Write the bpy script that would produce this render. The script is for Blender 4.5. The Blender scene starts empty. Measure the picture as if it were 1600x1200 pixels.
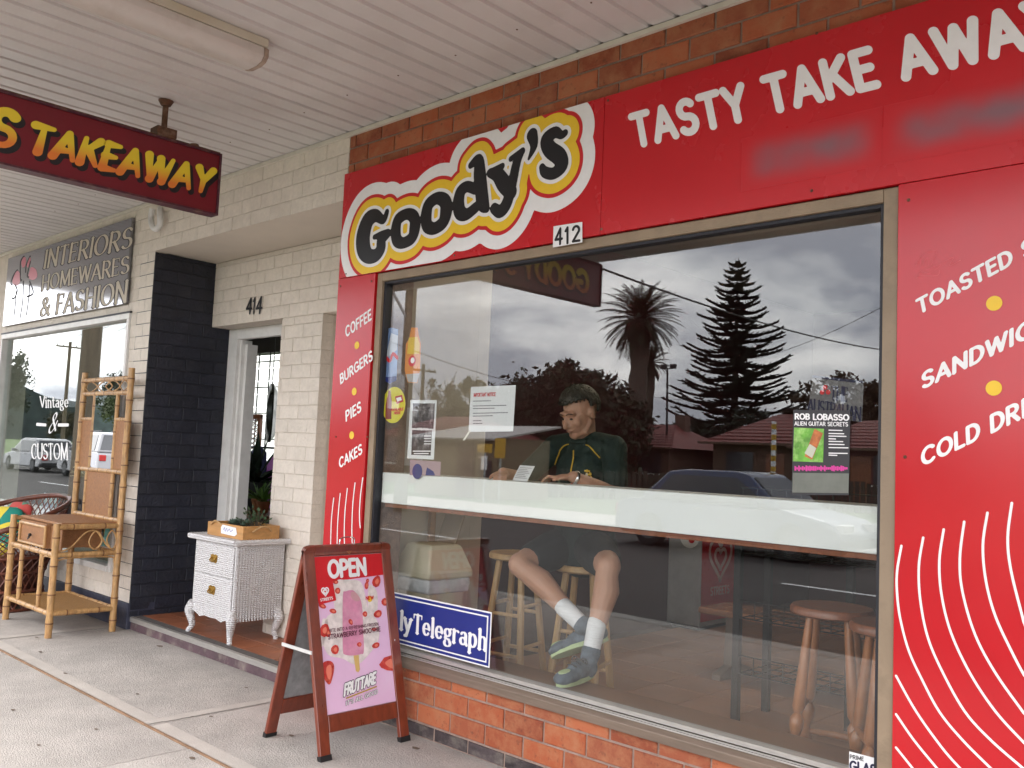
import bpy, bmesh, math, random
import numpy as np
from mathutils import Vector, Matrix
random.seed(7); RNG = np.random.default_rng(7)
SC = bpy.context.scene
COL = SC.collection
rad = math.radians

# ---------------------------------------------------------------- camera
FPX = 1440.95
YAW, PIT, ROL = rad(-43.714), rad(4.485), rad(2.515)
CAM = np.array([0.0, -3.116, 1.40])
_f = np.array([math.sin(YAW)*math.cos(PIT), math.cos(YAW)*math.cos(PIT), math.sin(PIT)])
_r = np.array([math.cos(YAW), -math.sin(YAW), 0.0])
_u = np.cross(_r, _f)
CR = math.cos(ROL)*_r + math.sin(ROL)*_u
CU = -math.sin(ROL)*_r + math.cos(ROL)*_u
CF = _f
cd = bpy.data.cameras.new('camera'); cam = bpy.data.objects.new('camera', cd); COL.objects.link(cam)
cd.sensor_width = 36; cd.lens = FPX/1600*36; cd.clip_start = 0.05; cd.clip_end = 3000
cam.matrix_world = Matrix(((CR[0], CU[0], -CF[0], CAM[0]), (CR[1], CU[1], -CF[1], CAM[1]),
                           (CR[2], CU[2], -CF[2], CAM[2]), (0, 0, 0, 1)))
SC.camera = cam

# ---------------------------------------------------------------- sky, sun, exposure
SUN_EL, SUN_AZ = rad(52), rad(205)      # high sun over the street, veiled by cloud
W = bpy.data.worlds.new('World'); SC.world = W; W.use_nodes = True
nt = W.node_tree; nt.nodes.clear()
def wn(t, **k):
    n = nt.nodes.new(t)
    for a, b in k.items(): setattr(n, a, b)
    return n
sky = wn('ShaderNodeTexSky', sky_type='NISHITA', sun_disc=False, sun_elevation=SUN_EL, sun_rotation=SUN_AZ)
tc = wn('ShaderNodeTexCoord'); sep = wn('ShaderNodeSeparateXYZ'); nt.links.new(tc.outputs['Generated'], sep.inputs[0])
zz = wn('ShaderNodeMath', operation='ADD'); zz.inputs[1].default_value = .22
ab = wn('ShaderNodeMath', operation='ABSOLUTE'); nt.links.new(sep.outputs[2], ab.inputs[0]); nt.links.new(ab.outputs[0], zz.inputs[0])
dv = wn('ShaderNodeVectorMath', operation='DIVIDE'); nt.links.new(tc.outputs['Generated'], dv.inputs[0]); nt.links.new(zz.outputs[0], dv.inputs[1])
nz = wn('ShaderNodeTexNoise'); nz.inputs['Scale'].default_value = 1.5; nz.inputs['Detail'].default_value = 7; nz.inputs['Roughness'].default_value = .56; nz.inputs['Distortion'].default_value = .35
nt.links.new(dv.outputs[0], nz.inputs['Vector'])
cr = wn('ShaderNodeValToRGB'); e = cr.color_ramp.elements
e[0].position = .39; e[0].color = (5.0, 5.15, 5.9, 1); e[1].position = .61; e[1].color = (14.2, 14.0, 13.8, 1)
m_ = cr.color_ramp.elements.new(.5); m_.color = (9.4, 9.45, 9.8, 1)
nt.links.new(nz.outputs['Fac'], cr.inputs[0])
mx = wn('ShaderNodeMix', data_type='RGBA'); mx.inputs[0].default_value = .93
nt.links.new(sky.outputs[0], mx.inputs[6]); nt.links.new(cr.outputs[0], mx.inputs[7])
bg = wn('ShaderNodeBackground'); bg.inputs[1].default_value = .12; nt.links.new(mx.outputs[2], bg.inputs[0])
wo = wn('ShaderNodeOutputWorld'); nt.links.new(bg.outputs[0], wo.inputs[0])
sl = bpy.data.lights.new('sun', 'SUN'); sl.energy = 1.0; sl.angle = rad(25); sl.color = (1, .97, .92)
so = bpy.data.objects.new('sun', sl); COL.objects.link(so)
_sd = Vector((math.sin(SUN_AZ)*math.cos(SUN_EL), math.cos(SUN_AZ)*math.cos(SUN_EL), math.sin(SUN_EL)))
so.rotation_euler = _sd.to_track_quat('Z', 'Y').to_euler(); so.location = (-5, -15, 25)
vs = SC.view_settings
SC.display_settings.display_device = 'sRGB'
vs.view_transform = 'Standard'; vs.look = 'None'; vs.gamma = 1; vs.use_curve_mapping = False; vs.exposure = 1.86
SC.render.engine = 'CYCLES'
cy = SC.cycles; cy.use_denoising = True; cy.denoiser = 'OPENIMAGEDENOISE'
cy.max_bounces = 10; cy.diffuse_bounces = 4; cy.glossy_bounces = 5; cy.transparent_max_bounces = 24; cy.transmission_bounces = 6
cy.sample_clamp_indirect = 6; cy.caustics_reflective = False; cy.caustics_refractive = False

# ---------------------------------------------------------------- photo pixel -> place
def ray(x, y):
    return CF*FPX + CR*(x-800) - CU*(y-600)
def fac(x, y, Y=0.0):
    d = ray(x, y); return CAM + d*((Y-CAM[1])/d[1])
def gnd(x, y, z=0.0):
    d = ray(x, y); return CAM + d*((z-CAM[2])/d[2])
def xpl(x, y, X):
    d = ray(x, y); return CAM + d*((X-CAM[0])/d[0])
def refl(x, y, w):
    """something seen mirrored in the shop windows, w metres in front of the lens"""
    d = ray(x, y); P = CAM + d*(w/(d@CF)); P[1] = .07-P[1]; return P
class Plane:
    def __init__(s, O, U, V):
        s.O = np.array(O, float); s.U = np.array(U, float); s.V = np.array(V, float); s.N = np.cross(s.U, s.V)
    def px(s, x, y):
        d = ray(x, y); t = ((s.O-CAM)@s.N)/(d@s.N); P = CAM+d*t-s.O; return (P@s.U, P@s.V)
    def P(s, u, v, off=0.0):
        return s.O+s.U*u+s.V*v+s.N*off

# ---------------------------------------------------------------- objects
ORG = {}
def org(o):
    return ORG.get(o.name, np.zeros(3)) if o is not None else np.zeros(3)
def tag(o, label=None, cat=None, group=None, kind=None):
    if label: o['label'] = label
    if cat: o['category'] = cat
    if group: o['group'] = group
    if kind: o['kind'] = kind
    return o
def thing(name, label, cat, loc=(0, 0, 0), group=None):
    o = bpy.data.objects.new(name, None); COL.objects.link(o); o.location = loc; o.empty_display_size = .1
    ORG[o.name] = np.array(loc, float)
    return tag(o, label, cat, group)
def link(name, me, mat, parent=None, loc=None):
    o = bpy.data.objects.new(name, me); COL.objects.link(o)
    if mat is not None and not me.materials: me.materials.append(mat)
    if parent is not None: o.parent = parent
    if loc is not None: o.location = np.array(loc)-org(parent) if parent is not None else loc
    ORG[o.name] = org(parent) if loc is None else np.array(loc, float)
    return o
def copy_tree(o, parent=None):
    c = o.copy(); COL.objects.link(c)
    if parent is not None: c.parent = parent
    for ch in list(o.children): copy_tree(ch, c)
    return c
class MB:
    def __init__(s): s.v = []; s.f = []; s.mi = []; s.m = 0
    def add(s, vs, fs):
        b = len(s.v); s.v.extend([tuple(map(float, p)) for p in vs]); s.f.extend([tuple(i+b for i in f) for f in fs]); s.mi.extend([s.m]*len(fs)); return s
    def box(s, a, b, bev=0.0):
        x0, y0, z0 = a; x1, y1, z1 = b
        if bev <= 0:
            return s.add([(x0,y0,z0),(x1,y0,z0),(x1,y1,z0),(x0,y1,z0),(x0,y0,z1),(x1,y0,z1),(x1,y1,z1),(x0,y1,z1)],
                  [(0,3,2,1),(4,5,6,7),(0,1,5,4),(1,2,6,5),(2,3,7,6),(3,0,4,7)])
        bm = bmesh.new(); bmesh.ops.create_cube(bm, size=1)
        for v in bm.verts: v.co = Vector(((x0+x1)/2+v.co.x*(x1-x0), (y0+y1)/2+v.co.y*(y1-y0), (z0+z1)/2+v.co.z*(z1-z0)))
        bmesh.ops.bevel(bm, geom=list(bm.edges), offset=bev, segments=2, affect='EDGES', profile=.6)
        bm.verts.index_update(); s.add([v.co[:] for v in bm.verts], [[v.index for v in f.verts] for f in bm.faces]); bm.free(); return s
    def obox(s, o, U, V, Wd, lu, lv, lw):
        """box from corner o along unit axes"""
        o, U, V, Wd = map(lambda q: np.array(q, float), (o, U, V, Wd))
        p = [o+U*a*lu+V*b*lv+Wd*c*lw for c in (0, 1) for a, b in ((0,0),(1,0),(1,1),(0,1))]
        fl = np.cross(U, V)@Wd < 0
        fs = [(0,3,2,1),(4,5,6,7),(0,1,5,4),(1,2,6,5),(2,3,7,6),(3,0,4,7)]
        return s.add(p, [t[::-1] if fl else t for t in fs])
    def ring(s, pts, radii, n=10, caps=True, flat=None, closed=False):
        """tube along pts; flat = (scale along side axis, scale along up axis)"""
        pts = [np.array(p, float) for p in pts]; m = len(pts)
        if not hasattr(radii, '__len__'): radii = [radii]*m
        vs = []; prevS = None
        for i, p in enumerate(pts):
            t = pts[(i+1) % m]-pts[i-1] if closed else pts[min(i+1, m-1)]-pts[max(i-1, 0)]
            t = t/(np.linalg.norm(t)+1e-9)
            if prevS is None:
                up = np.array([0, 0, 1.0]) if abs(t[2]) < .95 else np.array([0, 1.0, 0]); S = np.cross(t, up)
            else: S = prevS-t*(prevS@t)
            S /= np.linalg.norm(S)+1e-9; Up = np.cross(S, t); prevS = S
            fs = flat or (1, 1)
            for k in range(n):
                a = 2*math.pi*k/n; vs.append(p+radii[i]*(S*math.cos(a)*fs[0]+Up*math.sin(a)*fs[1]))
        fs = []
        for i in range(m if closed else m-1):
            j = (i+1) % m
            for k in range(n): fs.append((i*n+k, i*n+(k+1) % n, j*n+(k+1) % n, j*n+k))
        if caps and not closed: fs.append(tuple(range(n-1, -1, -1))); fs.append(tuple((m-1)*n+k for k in range(n)))
        return s.add(vs, fs)
    def cyl(s, a, b, r, r2=None, n=12): return s.ring([a, b], [r, r if r2 is None else r2], n)
    def lathe(s, prof, c=(0, 0, 0), n=20, sx=1, sy=1):
        vs = []; fs = []
        for r, z in prof:
            for k in range(n):
                a = 2*math.pi*k/n; vs.append((c[0]+r*sx*math.cos(a), c[1]+r*sy*math.sin(a), c[2]+z))
        for i in range(len(prof)-1):
            for k in range(n): fs.append((i*n+k, i*n+(k+1) % n, (i+1)*n+(k+1) % n, (i+1)*n+k))
        fs.append(tuple(range(n-1, -1, -1))); fs.append(tuple((len(prof)-1)*n+k for k in range(n)))
        return s.add(vs, fs)
    def prism(s, poly, a, b, axis='y'):
        """poly in the two other axes, extruded between a and b"""
        n = len(poly); vs = []
        for t in (a, b):
            for p, q in poly: vs.append({'y': (p, t, q), 'x': (t, p, q), 'z': (p, q, t)}[axis])
        fs = [tuple(range(n)), tuple(range(2*n-1, n-1, -1))]
        for i in range(n): fs.append((i, i+n, (i+1) % n+n, (i+1) % n))
        return s.add(vs, fs)
    def ball(s, c, r, n=12, m=8):
        if not hasattr(r, '__len__'): r = (r, r, r)
        vs = []; fs = []
        for i in range(m+1):
            t = math.pi*i/m
            for k in range(n):
                a = 2*math.pi*k/n; vs.append((c[0]+r[0]*math.sin(t)*math.cos(a), c[1]+r[1]*math.sin(t)*math.sin(a), c[2]+r[2]*math.cos(t)))
        for i in range(m):
            for k in range(n): fs.append((i*n+k, (i+1)*n+k, (i+1)*n+(k+1) % n, i*n+(k+1) % n))
        return s.add(vs, fs)
    def mesh(s, name, o=(0, 0, 0), smooth=False):
        me = bpy.data.meshes.new(name); v = np.array(s.v, float).reshape(-1, 3)-np.array(o); me.from_pydata(v.tolist(), [], s.f)
        bm = bmesh.new(); bm.from_mesh(me); bmesh.ops.remove_doubles(bm, verts=bm.verts, dist=1e-6)
        if len(bm.faces) < 60000: bmesh.ops.recalc_face_normals(bm, faces=bm.faces)
        bm.to_mesh(me); bm.free()
        if smooth:
            me.polygons.foreach_set('use_smooth', [True]*len(me.polygons))
            try: me.set_sharp_from_angle(angle=rad(smooth if smooth is not True else 40))
            except Exception: pass
        return me
    def build(s, name, mat, parent=None, smooth=False):
        return link(name, s.mesh(name, org(parent), smooth), mat, parent)
def bevel(o, w=.004, seg=2, ang=35):
    m = o.modifiers.new('bevel', 'BEVEL'); m.width = w; m.segments = seg; m.limit_method = 'ANGLE'; m.angle_limit = rad(ang); return o
def fast_mesh(name, V, F):
    """V (n,3), F (m,k) arrays"""
    me = bpy.data.meshes.new(name); V = np.asarray(V, np.float32); F = np.asarray(F, np.int32)
    k = F.shape[1]; me.vertices.add(len(V)); me.vertices.foreach_set('co', V.ravel())
    me.loops.add(F.size); me.loops.foreach_set('vertex_index', F.ravel())
    me.polygons.add(len(F)); me.polygons.foreach_set('loop_start', np.arange(0, F.size, k, dtype=np.int32))
    me.update(calc_edges=True); me.validate(); return me
def arcpts(cx, cy, rx, ry, a0, a1, n=10):
    return [(cx+rx*math.cos(rad(a0+(a1-a0)*i/n)), cy+ry*math.sin(rad(a0+(a1-a0)*i/n))) for i in range(n+1)]
def spline(pts, k=8, closed=False):
    p = [np.array(q, float) for q in pts]; n = len(p); out = []
    for i in range(n if closed else n-1):
        a, b, c, d = (p[(i-1) % n], p[i], p[(i+1) % n], p[(i+2) % n]) if closed else (p[max(i-1, 0)], p[i], p[i+1], p[min(i+2, n-1)])
        for j in range(k):
            t = j/k; out.append(.5*((2*b)+(c-a)*t+(2*a-5*b+4*c-d)*t*t+(3*b-a-3*c+d)*t**3))
    if not closed: out.append(p[-1])
    return out

# ---------------------------------------------------------------- materials
def mat_new(name):
    m = bpy.data.materials.new(name); m.use_nodes = True; n = m.node_tree; b = n.nodes['Principled BSDF']; return m, n, b
def pm(name, col, rough=.6, metal=0.0, var=.12, scale=8.0, bump=0.0, bscale=60.0, orand=0.0, spec=.5, dirt=None, dscale=2.0, damt=.5, coat=0.0, stretch=None, emis=None, fine=0.0, fscale=120.0):
    """procedural principled material: mottled base, optional dirt patches, relief and per-object variation"""
    m, n, b = mat_new(name); L = n.links.new
    t = n.nodes.new('ShaderNodeTexCoord'); vec = t.outputs['Object']
    if stretch:
        mp = n.nodes.new('ShaderNodeMapping'); mp.inputs['Scale'].default_value = stretch; L(vec, mp.inputs[0]); vec = mp.outputs[0]
    nz = n.nodes.new('ShaderNodeTexNoise'); nz.inputs['Scale'].default_value = scale; nz.inputs['Detail'].default_value = 5; nz.inputs['Roughness'].default_value = .6
    oi = n.nodes.new('ShaderNodeObjectInfo')
    if orand:
        av = n.nodes.new('ShaderNodeVectorMath'); av.operation = 'ADD'; mu = n.nodes.new('ShaderNodeMath'); mu.operation = 'MULTIPLY'; mu.inputs[1].default_value = 37.0
        L(oi.outputs['Random'], mu.inputs[0]); L(vec, av.inputs[0]); L(mu.outputs[0], av.inputs[1]); vec = av.outputs[0]
    L(vec, nz.inputs['Vector'])
    mr = n.nodes.new('ShaderNodeMapRange'); mr.inputs[1].default_value = .3; mr.inputs[2].default_value = .7
    mr.inputs[3].default_value = 1-var; mr.inputs[4].default_value = 1+var; L(nz.outputs['Fac'], mr.inputs[0])
    val = mr.outputs[0]
    if orand:
        mo = n.nodes.new('ShaderNodeMapRange'); mo.inputs[3].default_value = 1-orand; mo.inputs[4].default_value = 1+orand; L(oi.outputs['Random'], mo.inputs[0])
        mm = n.nodes.new('ShaderNodeMath'); mm.operation = 'MULTIPLY'; L(val, mm.inputs[0]); L(mo.outputs[0], mm.inputs[1]); val = mm.outputs[0]
    if fine:
        nf = n.nodes.new('ShaderNodeTexNoise'); nf.inputs['Scale'].default_value = fscale; nf.inputs['Detail'].default_value = 3; L(vec, nf.inputs['Vector']); mf = n.nodes.new('ShaderNodeMapRange'); mf.inputs[1].default_value = .3; mf.inputs[2].default_value = .7; mf.inputs[3].default_value = 1-fine; mf.inputs[4].default_value = 1+fine; L(nf.outputs['Fac'], mf.inputs[0])
        mq = n.nodes.new('ShaderNodeMath'); mq.operation = 'MULTIPLY'; L(val, mq.inputs[0]); L(mf.outputs[0], mq.inputs[1]); val = mq.outputs[0]
    sc = n.nodes.new('ShaderNodeVectorMath'); sc.operation = 'SCALE'; sc.inputs[0].default_value = col[:3]; L(val, sc.inputs['Scale'])
    out = sc.outputs[0]
    if dirt:
        n2 = n.nodes.new('ShaderNodeTexNoise'); n2.inputs['Scale'].default_value = dscale; n2.inputs['Detail'].default_value = 6; n2.inputs['Roughness'].default_value = .65; L(vec, n2.inputs['Vector'])
        r2 = n.nodes.new('ShaderNodeMapRange'); r2.inputs[1].default_value = .5; r2.inputs[2].default_value = .72; r2.inputs[4].default_value = damt; L(n2.outputs['Fac'], r2.inputs[0])
        x = n.nodes.new('ShaderNodeMix'); x.data_type = 'RGBA'; L(r2.outputs[0], x.inputs[0]); L(out, x.inputs[6]); x.inputs[7].default_value = (*dirt[:3], 1); out = x.outputs[2]
    L(out, b.inputs['Base Color'])
    rr = n.nodes.new('ShaderNodeMapRange'); rr.inputs[3].default_value = max(rough-.08, .02); rr.inputs[4].default_value = min(rough+.08, 1); L(nz.outputs['Fac'], rr.inputs[0]); L(rr.outputs[0], b.inputs['Roughness'])
    b.inputs['Metallic'].default_value = metal; b.inputs['Specular IOR Level'].default_value = spec
    if coat: b.inputs['Coat Weight'].default_value = coat; b.inputs['Coat Roughness'].default_value = .12
    if bump:
        n3 = n.nodes.new('ShaderNodeTexNoise'); n3.inputs['Scale'].default_value = bscale; n3.inputs['Detail'].default_value = 6; L(vec, n3.inputs['Vector'])
        bp = n.nodes.new('ShaderNodeBump'); bp.inputs['Strength'].default_value = bump; bp.inputs['Distance'].default_value = .01; L(n3.outputs['Fac'], bp.inputs['Height']); L(bp.outputs[0], b.inputs['Normal'])
    if emis: b.inputs['Emission Color'].default_value = (*emis[:3], 1); b.inputs['Emission Strength'].default_value = emis[3]
    return m
def glassmat(name, tint=(.93, .96, .95), f0=.045, gl=1.0):
    m = bpy.data.materials.new(name); m.use_nodes = True; n = m.node_tree; n.nodes.clear(); L = n.links.new
    g = n.nodes.new('ShaderNodeNewGeometry'); d = n.nodes.new('ShaderNodeVectorMath'); d.operation = 'DOT_PRODUCT'; L(g.outputs['Normal'], d.inputs[0]); L(g.outputs['Incoming'], d.inputs[1])
    a = n.nodes.new('ShaderNodeMath'); a.operation = 'ABSOLUTE'; L(d.outputs['Value'], a.inputs[0])
    o = n.nodes.new('ShaderNodeMath'); o.operation = 'SUBTRACT'; o.inputs[0].default_value = 1; L(a.outputs[0], o.inputs[1])
    p = n.nodes.new('ShaderNodeMath'); p.operation = 'POWER'; p.inputs[1].default_value = 5; L(o.outputs[0], p.inputs[0])
    q = n.nodes.new('ShaderNodeMath'); q.operation = 'MULTIPLY_ADD'; q.inputs[1].default_value = 1-f0; q.inputs[2].default_value = f0; L(p.outputs[0], q.inputs[0])
    tr = n.nodes.new('ShaderNodeBsdfTransparent'); tr.inputs[0].default_value = (*tint, 1)
    gs = n.nodes.new('ShaderNodeBsdfGlossy'); gs.inputs['Roughness'].default_value = 0.0; gs.inputs[0].default_value = (gl, gl, gl, 1)
    x = n.nodes.new('ShaderNodeMixShader'); L(q.outputs[0], x.inputs[0]); L(tr.outputs[0], x.inputs[1]); L(gs.outputs[0], x.inputs[2])
    ou = n.nodes.new('ShaderNodeOutputMaterial'); L(x.outputs[0], ou.inputs[0]); return m
def flat(name, col, rough=.5, spec=.4):
    return pm(name, col, rough, var=.03, scale=30, spec=spec)
M = {}
# ---------------------------------------------------------------- lettering: pen strokes -> outlines -> flat meshes
class M2:
    """flat shapes in plane coordinates"""
    def __init__(s): s.v = []; s.f = []
    def add(s, vs, fs):
        b = len(s.v); s.v.extend([(float(a), float(c)) for a, c in vs]); s.f.extend([tuple(i+b for i in f) for f in fs]); return s
    def poly(s, pts): return s.add(pts, [tuple(range(len(pts)))])
    def rect(s, u0, v0, u1, v1): return s.poly([(u0, v0), (u1, v0), (u1, v1), (u0, v1)])
    def disc(s, c, r, n=24, r2=None):
        r2 = r if r2 is None else r2
        return s.poly([(c[0]+r*math.cos(2*math.pi*k/n), c[1]+r2*math.sin(2*math.pi*k/n)) for k in range(n)])
    def line(s, pts, w):
        """constant-width ribbon with round ends"""
        p = np.array(pts, float); n = len(p)
        t = np.gradient(p, axis=0); t /= np.linalg.norm(t, axis=1)[:, None]+1e-9; q = np.stack([-t[:, 1], t[:, 0]], 1)*w/2
        vs = list(p+q)+list(p-q); s.add(vs, [(i, i+n, i+1+n, i+1) for i in range(n-1)])
        for e, sg in ((0, -1), (-1, 1)):
            a0 = math.atan2(t[e][1], t[e][0])+(math.pi if sg < 0 else 0)
            s.add([p[e]+w/2*np.array((math.cos(a0+a), math.sin(a0+a))) for a in np.linspace(-math.pi/2, math.pi/2, 7)], [tuple(range(7))])
        return s
    def affine(s, O, A, B):
        O, A, B = map(np.array, (O, A, B)); s.v = [tuple(O+A*a+B*b) for a, b in s.v]; return s
    def build(s, name, pl, off, mat, parent=None):
        V = np.array([pl.P(a, b, off) for a, b in s.v]).reshape(-1, 3)-org(parent)
        me = bpy.data.meshes.new(name); me.from_pydata(V.tolist(), [], s.f); me.validate(); 
        bm = bmesh.new(); bm.from_mesh(me)
        bm.normal_update()
        for f in bm.faces:
            if np.array(f.normal)@pl.N < 0: f.normal_flip()
        bm.to_mesh(me); bm.free()
        return link(name, me, mat, parent)
def iso(strokes, cell, level=0.0, clip=None, pad=0.0):
    """strokes: list of (pts, radii).  Region within `level` of the union of the tapered strokes."""
    A = np.concatenate([np.array(p)[:, :2] for p, _ in strokes]); R = max(np.max(r) for _, r in strokes)+max(level, 0)+2*cell+pad
    x0, y0 = A.min(0)-R; x1, y1 = A.max(0)+R; nx, ny = int((x1-x0)/cell)+2, int((y1-y0)/cell)+2
    X, Y = np.meshgrid(x0+np.arange(nx)*cell, y0+np.arange(ny)*cell, indexing='ij'); D = np.full((nx, ny), 1e9)
    for p, r in strokes:
        p = np.array(p, float); r = np.broadcast_to(np.array(r, float), (len(p),))
        for i in range(max(len(p)-1, 1)):
            a, b = p[i], p[min(i+1, len(p)-1)]; ra, rb = r[i], r[min(i+1, len(p)-1)]; m = max(ra, rb)+max(level, 0)+2.5*cell
            i0, i1 = int((min(a[0], b[0])-m-x0)/cell), int((max(a[0], b[0])+m-x0)/cell)+2; j0, j1 = int((min(a[1], b[1])-m-y0)/cell), int((max(a[1], b[1])+m-y0)/cell)+2
            i0, j0 = max(i0, 0), max(j0, 0); xs, ys = X[i0:i1, j0:j1], Y[i0:i1, j0:j1]; d = b-a; L2 = d@d
            t = np.clip(((xs-a[0])*d[0]+(ys-a[1])*d[1])/L2, 0, 1) if L2 > 1e-12 else np.zeros_like(xs)
            q = np.hypot(xs-a[0]-t*d[0], ys-a[1]-t*d[1])-(ra+(rb-ra)*t); D[i0:i1, j0:j1] = np.minimum(D[i0:i1, j0:j1], q)
    D = D-level
    if clip is not None: D = np.maximum(D, np.maximum.reduce([clip[0]-X, X-clip[2], clip[1]-Y, Y-clip[3]]))
    out = M2(); ins = D < 0; c = ins[:-1, :-1]*1+ins[1:, :-1]*1+ins[:-1, 1:]*1+ins[1:, 1:]*1
    for j in range(c.shape[1]):
        full = np.flatnonzero(np.diff(np.concatenate([[0], (c[:, j] == 4)*1, [0]])))
        for a, b in zip(full[::2], full[1::2]): out.rect(x0+a*cell, y0+j*cell, x0+b*cell, y0+(j+1)*cell)
    for i, j in np.argwhere((c > 0) & (c < 4)):
        q = [(i, j), (i+1, j), (i+1, j+1), (i, j+1)]; poly = []
        for k in range(4):
            a, b = q[k], q[(k+1) % 4]; da, db = D[a], D[b]
            if da < 0: poly.append((x0+a[0]*cell, y0+a[1]*cell))
            if (da < 0) != (db < 0):
                t = da/(da-db); poly.append((x0+(a[0]+(b[0]-a[0])*t)*cell, y0+(a[1]+(b[1]-a[1])*t)*cell))
        if len(poly) > 2: out.poly(poly)
    return out
_a = arcpts
GLY = {
 'A': (.74, [[(.04,0),(.37,1),(.70,0)],[(.16,.31),(.58,.31)]]),
 'B': (.62, [[(.08,0),(.08,1)],[(.08,1),(.3,1)]+_a(.3,.765,.22,.235,85,-90)+[(.08,.53)],[(.3,.53)]+_a(.3,.265,.26,.265,85,-90)+[(.08,0)]]),
 'C': (.76, [_a(.42,.5,.36,.5,48,312,16)]),
 'D': (.70, [[(.08,0),(.08,1)],[(.08,1),(.26,1)]+_a(.26,.5,.38,.5,85,-90,14)+[(.08,0)]]),
 'E': (.56, [[(.08,0),(.08,1)],[(.08,1),(.5,1)],[(.08,.52),(.44,.52)],[(.08,0),(.5,0)]]),
 'F': (.54, [[(.08,0),(.08,1)],[(.08,1),(.5,1)],[(.08,.52),(.44,.52)]]),
 'G': (.80, [_a(.42,.5,.36,.5,48,345,18)+[(.77,.44)],[(.5,.44),(.77,.44),(.77,.12)]]),
 'H': (.72, [[(.08,0),(.08,1)],[(.64,0),(.64,1)],[(.08,.52),(.64,.52)]]),
 'I': (.20, [[(.1,0),(.1,1)]]),
 'K': (.66, [[(.08,0),(.08,1)],[(.58,1),(.12,.45)],[(.25,.6),(.62,0)]]),
 'L': (.52, [[(.08,1),(.08,0)],[(.08,0),(.48,0)]]),
 'M': (.90, [[(.08,0),(.12,1)],[(.12,1),(.45,.1)],[(.45,.1),(.78,1)],[(.78,1),(.82,0)]]),
 'N': (.74, [[(.08,0),(.08,1)],[(.08,1),(.66,0)],[(.66,0),(.66,1)]]),
 'O': (.84, [_a(.42,.5,.36,.5,0,360,24)]),
 'P': (.62, [[(.08,0),(.08,1)],[(.08,1),(.3,1)]+_a(.3,.73,.26,.27,85,-90)+[(.08,.46)]]),
 'R': (.66, [[(.08,0),(.08,1)],[(.08,1),(.3,1)]+_a(.3,.74,.25,.26,85,-90)+[(.08,.48)],[(.3,.48),(.6,0)]]),
 'S': (.62, [_a(.31,.755,.23,.245,35,270,12)+_a(.31,.255,.25,.255,90,-145,12)]),
 'T': (.66, [[(.33,0),(.33,1)],[(.04,1),(.62,1)]]),
 'U': (.74, [[(.08,1),(.08,.32)]+_a(.37,.3,.29,.3,180,360)+[(.66,1)]]),
 'V': (.72, [[(.04,1),(.36,0),(.68,1)]]),
 'W': (1.0, [[(.04,1),(.27,0)],[(.27,0),(.5,.95)],[(.5,.95),(.73,0)],[(.73,0),(.96,1)]]),
 'Y': (.66, [[(.04,1),(.33,.46)],[(.62,1),(.33,.46),(.33,0)]]),
 "'": (.2, [[(.12,1.0),(.06,.74)]]),
 '&': (.80, [[(.74,.02),(.22,.72)]+_a(.36,.8,.16,.18,190,-40,8)+[(.14,.36)]+_a(.3,.22,.22,.22,140,300,8)+[(.6,.2),(.72,.5)]]),
 ' ': (.34, []), '.': (.2, [[(.1,.02),(.1,.03)]]),
 'l': (.26, [[(.13,0),(.13,1)]]), 'i': (.26, [[(.13,0),(.13,.66)],[(.13,.9),(.13,.91)]]),
 'n': (.6, [[(.12,0),(.12,.66)],[(.12,.48)]+_a(.3,.45,.18,.2,150,0,8)+[(.48,0)]]),
 'h': (.6, [[(.12,0),(.12,1)],[(.12,.48)]+_a(.3,.45,.18,.2,150,0,8)+[(.48,0)]]),
 'r': (.44, [[(.12,0),(.12,.66)],[(.12,.44)]+_a(.3,.47,.17,.18,160,50,6)]),
 't': (.42, [[(.18,.88),(.18,.14)]+_a(.3,.14,.12,.13,180,320,6),[(.04,.64),(.38,.64)]]),
 'e': (.56, [[(.09,.36),(.48,.36)]+_a(.285,.34,.2,.32,5,318,16)]),
 'a': (.54, [_a(.27,.47,.16,.18,150,0,8)+[(.43,.12),(.5,.02)],_a(.25,.19,.17,.18,20,340,14)]),
 'g': (.56, [_a(.27,.44,.18,.2,0,360,16),[(.4,.58),(.52,.66)],[(.16,.26),(.13,.14),(.4,.06)]+_a(.28,-.13,.2,.16,40,-220,14)]),
 'p': (.6, [[(.12,-.32),(.12,.66)],_a(.31,.33,.2,.33,140,-140,14)]),
 'y': (.58, [[(.06,.66),(.3,.06)],[(.54,.66),(.26,-.2)]+_a(.16,-.22,.09,.1,10,-130,6)]),
}
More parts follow.
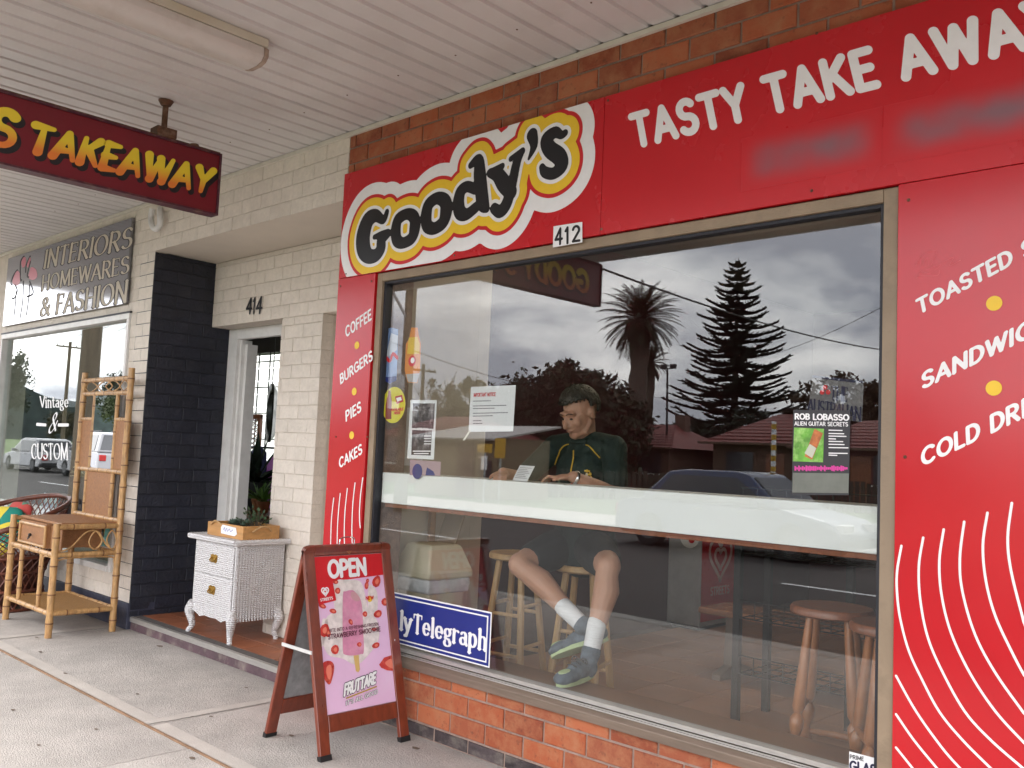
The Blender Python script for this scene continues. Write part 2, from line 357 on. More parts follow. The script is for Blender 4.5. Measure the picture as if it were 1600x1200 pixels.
def shape_text(txt, r=.09, serif=None, gap=.1, grow=0.0, cell=.02, taper=0.0, slant=0.0):
    """serif = (thin, thick, nib angle deg, serif half length).  Returns (M2, width), cap height 1."""
    out = M2(); x = 0.0
    for ch in txt:
        w, sts = GLY[ch]; st = []
        for s in sts:
            p = np.array(s, float); 
            if serif:
                th, tk, na, sl_ = serif; q = []
                for i in range(len(p)-1): # resample
                    k = max(int(np.linalg.norm(p[i+1]-p[i])/.08), 1); q += [p[i]+(p[i+1]-p[i])*j/k for j in range(k)]
                q.append(p[-1]); q = np.array(q)
                if len(q) < 3 and np.linalg.norm(q[0]-q[-1]) < .05: st.append((q, np.full(len(q), tk*1.1))); continue
                d = np.gradient(q, axis=0); d /= np.linalg.norm(d, axis=1)[:, None]+1e-9
                k = np.abs(d[:, 0]*math.sin(rad(na))*-1+d[:, 1]*math.cos(rad(na))); st.append((q, th+(tk-th)*k**1.3))
                for e, o_ in ((0, 1), (-1, -2)):
                    P = q[e]; dd = q[o_]-P
                    if abs(dd[1]) > .6*np.linalg.norm(dd) and (min(abs(P[1]), abs(P[1]-1), abs(P[1]-.66), abs(P[1]+.32)) < .02):
                        left = P[1] > .5 and ch in 'nhrpil' ; st.append((np.array([P-(sl_, 0), P+((0 if left else sl_), 0)]), np.full(2, th)))
                    elif abs(dd[0]) > .8*np.linalg.norm(dd) and ch in 'ETLF' and abs(P[1]-.52) > .1 and P[0] > .3 or (ch == 'T' and abs(dd[0]) > .8*np.linalg.norm(dd)):
                        sg = -1 if P[1] > .5 else 1; st.append((np.array([P, P+(0, sg*.2)]), np.array([th*1.2, th*.9])))
            else:
                rr = np.full(len(p), r)
                if taper: rr = r*(1+taper*np.linspace(1, -1, len(p)))
                st.append((p, rr))
        if st:
            g = iso(st, cell, grow); out.add([(a+x+slant*b, b) for a, b in g.v], g.f)
        x += w+gap
    return out, x-gap
def put_text(txt, pl, BL, BR, TL, off, mat, parent, name='lettering', dz=(0, 0), **k):
    """BL, BR: ends of the baseline, TL: top of the first letter (photo pixels of the lettering, on plane pl)"""
    g, w = shape_text(txt, **k); o = np.array(pl.px(*BL)); a = np.array(pl.px(*BR))-o; b = np.array(pl.px(*TL))-o
    return g.affine(o+np.array(dz), a/w, b).build(name, pl, off, mat, parent)
def text_at(txt, pl, o, h, off, mat, parent, name='lettering', ang=0.0, width=None, **k):
    g, w = shape_text(txt, **k); sx = h if width is None else width/w; c, s = math.cos(rad(ang)), math.sin(rad(ang))
    return g.affine(o, (c*sx, s*sx), (-s*h, c*h)).build(name, pl, off, mat, parent)
def quadz(pl, pts, ox, oy, s):
    return [pl.px(ox+x*s, oy+y*s) for x, y in pts]
GLY.update({'Z': (.6, [[(.06,1),(.54,1)],[(.54,1),(.06,0)],[(.06,0),(.54,0)]]), '1': (.34, [[(.06,.8),(.2,1),(.2,0)]]), '2': (.6, [_a(.3,.74,.22,.26,170,-20,10)+[(.08,0)],[(.08,0),(.54,0)]]),
 '4': (.62, [[(.44,0),(.44,1),(.06,.32),(.58,.32)]])})
# ---------------------------------------------------------------- material set
M['conc'] = pm('concrete_footpath', (.455, .42, .39), .9, fine=.09, fscale=60, var=.14, scale=3.5, bump=.7, bscale=140, orand=.05, dirt=(.27, .25, .23), dscale=1.1, damt=.45, spec=.25)
M['concm'] = pm('trowelled_margin', (.5, .46, .42), .85, var=.1, scale=6, bump=.2, bscale=120, spec=.25)
M['joint'] = pm('joint_grit', (.16, .12, .09), .95, var=.3, scale=20)
M['asph'] = pm('asphalt', (.045, .040, .037), .85, var=.25, scale=3, bump=.5, bscale=90)
M['kerb'] = pm('kerb_concrete', (.36, .35, .33), .9, var=.15, scale=4, bump=.3)
M['grass'] = pm('verge_grass', (.08, .13, .035), .9, var=.4, scale=3, bump=.6, bscale=30)
M['wbrick'] = pm('cream_painted_brick', (.71, .64, .56), .62, fine=.05, fscale=40, var=.06, scale=14, bump=.55, bscale=55, orand=.035, dirt=(.50, .43, .35), dscale=5, damt=.25)
M['wmort'] = pm('cream_painted_mortar', (.66, .59, .51), .7, var=.08, scale=18, bump=.4, bscale=90)
M['nbrick'] = pm('navy_painted_brick', (.012, .0135, .024), .6, var=.25, scale=14, bump=.6, bscale=50, orand=.2, dirt=(.035, .035, .045), dscale=6)
M['nmort'] = pm('navy_painted_mortar', (.012, .013, .02), .55, var=.2, bump=.3)
M['navy'] = pm('navy_painted_render', (.032, .035, .06), .55, var=.2, scale=6, bump=.3, bscale=40, dirt=(.3, .3, .3), dscale=9, damt=.12)
M['rmort'] = pm('brick_mortar', (.30, .21, .17), .95, var=.2, scale=25, bump=.6, bscale=120)
M['dbrick'] = pm('dark_plinth_brick', (.055, .040, .042), .7, var=.4, scale=10, bump=.7, bscale=60, orand=.25, dirt=(.22, .19, .16), dscale=7, damt=.7)
def brick_mat():
    m, n, b = mat_new('red_brick'); L = n.links.new
    t = n.nodes.new('ShaderNodeTexCoord'); oi = n.nodes.new('ShaderNodeObjectInfo'); mu = n.nodes.new('ShaderNodeMath'); mu.operation = 'MULTIPLY'; mu.inputs[1].default_value = 53
    L(oi.outputs['Random'], mu.inputs[0]); av = n.nodes.new('ShaderNodeVectorMath'); L(t.outputs['Object'], av.inputs[0]); L(mu.outputs[0], av.inputs[1])
    r = n.nodes.new('ShaderNodeValToRGB'); L(oi.outputs['Random'], r.inputs[0]); e = r.color_ramp.elements
    e[0].color = (.22, .055, .028, 1); e[1].color = (.42, .13, .06, 1)
    for p, c in ((.25, (.36, .092, .038, 1)), (.5, (.27, .080, .042, 1)), (.8, (.39, .10, .042, 1))):
        q = e.new(p); q.color = c
    nz = n.nodes.new('ShaderNodeTexNoise'); nz.inputs['Scale'].default_value = 11; nz.inputs['Detail'].default_value = 8; nz.inputs['Roughness'].default_value = .7; L(av.outputs[0], nz.inputs['Vector'])
    x = n.nodes.new('ShaderNodeMix'); x.data_type = 'RGBA'; mr = n.nodes.new('ShaderNodeMapRange'); mr.inputs[1].default_value = .42; mr.inputs[2].default_value = .75; L(nz.outputs['Fac'], mr.inputs[0])
    L(mr.outputs[0], x.inputs[0]); L(r.outputs[0], x.inputs[6]); x.inputs[7].default_value = (.40, .17, .085, 1)
    n2 = n.nodes.new('ShaderNodeTexNoise'); n2.inputs['Scale'].default_value = 38; n2.inputs['Detail'].default_value = 4; L(av.outputs[0], n2.inputs['Vector'])
    y = n.nodes.new('ShaderNodeMix'); y.data_type = 'RGBA'; m2 = n.nodes.new('ShaderNodeMapRange'); m2.inputs[1].default_value = .6; m2.inputs[2].default_value = .75; m2.inputs[4].default_value = .7; L(n2.outputs['Fac'], m2.inputs[0])
    L(m2.outputs[0], y.inputs[0]); L(x.outputs[2], y.inputs[6]); y.inputs[7].default_value = (.12, .045, .03, 1); L(y.outputs[2], b.inputs['Base Color'])
    b.inputs['Roughness'].default_value = .8; b.inputs['Specular IOR Level'].default_value = .3
    bp = n.nodes.new('ShaderNodeBump'); bp.inputs['Strength'].default_value = .7; bp.inputs['Distance'].default_value = .006; L(nz.outputs['Fac'], bp.inputs['Height']); L(bp.outputs[0], b.inputs['Normal']); return m
M['rbrick'] = brick_mat()
M['soffit'] = pm('awning_sheet', (.60, .58, .56), .45, var=.08, scale=1.3, orand=.02, dirt=(.45, .42, .39), dscale=2.2, damt=.35)
M['trim'] = pm('cream_trim', (.62, .58, .50), .5, var=.08)
M['wpaint'] = pm('white_gloss_paint', (.72, .71, .69), .4, var=.06, scale=9, dirt=(.45, .42, .4), dscale=6, damt=.35)
M['red'] = pm('red_sign_panel', (.49, .006, .012), .2, var=.06, scale=2, spec=.5, bump=.04, bscale=2.5, dirt=(.45, .02, .025), dscale=1.6, damt=.3)
M['redf'] = pm('red_fascia_panel', (.50, .008, .014), .27, var=.06, scale=2, spec=.45, bump=.04, bscale=2.5, dirt=(.43, .02, .025), dscale=1.6, damt=.3)
M['ink_w'] = flat('white_vinyl', (.80, .79, .79), .4); M['ink_k'] = flat('black_vinyl', (.012, .012, .014), .35)
M['ink_y'] = flat('yellow_vinyl', (.80, .52, .03), .4); M['ink_r'] = flat('red_vinyl', (.56, .016, .022), .4)
M['ink_b'] = flat('blue_vinyl', (.014, .026, .19), .35); M['ink_o'] = flat('orange_print', (.75, .25, .03), .4)
M['ink_g'] = flat('green_print', (.16, .45, .06), .5); M['ink_p'] = flat('pink_print', (.62, .05, .3), .5); M['ink_grey'] = flat('grey_print', (.2, .2, .22), .5)
M['paper'] = pm('white_paper', (.80, .81, .83), .8, var=.03, scale=6)
M['frame'] = pm('tan_aluminium', (.27, .20, .13), .5, metal=.0, var=.18, scale=14, bump=.15, bscale=80, dirt=(.13, .095, .06), dscale=7, damt=.5)
M['gasket'] = flat('dark_gasket', (.02, .02, .026), .5)
M['alum'] = pm('worn_aluminium', (.5, .48, .45), .4, metal=.7, var=.12, scale=12, stretch=(1, 8, 8))
M['bronze'] = pm('bronze_sill', (.20, .15, .115), .42, metal=.35, var=.15, scale=9, stretch=(.6, 8, 8))
M['glass'] = glassmat('shop_glass', (.93, .94, .93), .056)
M['mirror'] = glassmat('mirror', (.02, .02, .02), .86)
M['tile'] = pm('terracotta_tile', (.30, .105, .05), .5, var=.14, scale=6, orand=.1, bump=.15)
M['ftile'] = pm('cafe_floor_tile', (.36, .19, .12), .45, var=.12, scale=5, orand=.06)
M['grout'] = pm('grout', (.09, .07, .06), .9)
M['maroon'] = pm('maroon_wall', (.038, .007, .011), .6, var=.1)
M['beige'] = pm('beige_wall', (.55, .50, .42), .7, var=.05)
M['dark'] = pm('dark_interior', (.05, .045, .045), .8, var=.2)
M['timber'] = pm('dark_timber', (.22, .07, .028), .4, var=.25, scale=5, stretch=(6, 6, 1), coat=.3)
M['rust'] = pm('rusty_steel', (.10, .045, .022), .85, var=.5, scale=18, bump=.6, bscale=70, dirt=(.35, .26, .2), dscale=14, damt=.5)
M['black'] = flat('black_metal', (.012, .012, .013), .5)
M['chrome'] = pm('chrome', (.75, .75, .76), .15, metal=1, var=.03)
M['galv'] = pm('galvanised_sheet', (.44, .45, .46), .45, metal=.6, var=.22, scale=22)

# ---------------------------------------------------------------- ground, footpath, road
def struct(o): o['kind'] = 'structure'; return o
struct(MB().box((-400, -400, -1.2), (400, -25, -.16)).build('ground', M['grass']))
struct(MB().box((-400, -13.2, -1.2), (400, -3.85, -.15)).build('road', M['asph']))
k = MB(); k.prism([(-3.85, -.6), (-3.85, -.02), (-3.83, 0), (-3.64, 0), (-3.64, -.6)], -60, 40, 'x'); struct(k.build('kerb', M['kerb']))
k = MB(); k.prism([(-13.4, -.6), (-13.4, 0), (-13.22, 0), (-13.2, -.02), (-13.2, -.6)], -400, 400, 'x'); struct(k.build('kerb', M['kerb']))
struct(MB().box((-400, -16.2, -.6), (400, -13.4, -.004)).build('footpath', M['conc']))
struct(MB().box((-60, 3.3, -.6), (-4.5, 60, -.03)).build('yard', M['grass']))
struct(MB().box((-400, -25, -.6), (400, -16.2, -.02)).build('verge', M['grass']))
mk = MB()
for i in range(14): mk.box((-60+i*9, -8.6, -.148), (-57+i*9, -8.48, -.146))
struct(mk.build('road_marking', M['ink_w']))
pav = struct(MB().box((-60, -3.64, -.6), (40, 2.0, -.028)).build('pavement', M['joint']))
rows = [(-.925, .3, [-60, -30, -16.7, -14.25, -11.8, -9.36, -6.93, -4.47, -2.02, .43, 2.9, 5.4, 20, 40]), (-3.63, -.94, [-60, -30, -16.1, -13.7, -11.3, -8.9, -6.45, -4.03, -1.6, .85, 3.3, 5.8, 20, 40])]
for y0, y1, xs in rows:
    for a, b in zip(xs, xs[1:]):
        s = MB().box((a+.004, y0, -.03), (b-.004, y1, random.uniform(-.002, 0.0))); o = s.build('slab', M['conc'], pav); bevel(o, .004, 2)
        if -17 < a < 6:  # smoother trowelled margin along the joints
            g = M2(); yy0, yy1 = max(y0, -3.6), min(y1, -.0); q = .085
            if y1 > 0: g.rect(a+.02, yy0+.006, b-.02, yy0+q); g.rect(b-q, yy0+q, b-.012, yy1)
            g.build('margin', Plane((0, 0, .0015), (1, 0, 0), (0, 1, 0)), 0, M['concm'], o) if y1 > 0 else None
# a rusty joint filler strip left of the camera
MB().box((-60, -.9385, -.03), (40, -.9265, .0035)).build('joint_filler', pm('brown_filler', (.25, .15, .09), .9, var=.3, scale=9), pav)
for px_, py_ in ((57, 996), (63, 1019), (102, 1053), (650, 1170), (215, 1085), (330, 1120), (150, 1140), (250, 1010), (20, 1110), (300, 1185), (60, 1165), (385, 1075), (455, 1150)):
    sg_ = random.uniform(.35, 1.0); P = gnd(px_, py_); g = M2(); g.poly([(P[0]+random.uniform(.7, 1.3)*sg_*.030*math.cos(a), P[1]+random.uniform(.6, 1.2)*sg_*.018*math.sin(a)) for a in np.linspace(0, 6.0, 9)])
    g.build('gum_spot', Plane((0, 0, .003), (1, 0, 0), (0, 1, 0)), 0, M['joint'], pav)

# ---------------------------------------------------------------- bricks
def brick_mesh(L_, H_, D_, c, mat, nm):
    """long side x, face at y=0 looking to -y, chamfered face"""
    x, z = L_/2, H_/2; v = [(-x, D_, -z), (x, D_, -z), (x, D_, z), (-x, D_, z), (-x, c, -z), (x, c, -z), (x, c, z), (-x, c, z), (-x+c, 0, -z+c), (x-c, 0, -z+c), (x-c, 0, z-c), (-x+c, 0, z-c)]
    f = [(8, 9, 10, 11), (4, 5, 9, 8), (5, 6, 10, 9), (6, 7, 11, 10), (7, 4, 8, 11), (0, 1, 5, 4), (1, 2, 6, 5), (2, 3, 7, 6), (3, 0, 4, 7)]
    me = bpy.data.meshes.new(nm); me.from_pydata(v, [], f); me.materials.append(mat); return me
CRS, BL_, JT = .0955, .238, .0105
BR = {k: brick_mesh(BL_-JT, CRS-JT, .09, .0022 if k == 'wbrick' else .0035, M[k], 'brick') for k in ('rbrick', 'wbrick', 'nbrick', 'dbrick')}
BRW = {}
def bricks(parent, key, a0, a1, z0, z1, plane, at, off=0, proud=.0015, z_ref=None, jt=JT, crs=CRS):
    """stretcher courses; plane 'y' = wall facing the street at y=at, 'x' = wall facing +x at x=at"""
    zr = z0 if z_ref is None else z_ref; i = int(math.floor((z0-zr)/crs+1e-6)); n = 0
    while zr+i*crs < z1-.012:
        lo, hi = max(zr+i*crs, z0), min(zr+(i+1)*crs, z1); st = a0-BL_+((i % 2)*.5*BL_+off) % BL_
        x = st
        while x < a1-.02:
            p, q = max(x, a0), min(x+BL_, a1); x += BL_
            if q-p < .03 or hi-lo < .02: continue
            o = bpy.data.objects.new('brick', BR[key]); COL.objects.link(o); o.parent = parent
            c = (p+q)/2; zc = (lo+hi)/2; pr = random.uniform(0, proud)
            loc = np.array((c, at-pr, zc)) if plane == 'y' else np.array((at+pr, c, zc))
            o.location = loc-org(parent); o.scale = ((q-p-jt)/(BL_-JT), 1, (hi-lo-jt)/(CRS-JT))
            o.rotation_euler = (random.gauss(0, .004), random.gauss(0, .002), (math.pi/2 if plane == 'x' else 0)+random.gauss(0, .004)); n += 1
        i += 1
    return n

# ---------------------------------------------------------------- awning over the footpath
ZS = 3.245
aw = thing('awning', 'cream ribbed metal awning soffit over the footpath', 'awning', (-6, -1.7, ZS))
prof = []; rb = .1333; npan = 6
for i in range(npan):
    b = i*rb; prof += [(b+.0005 if i == 0 else b, 0), (b+.104, 0), (b+.111, .013), (b+.1265, .013)]
prof.append((npan*rb-.0005, 0))
sh = MB(); n = len(prof); vs = [(x, y, z) for y in (-3.33, -.004) for x, z in prof]; sh.add(vs, [(i, i+n, i+n+1, i+1) for i in range(n-1)])
me = sh.mesh('soffit_sheet'); me.materials.append(M['soffit'])
x = -4.108-.1175-rb*npan*10
while x < 4.0:
    o = bpy.data.objects.new('soffit_sheet', me); COL.objects.link(o); o.parent = aw; o.location = np.array((x, 0, ZS+random.uniform(0, .0015)))-org(aw)
    x += npan*rb
t = MB(); t.box((-12.2, -3.36, ZS+.05), (5, .3, ZS+.09)); t.build('roof_deck', M['soffit'], aw)
t = MB(); t.box((-12.2, -3.37, ZS-.04), (5, -3.333, ZS+.36)); t.build('fascia_board', M['wpaint'], aw)
t = MB(); t.box((-12.2, -.022, ZS-.026), (5, -.003, ZS-.003)); t.build('wall_trim', M['trim'], aw)
nh = MB().lathe([(.0045, 0), (.0045, -.002), (.002, -.003)], (0, 0, 0), 8).mesh('nail_head'); nh.materials.append(M['rust'])
for i in range(16):
    for yy in (-.35, -2.2):
        o = bpy.data.objects.new('nail_head', nh); COL.objects.link(o); o.parent = aw; o.location = np.array((-4.108-.1175+.05+rb*(i*3-28)+random.uniform(-.01, .01), yy+random.uniform(-.02, .02), ZS))-org(aw)
for xx in (-11.5, -8.4, 2.6):
    t = MB(); t.cyl((xx, -3.2, ZS), (xx, -.02, ZS+1.6), .012, n=8); t.build('tie_rod', M['rust'], aw)
# ---------------------------------------------------------------- takeaway shop building
XR = 4.5                      # how far the shop runs on past the picture
shop = thing('takeaway_shop', 'red brick takeaway shop with red sign panels and big window', 'shop', (-2.6, .1, 0))
w = MB(); w.box((-4.376, .006, 2.9), (XR, .25, 3.9)); wu = w.build('upper_wall', M['rmort'], shop)
bricks(wu, 'rbrick', -4.376, .9, 2.958, 3.245, 'y', 0, off=.06, proud=.004, z_ref=2.958)
w = MB(); w.box((-4.376, .006, 0), (-1.19, .12, .317)); wl = w.build('lower_wall', M['rmort'], shop)
bricks(wl, 'rbrick', -4.376, -1.19, .068, .317, 'y', 0, off=.13, proud=.004, z_ref=.068)
bricks(wl, 'dbrick', -4.376, -1.19, 0, .067, 'y', 0.002, off=.02, proud=.006, z_ref=0, crs=.067)
w = MB(); w.box((-4.376, .0065, .318), (-4.03, .25, 2.899)); w.box((-1.188, .006, 0), (XR, .25, 2.899)); w.box((-4.029, .062, 2.372), (-1.189, .25, 2.899)); w.build('pier', M['rmort'], shop)
w = MB(); w.box((-4.45, .251, -.02), (-4.376, 6.1, 4.0)); w.box((XR, .25, 0), (XR+.1, 6.1, 4.0)); w.box((-4.37, 6.0, 0), (XR, 6.1, 4.0)); w.build('outer_wall', M['rmort'], shop)
w = MB(); w.box((-4.5, .25, 3.95), (XR+.1, 6.2, 4.05)); w.build('roof', M['soffit'], shop)
w = MB(); w.box((-4.375, .251, 3.0), (XR-.001, 5.999, 3.1)); w.build('ceiling', pm('dull_ceiling', (.20, .17, .145), .8, var=.06), shop)
w = MB(); w.box((-4.375, .95, .09), (-4.2, 1.05, 2.999)); w.box((-4.375, .252, .09), (-4.20, .949, 2.999)); w.build('side_partition', M['beige'], shop)
w = MB(); w.box((-4.374, 1.051, .09), (-4.30, 5.9, 2.999)); w.box((-4.299, 5.85, .09), (XR-.002, 5.998, 2.999)); w.box((XR-.1, .26, .09), (XR-.003, 5.849, 2.998)); w.build('inner_wall', M['maroon'], shop)
fl = MB().box((-4.373, .121, -.02), (XR-.004, 5.99, .084)).build('shop_floor', M['grout'], shop)
tm = MB().box((-.1625, -.1625, -.004), (.1625, .1625, .006), .002).mesh('floor_tile'); tm.materials.append(M['ftile'])
for i in range(16):
    for j in range(12):
        x, y = -4.02+i*.33, .45+j*.33
        if x < -.2 + .0*y: o = bpy.data.objects.new('floor_tile', tm); COL.objects.link(o); o.parent = fl; o.location = np.array((x, y, .084))-org(fl)
MB().box((-4.19, .121, .085), (-1.10, .30, .36)).build('dado_wall', M['maroon'], shop)
ld = MB().box((-4.195, .063, .361), (-1.10, .285, .388), .004).build('window_ledge', pm('brown_ledge', (.20, .095, .05), .45, var=.15, scale=4, stretch=(1, 8, 1)), shop)
# the big shop window
wf = MB()
wf.box((-4.028, -.012, .318), (-3.984, .062, 2.371)); wf.box((-1.243, -.012, .318), (-1.192, .062, 2.371)); wf.box((-3.983, -.012, 2.325), (-1.244, .062, 2.371))
win = wf.build('window_frame', M['frame'], shop); bevel(win, .003)
g = MB(); g.box((-3.984, .004, .41), (-3.968, .05, 2.325)); g.box((-1.258, .004, .41), (-1.243, .05, 2.325)); g.box((-3.967, .004, 2.312), (-1.259, .05, 2.3245)); g.build('gasket', M['gasket'], win)
s = MB(); s.prism([(-.03, .318), (-.03, .352), (-.012, .372), (.062, .384), (.062, .318)], -3.983, -1.244, 'x'); sl_ = s.build('sill', M['bronze'], win); bevel(sl_, .002)
s = MB(); s.box((-3.983, -.002, .3845), (-1.244, .05, .402)); s.box((-3.983, -.0185, .371), (-1.244, -.0145, .3765)); s.box((-3.983, -.010, .376), (-1.244, -.006, .3815)); s.build('glazing_bead', M['alum'], win)
GY = .028
MB().box((-3.975, GY, .395), (-1.25, GY+.006, 2.315)).build('pane', M['glass'], win)

# sign panels
PF = Plane((0, -.026, 0), (1, 0, 0), (0, 0, 1))
fs = thing('fascia_sign', 'long red fascia sign reading TASTY TAKE AWAY above the shop window', 'sign', (-1.8, -.02, 2.376))
ZB, ZT, XL = 2.376, 2.992, -4.374
f1 = MB().box((XL, -.026, ZB), (-2.4685, -.001, ZT)).build('panel', M['redf'], fs); f2 = MB().box((-2.4655, -.026, ZB), (.95, -.001, ZT)).build('panel', M['redf'], fs)
f3 = MB().box((.953, -.026, ZB), (XR, -.001, ZT)).build('panel', M['redf'], fs)
for p in (f1, f2, f3): bevel(p, .0015, 1)
zz_ = lambda x, y: PF.px(480+x/3, 60+y/3)
LOGO = [
 [(377,815,.020),(360,852,.026),(325,832,.040),(288,856,.058),(266,925,.068),(268,985,.064),(290,1020,.048),(325,1018,.042),(348,985,.044),(352,945,.040),(384,915,.026)],
 [(318,932,.016),(350,922,.024),(380,912,.024)],
 [(417,902,.046),(430,850,.040),(472,824,.034),(503,840,.042),(508,885,.048),(494,935,.040),(452,960,.034),(424,945,.042),(417,902,.046)],
 [(560,835,.048),(572,782,.042),(612,750,.036),(648,765,.044),(655,808,.050),(640,862,.042),(598,892,.036),(566,878,.042),(560,835,.048)],
 [(711,772,.046),(722,722,.040),(752,696,.032),(790,708,.030)],[(711,772,.046),(720,815,.044),(750,826,.034),(792,795,.032)],
 [(770,596,.020),(806,572,.034),(812,640,.046),(820,720,.047),(828,775,.044),(845,800,.022)],
 [(862,632,.026),(895,640,.040),(925,682,.048),(958,722,.042)],[(856,630,.018),(918,600,.018)],[(1004,540,.024),(985,585,.030),(962,690,.034),(938,775,.038),(908,812,.036),(880,798,.030)],[(958,566,.016),(1012,530,.020)],
 [(1058,455,.044),(1066,505,.030),(1042,566,.010)],
 [(1212,445,.024),(1195,455,.026),(1165,442,.038),(1126,476,.050),(1140,520,.054),(1185,556,.056),(1196,598,.050),(1158,634,.040),(1118,628,.036),(1104,604,.024)]]
LS = []
for st in LOGO:
    p = [zz_(a, b) for a, b, _ in st]; r = [c*(.74 if st is LOGO[-1] else .78 if st is LOGO[-2] else .93) for *_, c in st]; q = spline([(a, b, c) for (a, b), c in zip(p, r)], 5); LS.append(([(a, b) for a, b, _ in q], [c for *_, c in q]))
lg = None
for nm, lev, mt, of in (('logo_backing', .150, 'ink_w', .0012), ('logo_outline', .083, 'ink_r', .0022), ('logo_outline', .064, 'ink_y', .0032), ('logo_outline', .018, 'ink_w', .0042), ('logo_lettering', 0, 'ink_k', .0052)):
    iso(LS, .006, lev, clip=(XL+.001, ZB+.002, -2.474, ZT-.002)).build(nm, PF, of, M[mt], f1)
put_text('TASTY TAKE AWAY', PF, (993, 228), (1666, 57), (985, 183), .0015, M['ink_w'], f2, r=.128, gap=.16, cell=.02)
# soft smudge put in for the blurred-out row of lettering below
def smudge(nm, col, base):
    m, n, b = mat_new(nm); L = n.links.new; t = n.nodes.new('ShaderNodeTexCoord'); sp = n.nodes.new('ShaderNodeSeparateXYZ'); L(t.outputs['Generated'], sp.inputs[0])
    def bump_(o, e):
        a = n.nodes.new('ShaderNodeMath'); a.operation = 'PINGPONG'; a.inputs[1].default_value = .5; L(o, a.inputs[0]); c = n.nodes.new('ShaderNodeMapRange'); c.interpolation_type = 'SMOOTHSTEP'; c.inputs[2].default_value = e; L(a.outputs[0], c.inputs[0]); return c.outputs[0]
    u = n.nodes.new('ShaderNodeMath'); u.operation = 'MULTIPLY'; L(bump_(sp.outputs[0], .22), u.inputs[0]); L(bump_(sp.outputs[2], .5), u.inputs[1])
    nz = n.nodes.new('ShaderNodeTexNoise'); nz.inputs['Scale'].default_value = 9; nz.inputs['Detail'].default_value = 1; L(t.outputs['Object'], nz.inputs['Vector']); r = n.nodes.new('ShaderNodeMapRange'); r.inputs[1].default_value = .3; r.inputs[2].default_value = .7; r.inputs[3].default_value = .55; r.inputs[4].default_value = 1; L(nz.outputs['Fac'], r.inputs[0])
    v = n.nodes.new('ShaderNodeMath'); v.operation = 'MULTIPLY'; L(u.outputs[0], v.inputs[0]); L(r.outputs[0], v.inputs[1])
    x = n.nodes.new('ShaderNodeMix'); x.data_type = 'RGBA'; L(v.outputs[0], x.inputs[0]); x.inputs[6].default_value = (*base, 1); x.inputs[7].default_value = (*col, 1); L(x.outputs[2], b.inputs['Base Color']); b.inputs['Roughness'].default_value = .3; b.inputs['Specular IOR Level'].default_value = .45; return m
SM = smudge('blurred_lettering', (.22, .10, .12), (.50, .008, .014))
for a, b in (((1158, 282), (1379, 178)), ((1380, 232), (1700, 108))):
    u0, v0 = PF.px(*a); u1, v1 = PF.px(*b); zc = 2.555; g = MB().box((u0, -.0268, zc-.105), (u1, -.0262, zc+.105)); g.build('blurred_lettering', SM, f2)
# screws
def screws(pl, pts, par, r=.006):
    for u, v in pts: MB().lathe([(r, 0), (r, .002), (r*.5, .004)], (0, 0, 0), 8).add([], []).build('screw', M['rust'], par) if False else MB().cyl(pl.P(u, v, 0), pl.P(u, v, .003), r, r*.7, 8).build('screw', M['rust'], par)
screws(PF, [PF.px(710, 399), PF.px(1268, 298), PF.px(950, 157), PF.px(1276, 52), PF.px(940, 358), PF.px(541, 428)], f2)
np_ = thing('number_plate', 'small white plate with house number 412 under the fascia sign', 'plate', (-2.67, -.03, 2.38))
q = [PF.px(865, 387), PF.px(911, 379), PF.px(911, 347), PF.px(866, 354)]
M2().poly(q).build('backing', PF, .0052, M['ink_w'], np_)
put_text('4', PF, (868, 383), (880, 381), (868.5, 359), .0066, M['ink_k'], np_, r=.085); put_text('1', PF, (884, 381), (891, 379.5), (884, 357), .0066, M['ink_k'], np_, r=.085); put_text('2', PF, (895, 378), (908, 376), (895, 355), .0066, M['ink_k'], np_, r=.085)

lp = thing('menu_panel', 'narrow red menu panel listing COFFEE, BURGERS, PIES and CAKES left of the window', 'sign', (-4.2, -.02, .05))
pL = MB().box((XL, -.026, .05), (-4.034, -.001, 2.3735)).build('panel', M['red'], lp); bevel(pL, .0015, 1)
Z3 = lambda x, y: (430+x*.3166, 480+y*.3166)
for t_, a, b, c in (('COFFEE', (350,146), (476,58), (347,100)), ('BURGERS', (323,378), (482,258), (320,335)), ('PIES', (350,562), (425,512), (348,516)), ('CAKES', (318,792), (430,720), (316,748))):
    put_text(t_, PF, Z3(*a), Z3(*b), Z3(*c), .0015, M['ink_w'], pL, r=.105, gap=.14, cell=.03)
for c in ((404,188), (391,416), (378,632)): M2().disc(PF.px(*Z3(*c)), .0215).build('dot', PF, .0015, M['ink_y'], pL)
g = M2()
for ln in ([(290,942),(283,1000),(277,1080),(275,1240),(285,1500)], [(322,920),(314,1000),(308,1100),(308,1250),(322,1500)], [(357,895),(346,1000),(342,1100),(345,1220),(360,1500)], [(395,868),(385,960),(380,1060),(382,1180),(402,1500)], [(433,843),(421,940),(417,1040),(425,1130),(450,1400)]):
    pts = [PF.px(*Z3(*q)) for q in ln]; pts = [q for q in pts]; M2().line([p for p in spline(pts, 6) if p[0] < -4.036 and p[1] > .06], .008).build('stripe', PF, .0015, M['ink_w'], pL)
screws(PF, [PF.px(*Z3(300, 640)), PF.px(*Z3(455, 640)), (-4.35, 2.33), (-4.06, 2.33)], pL)

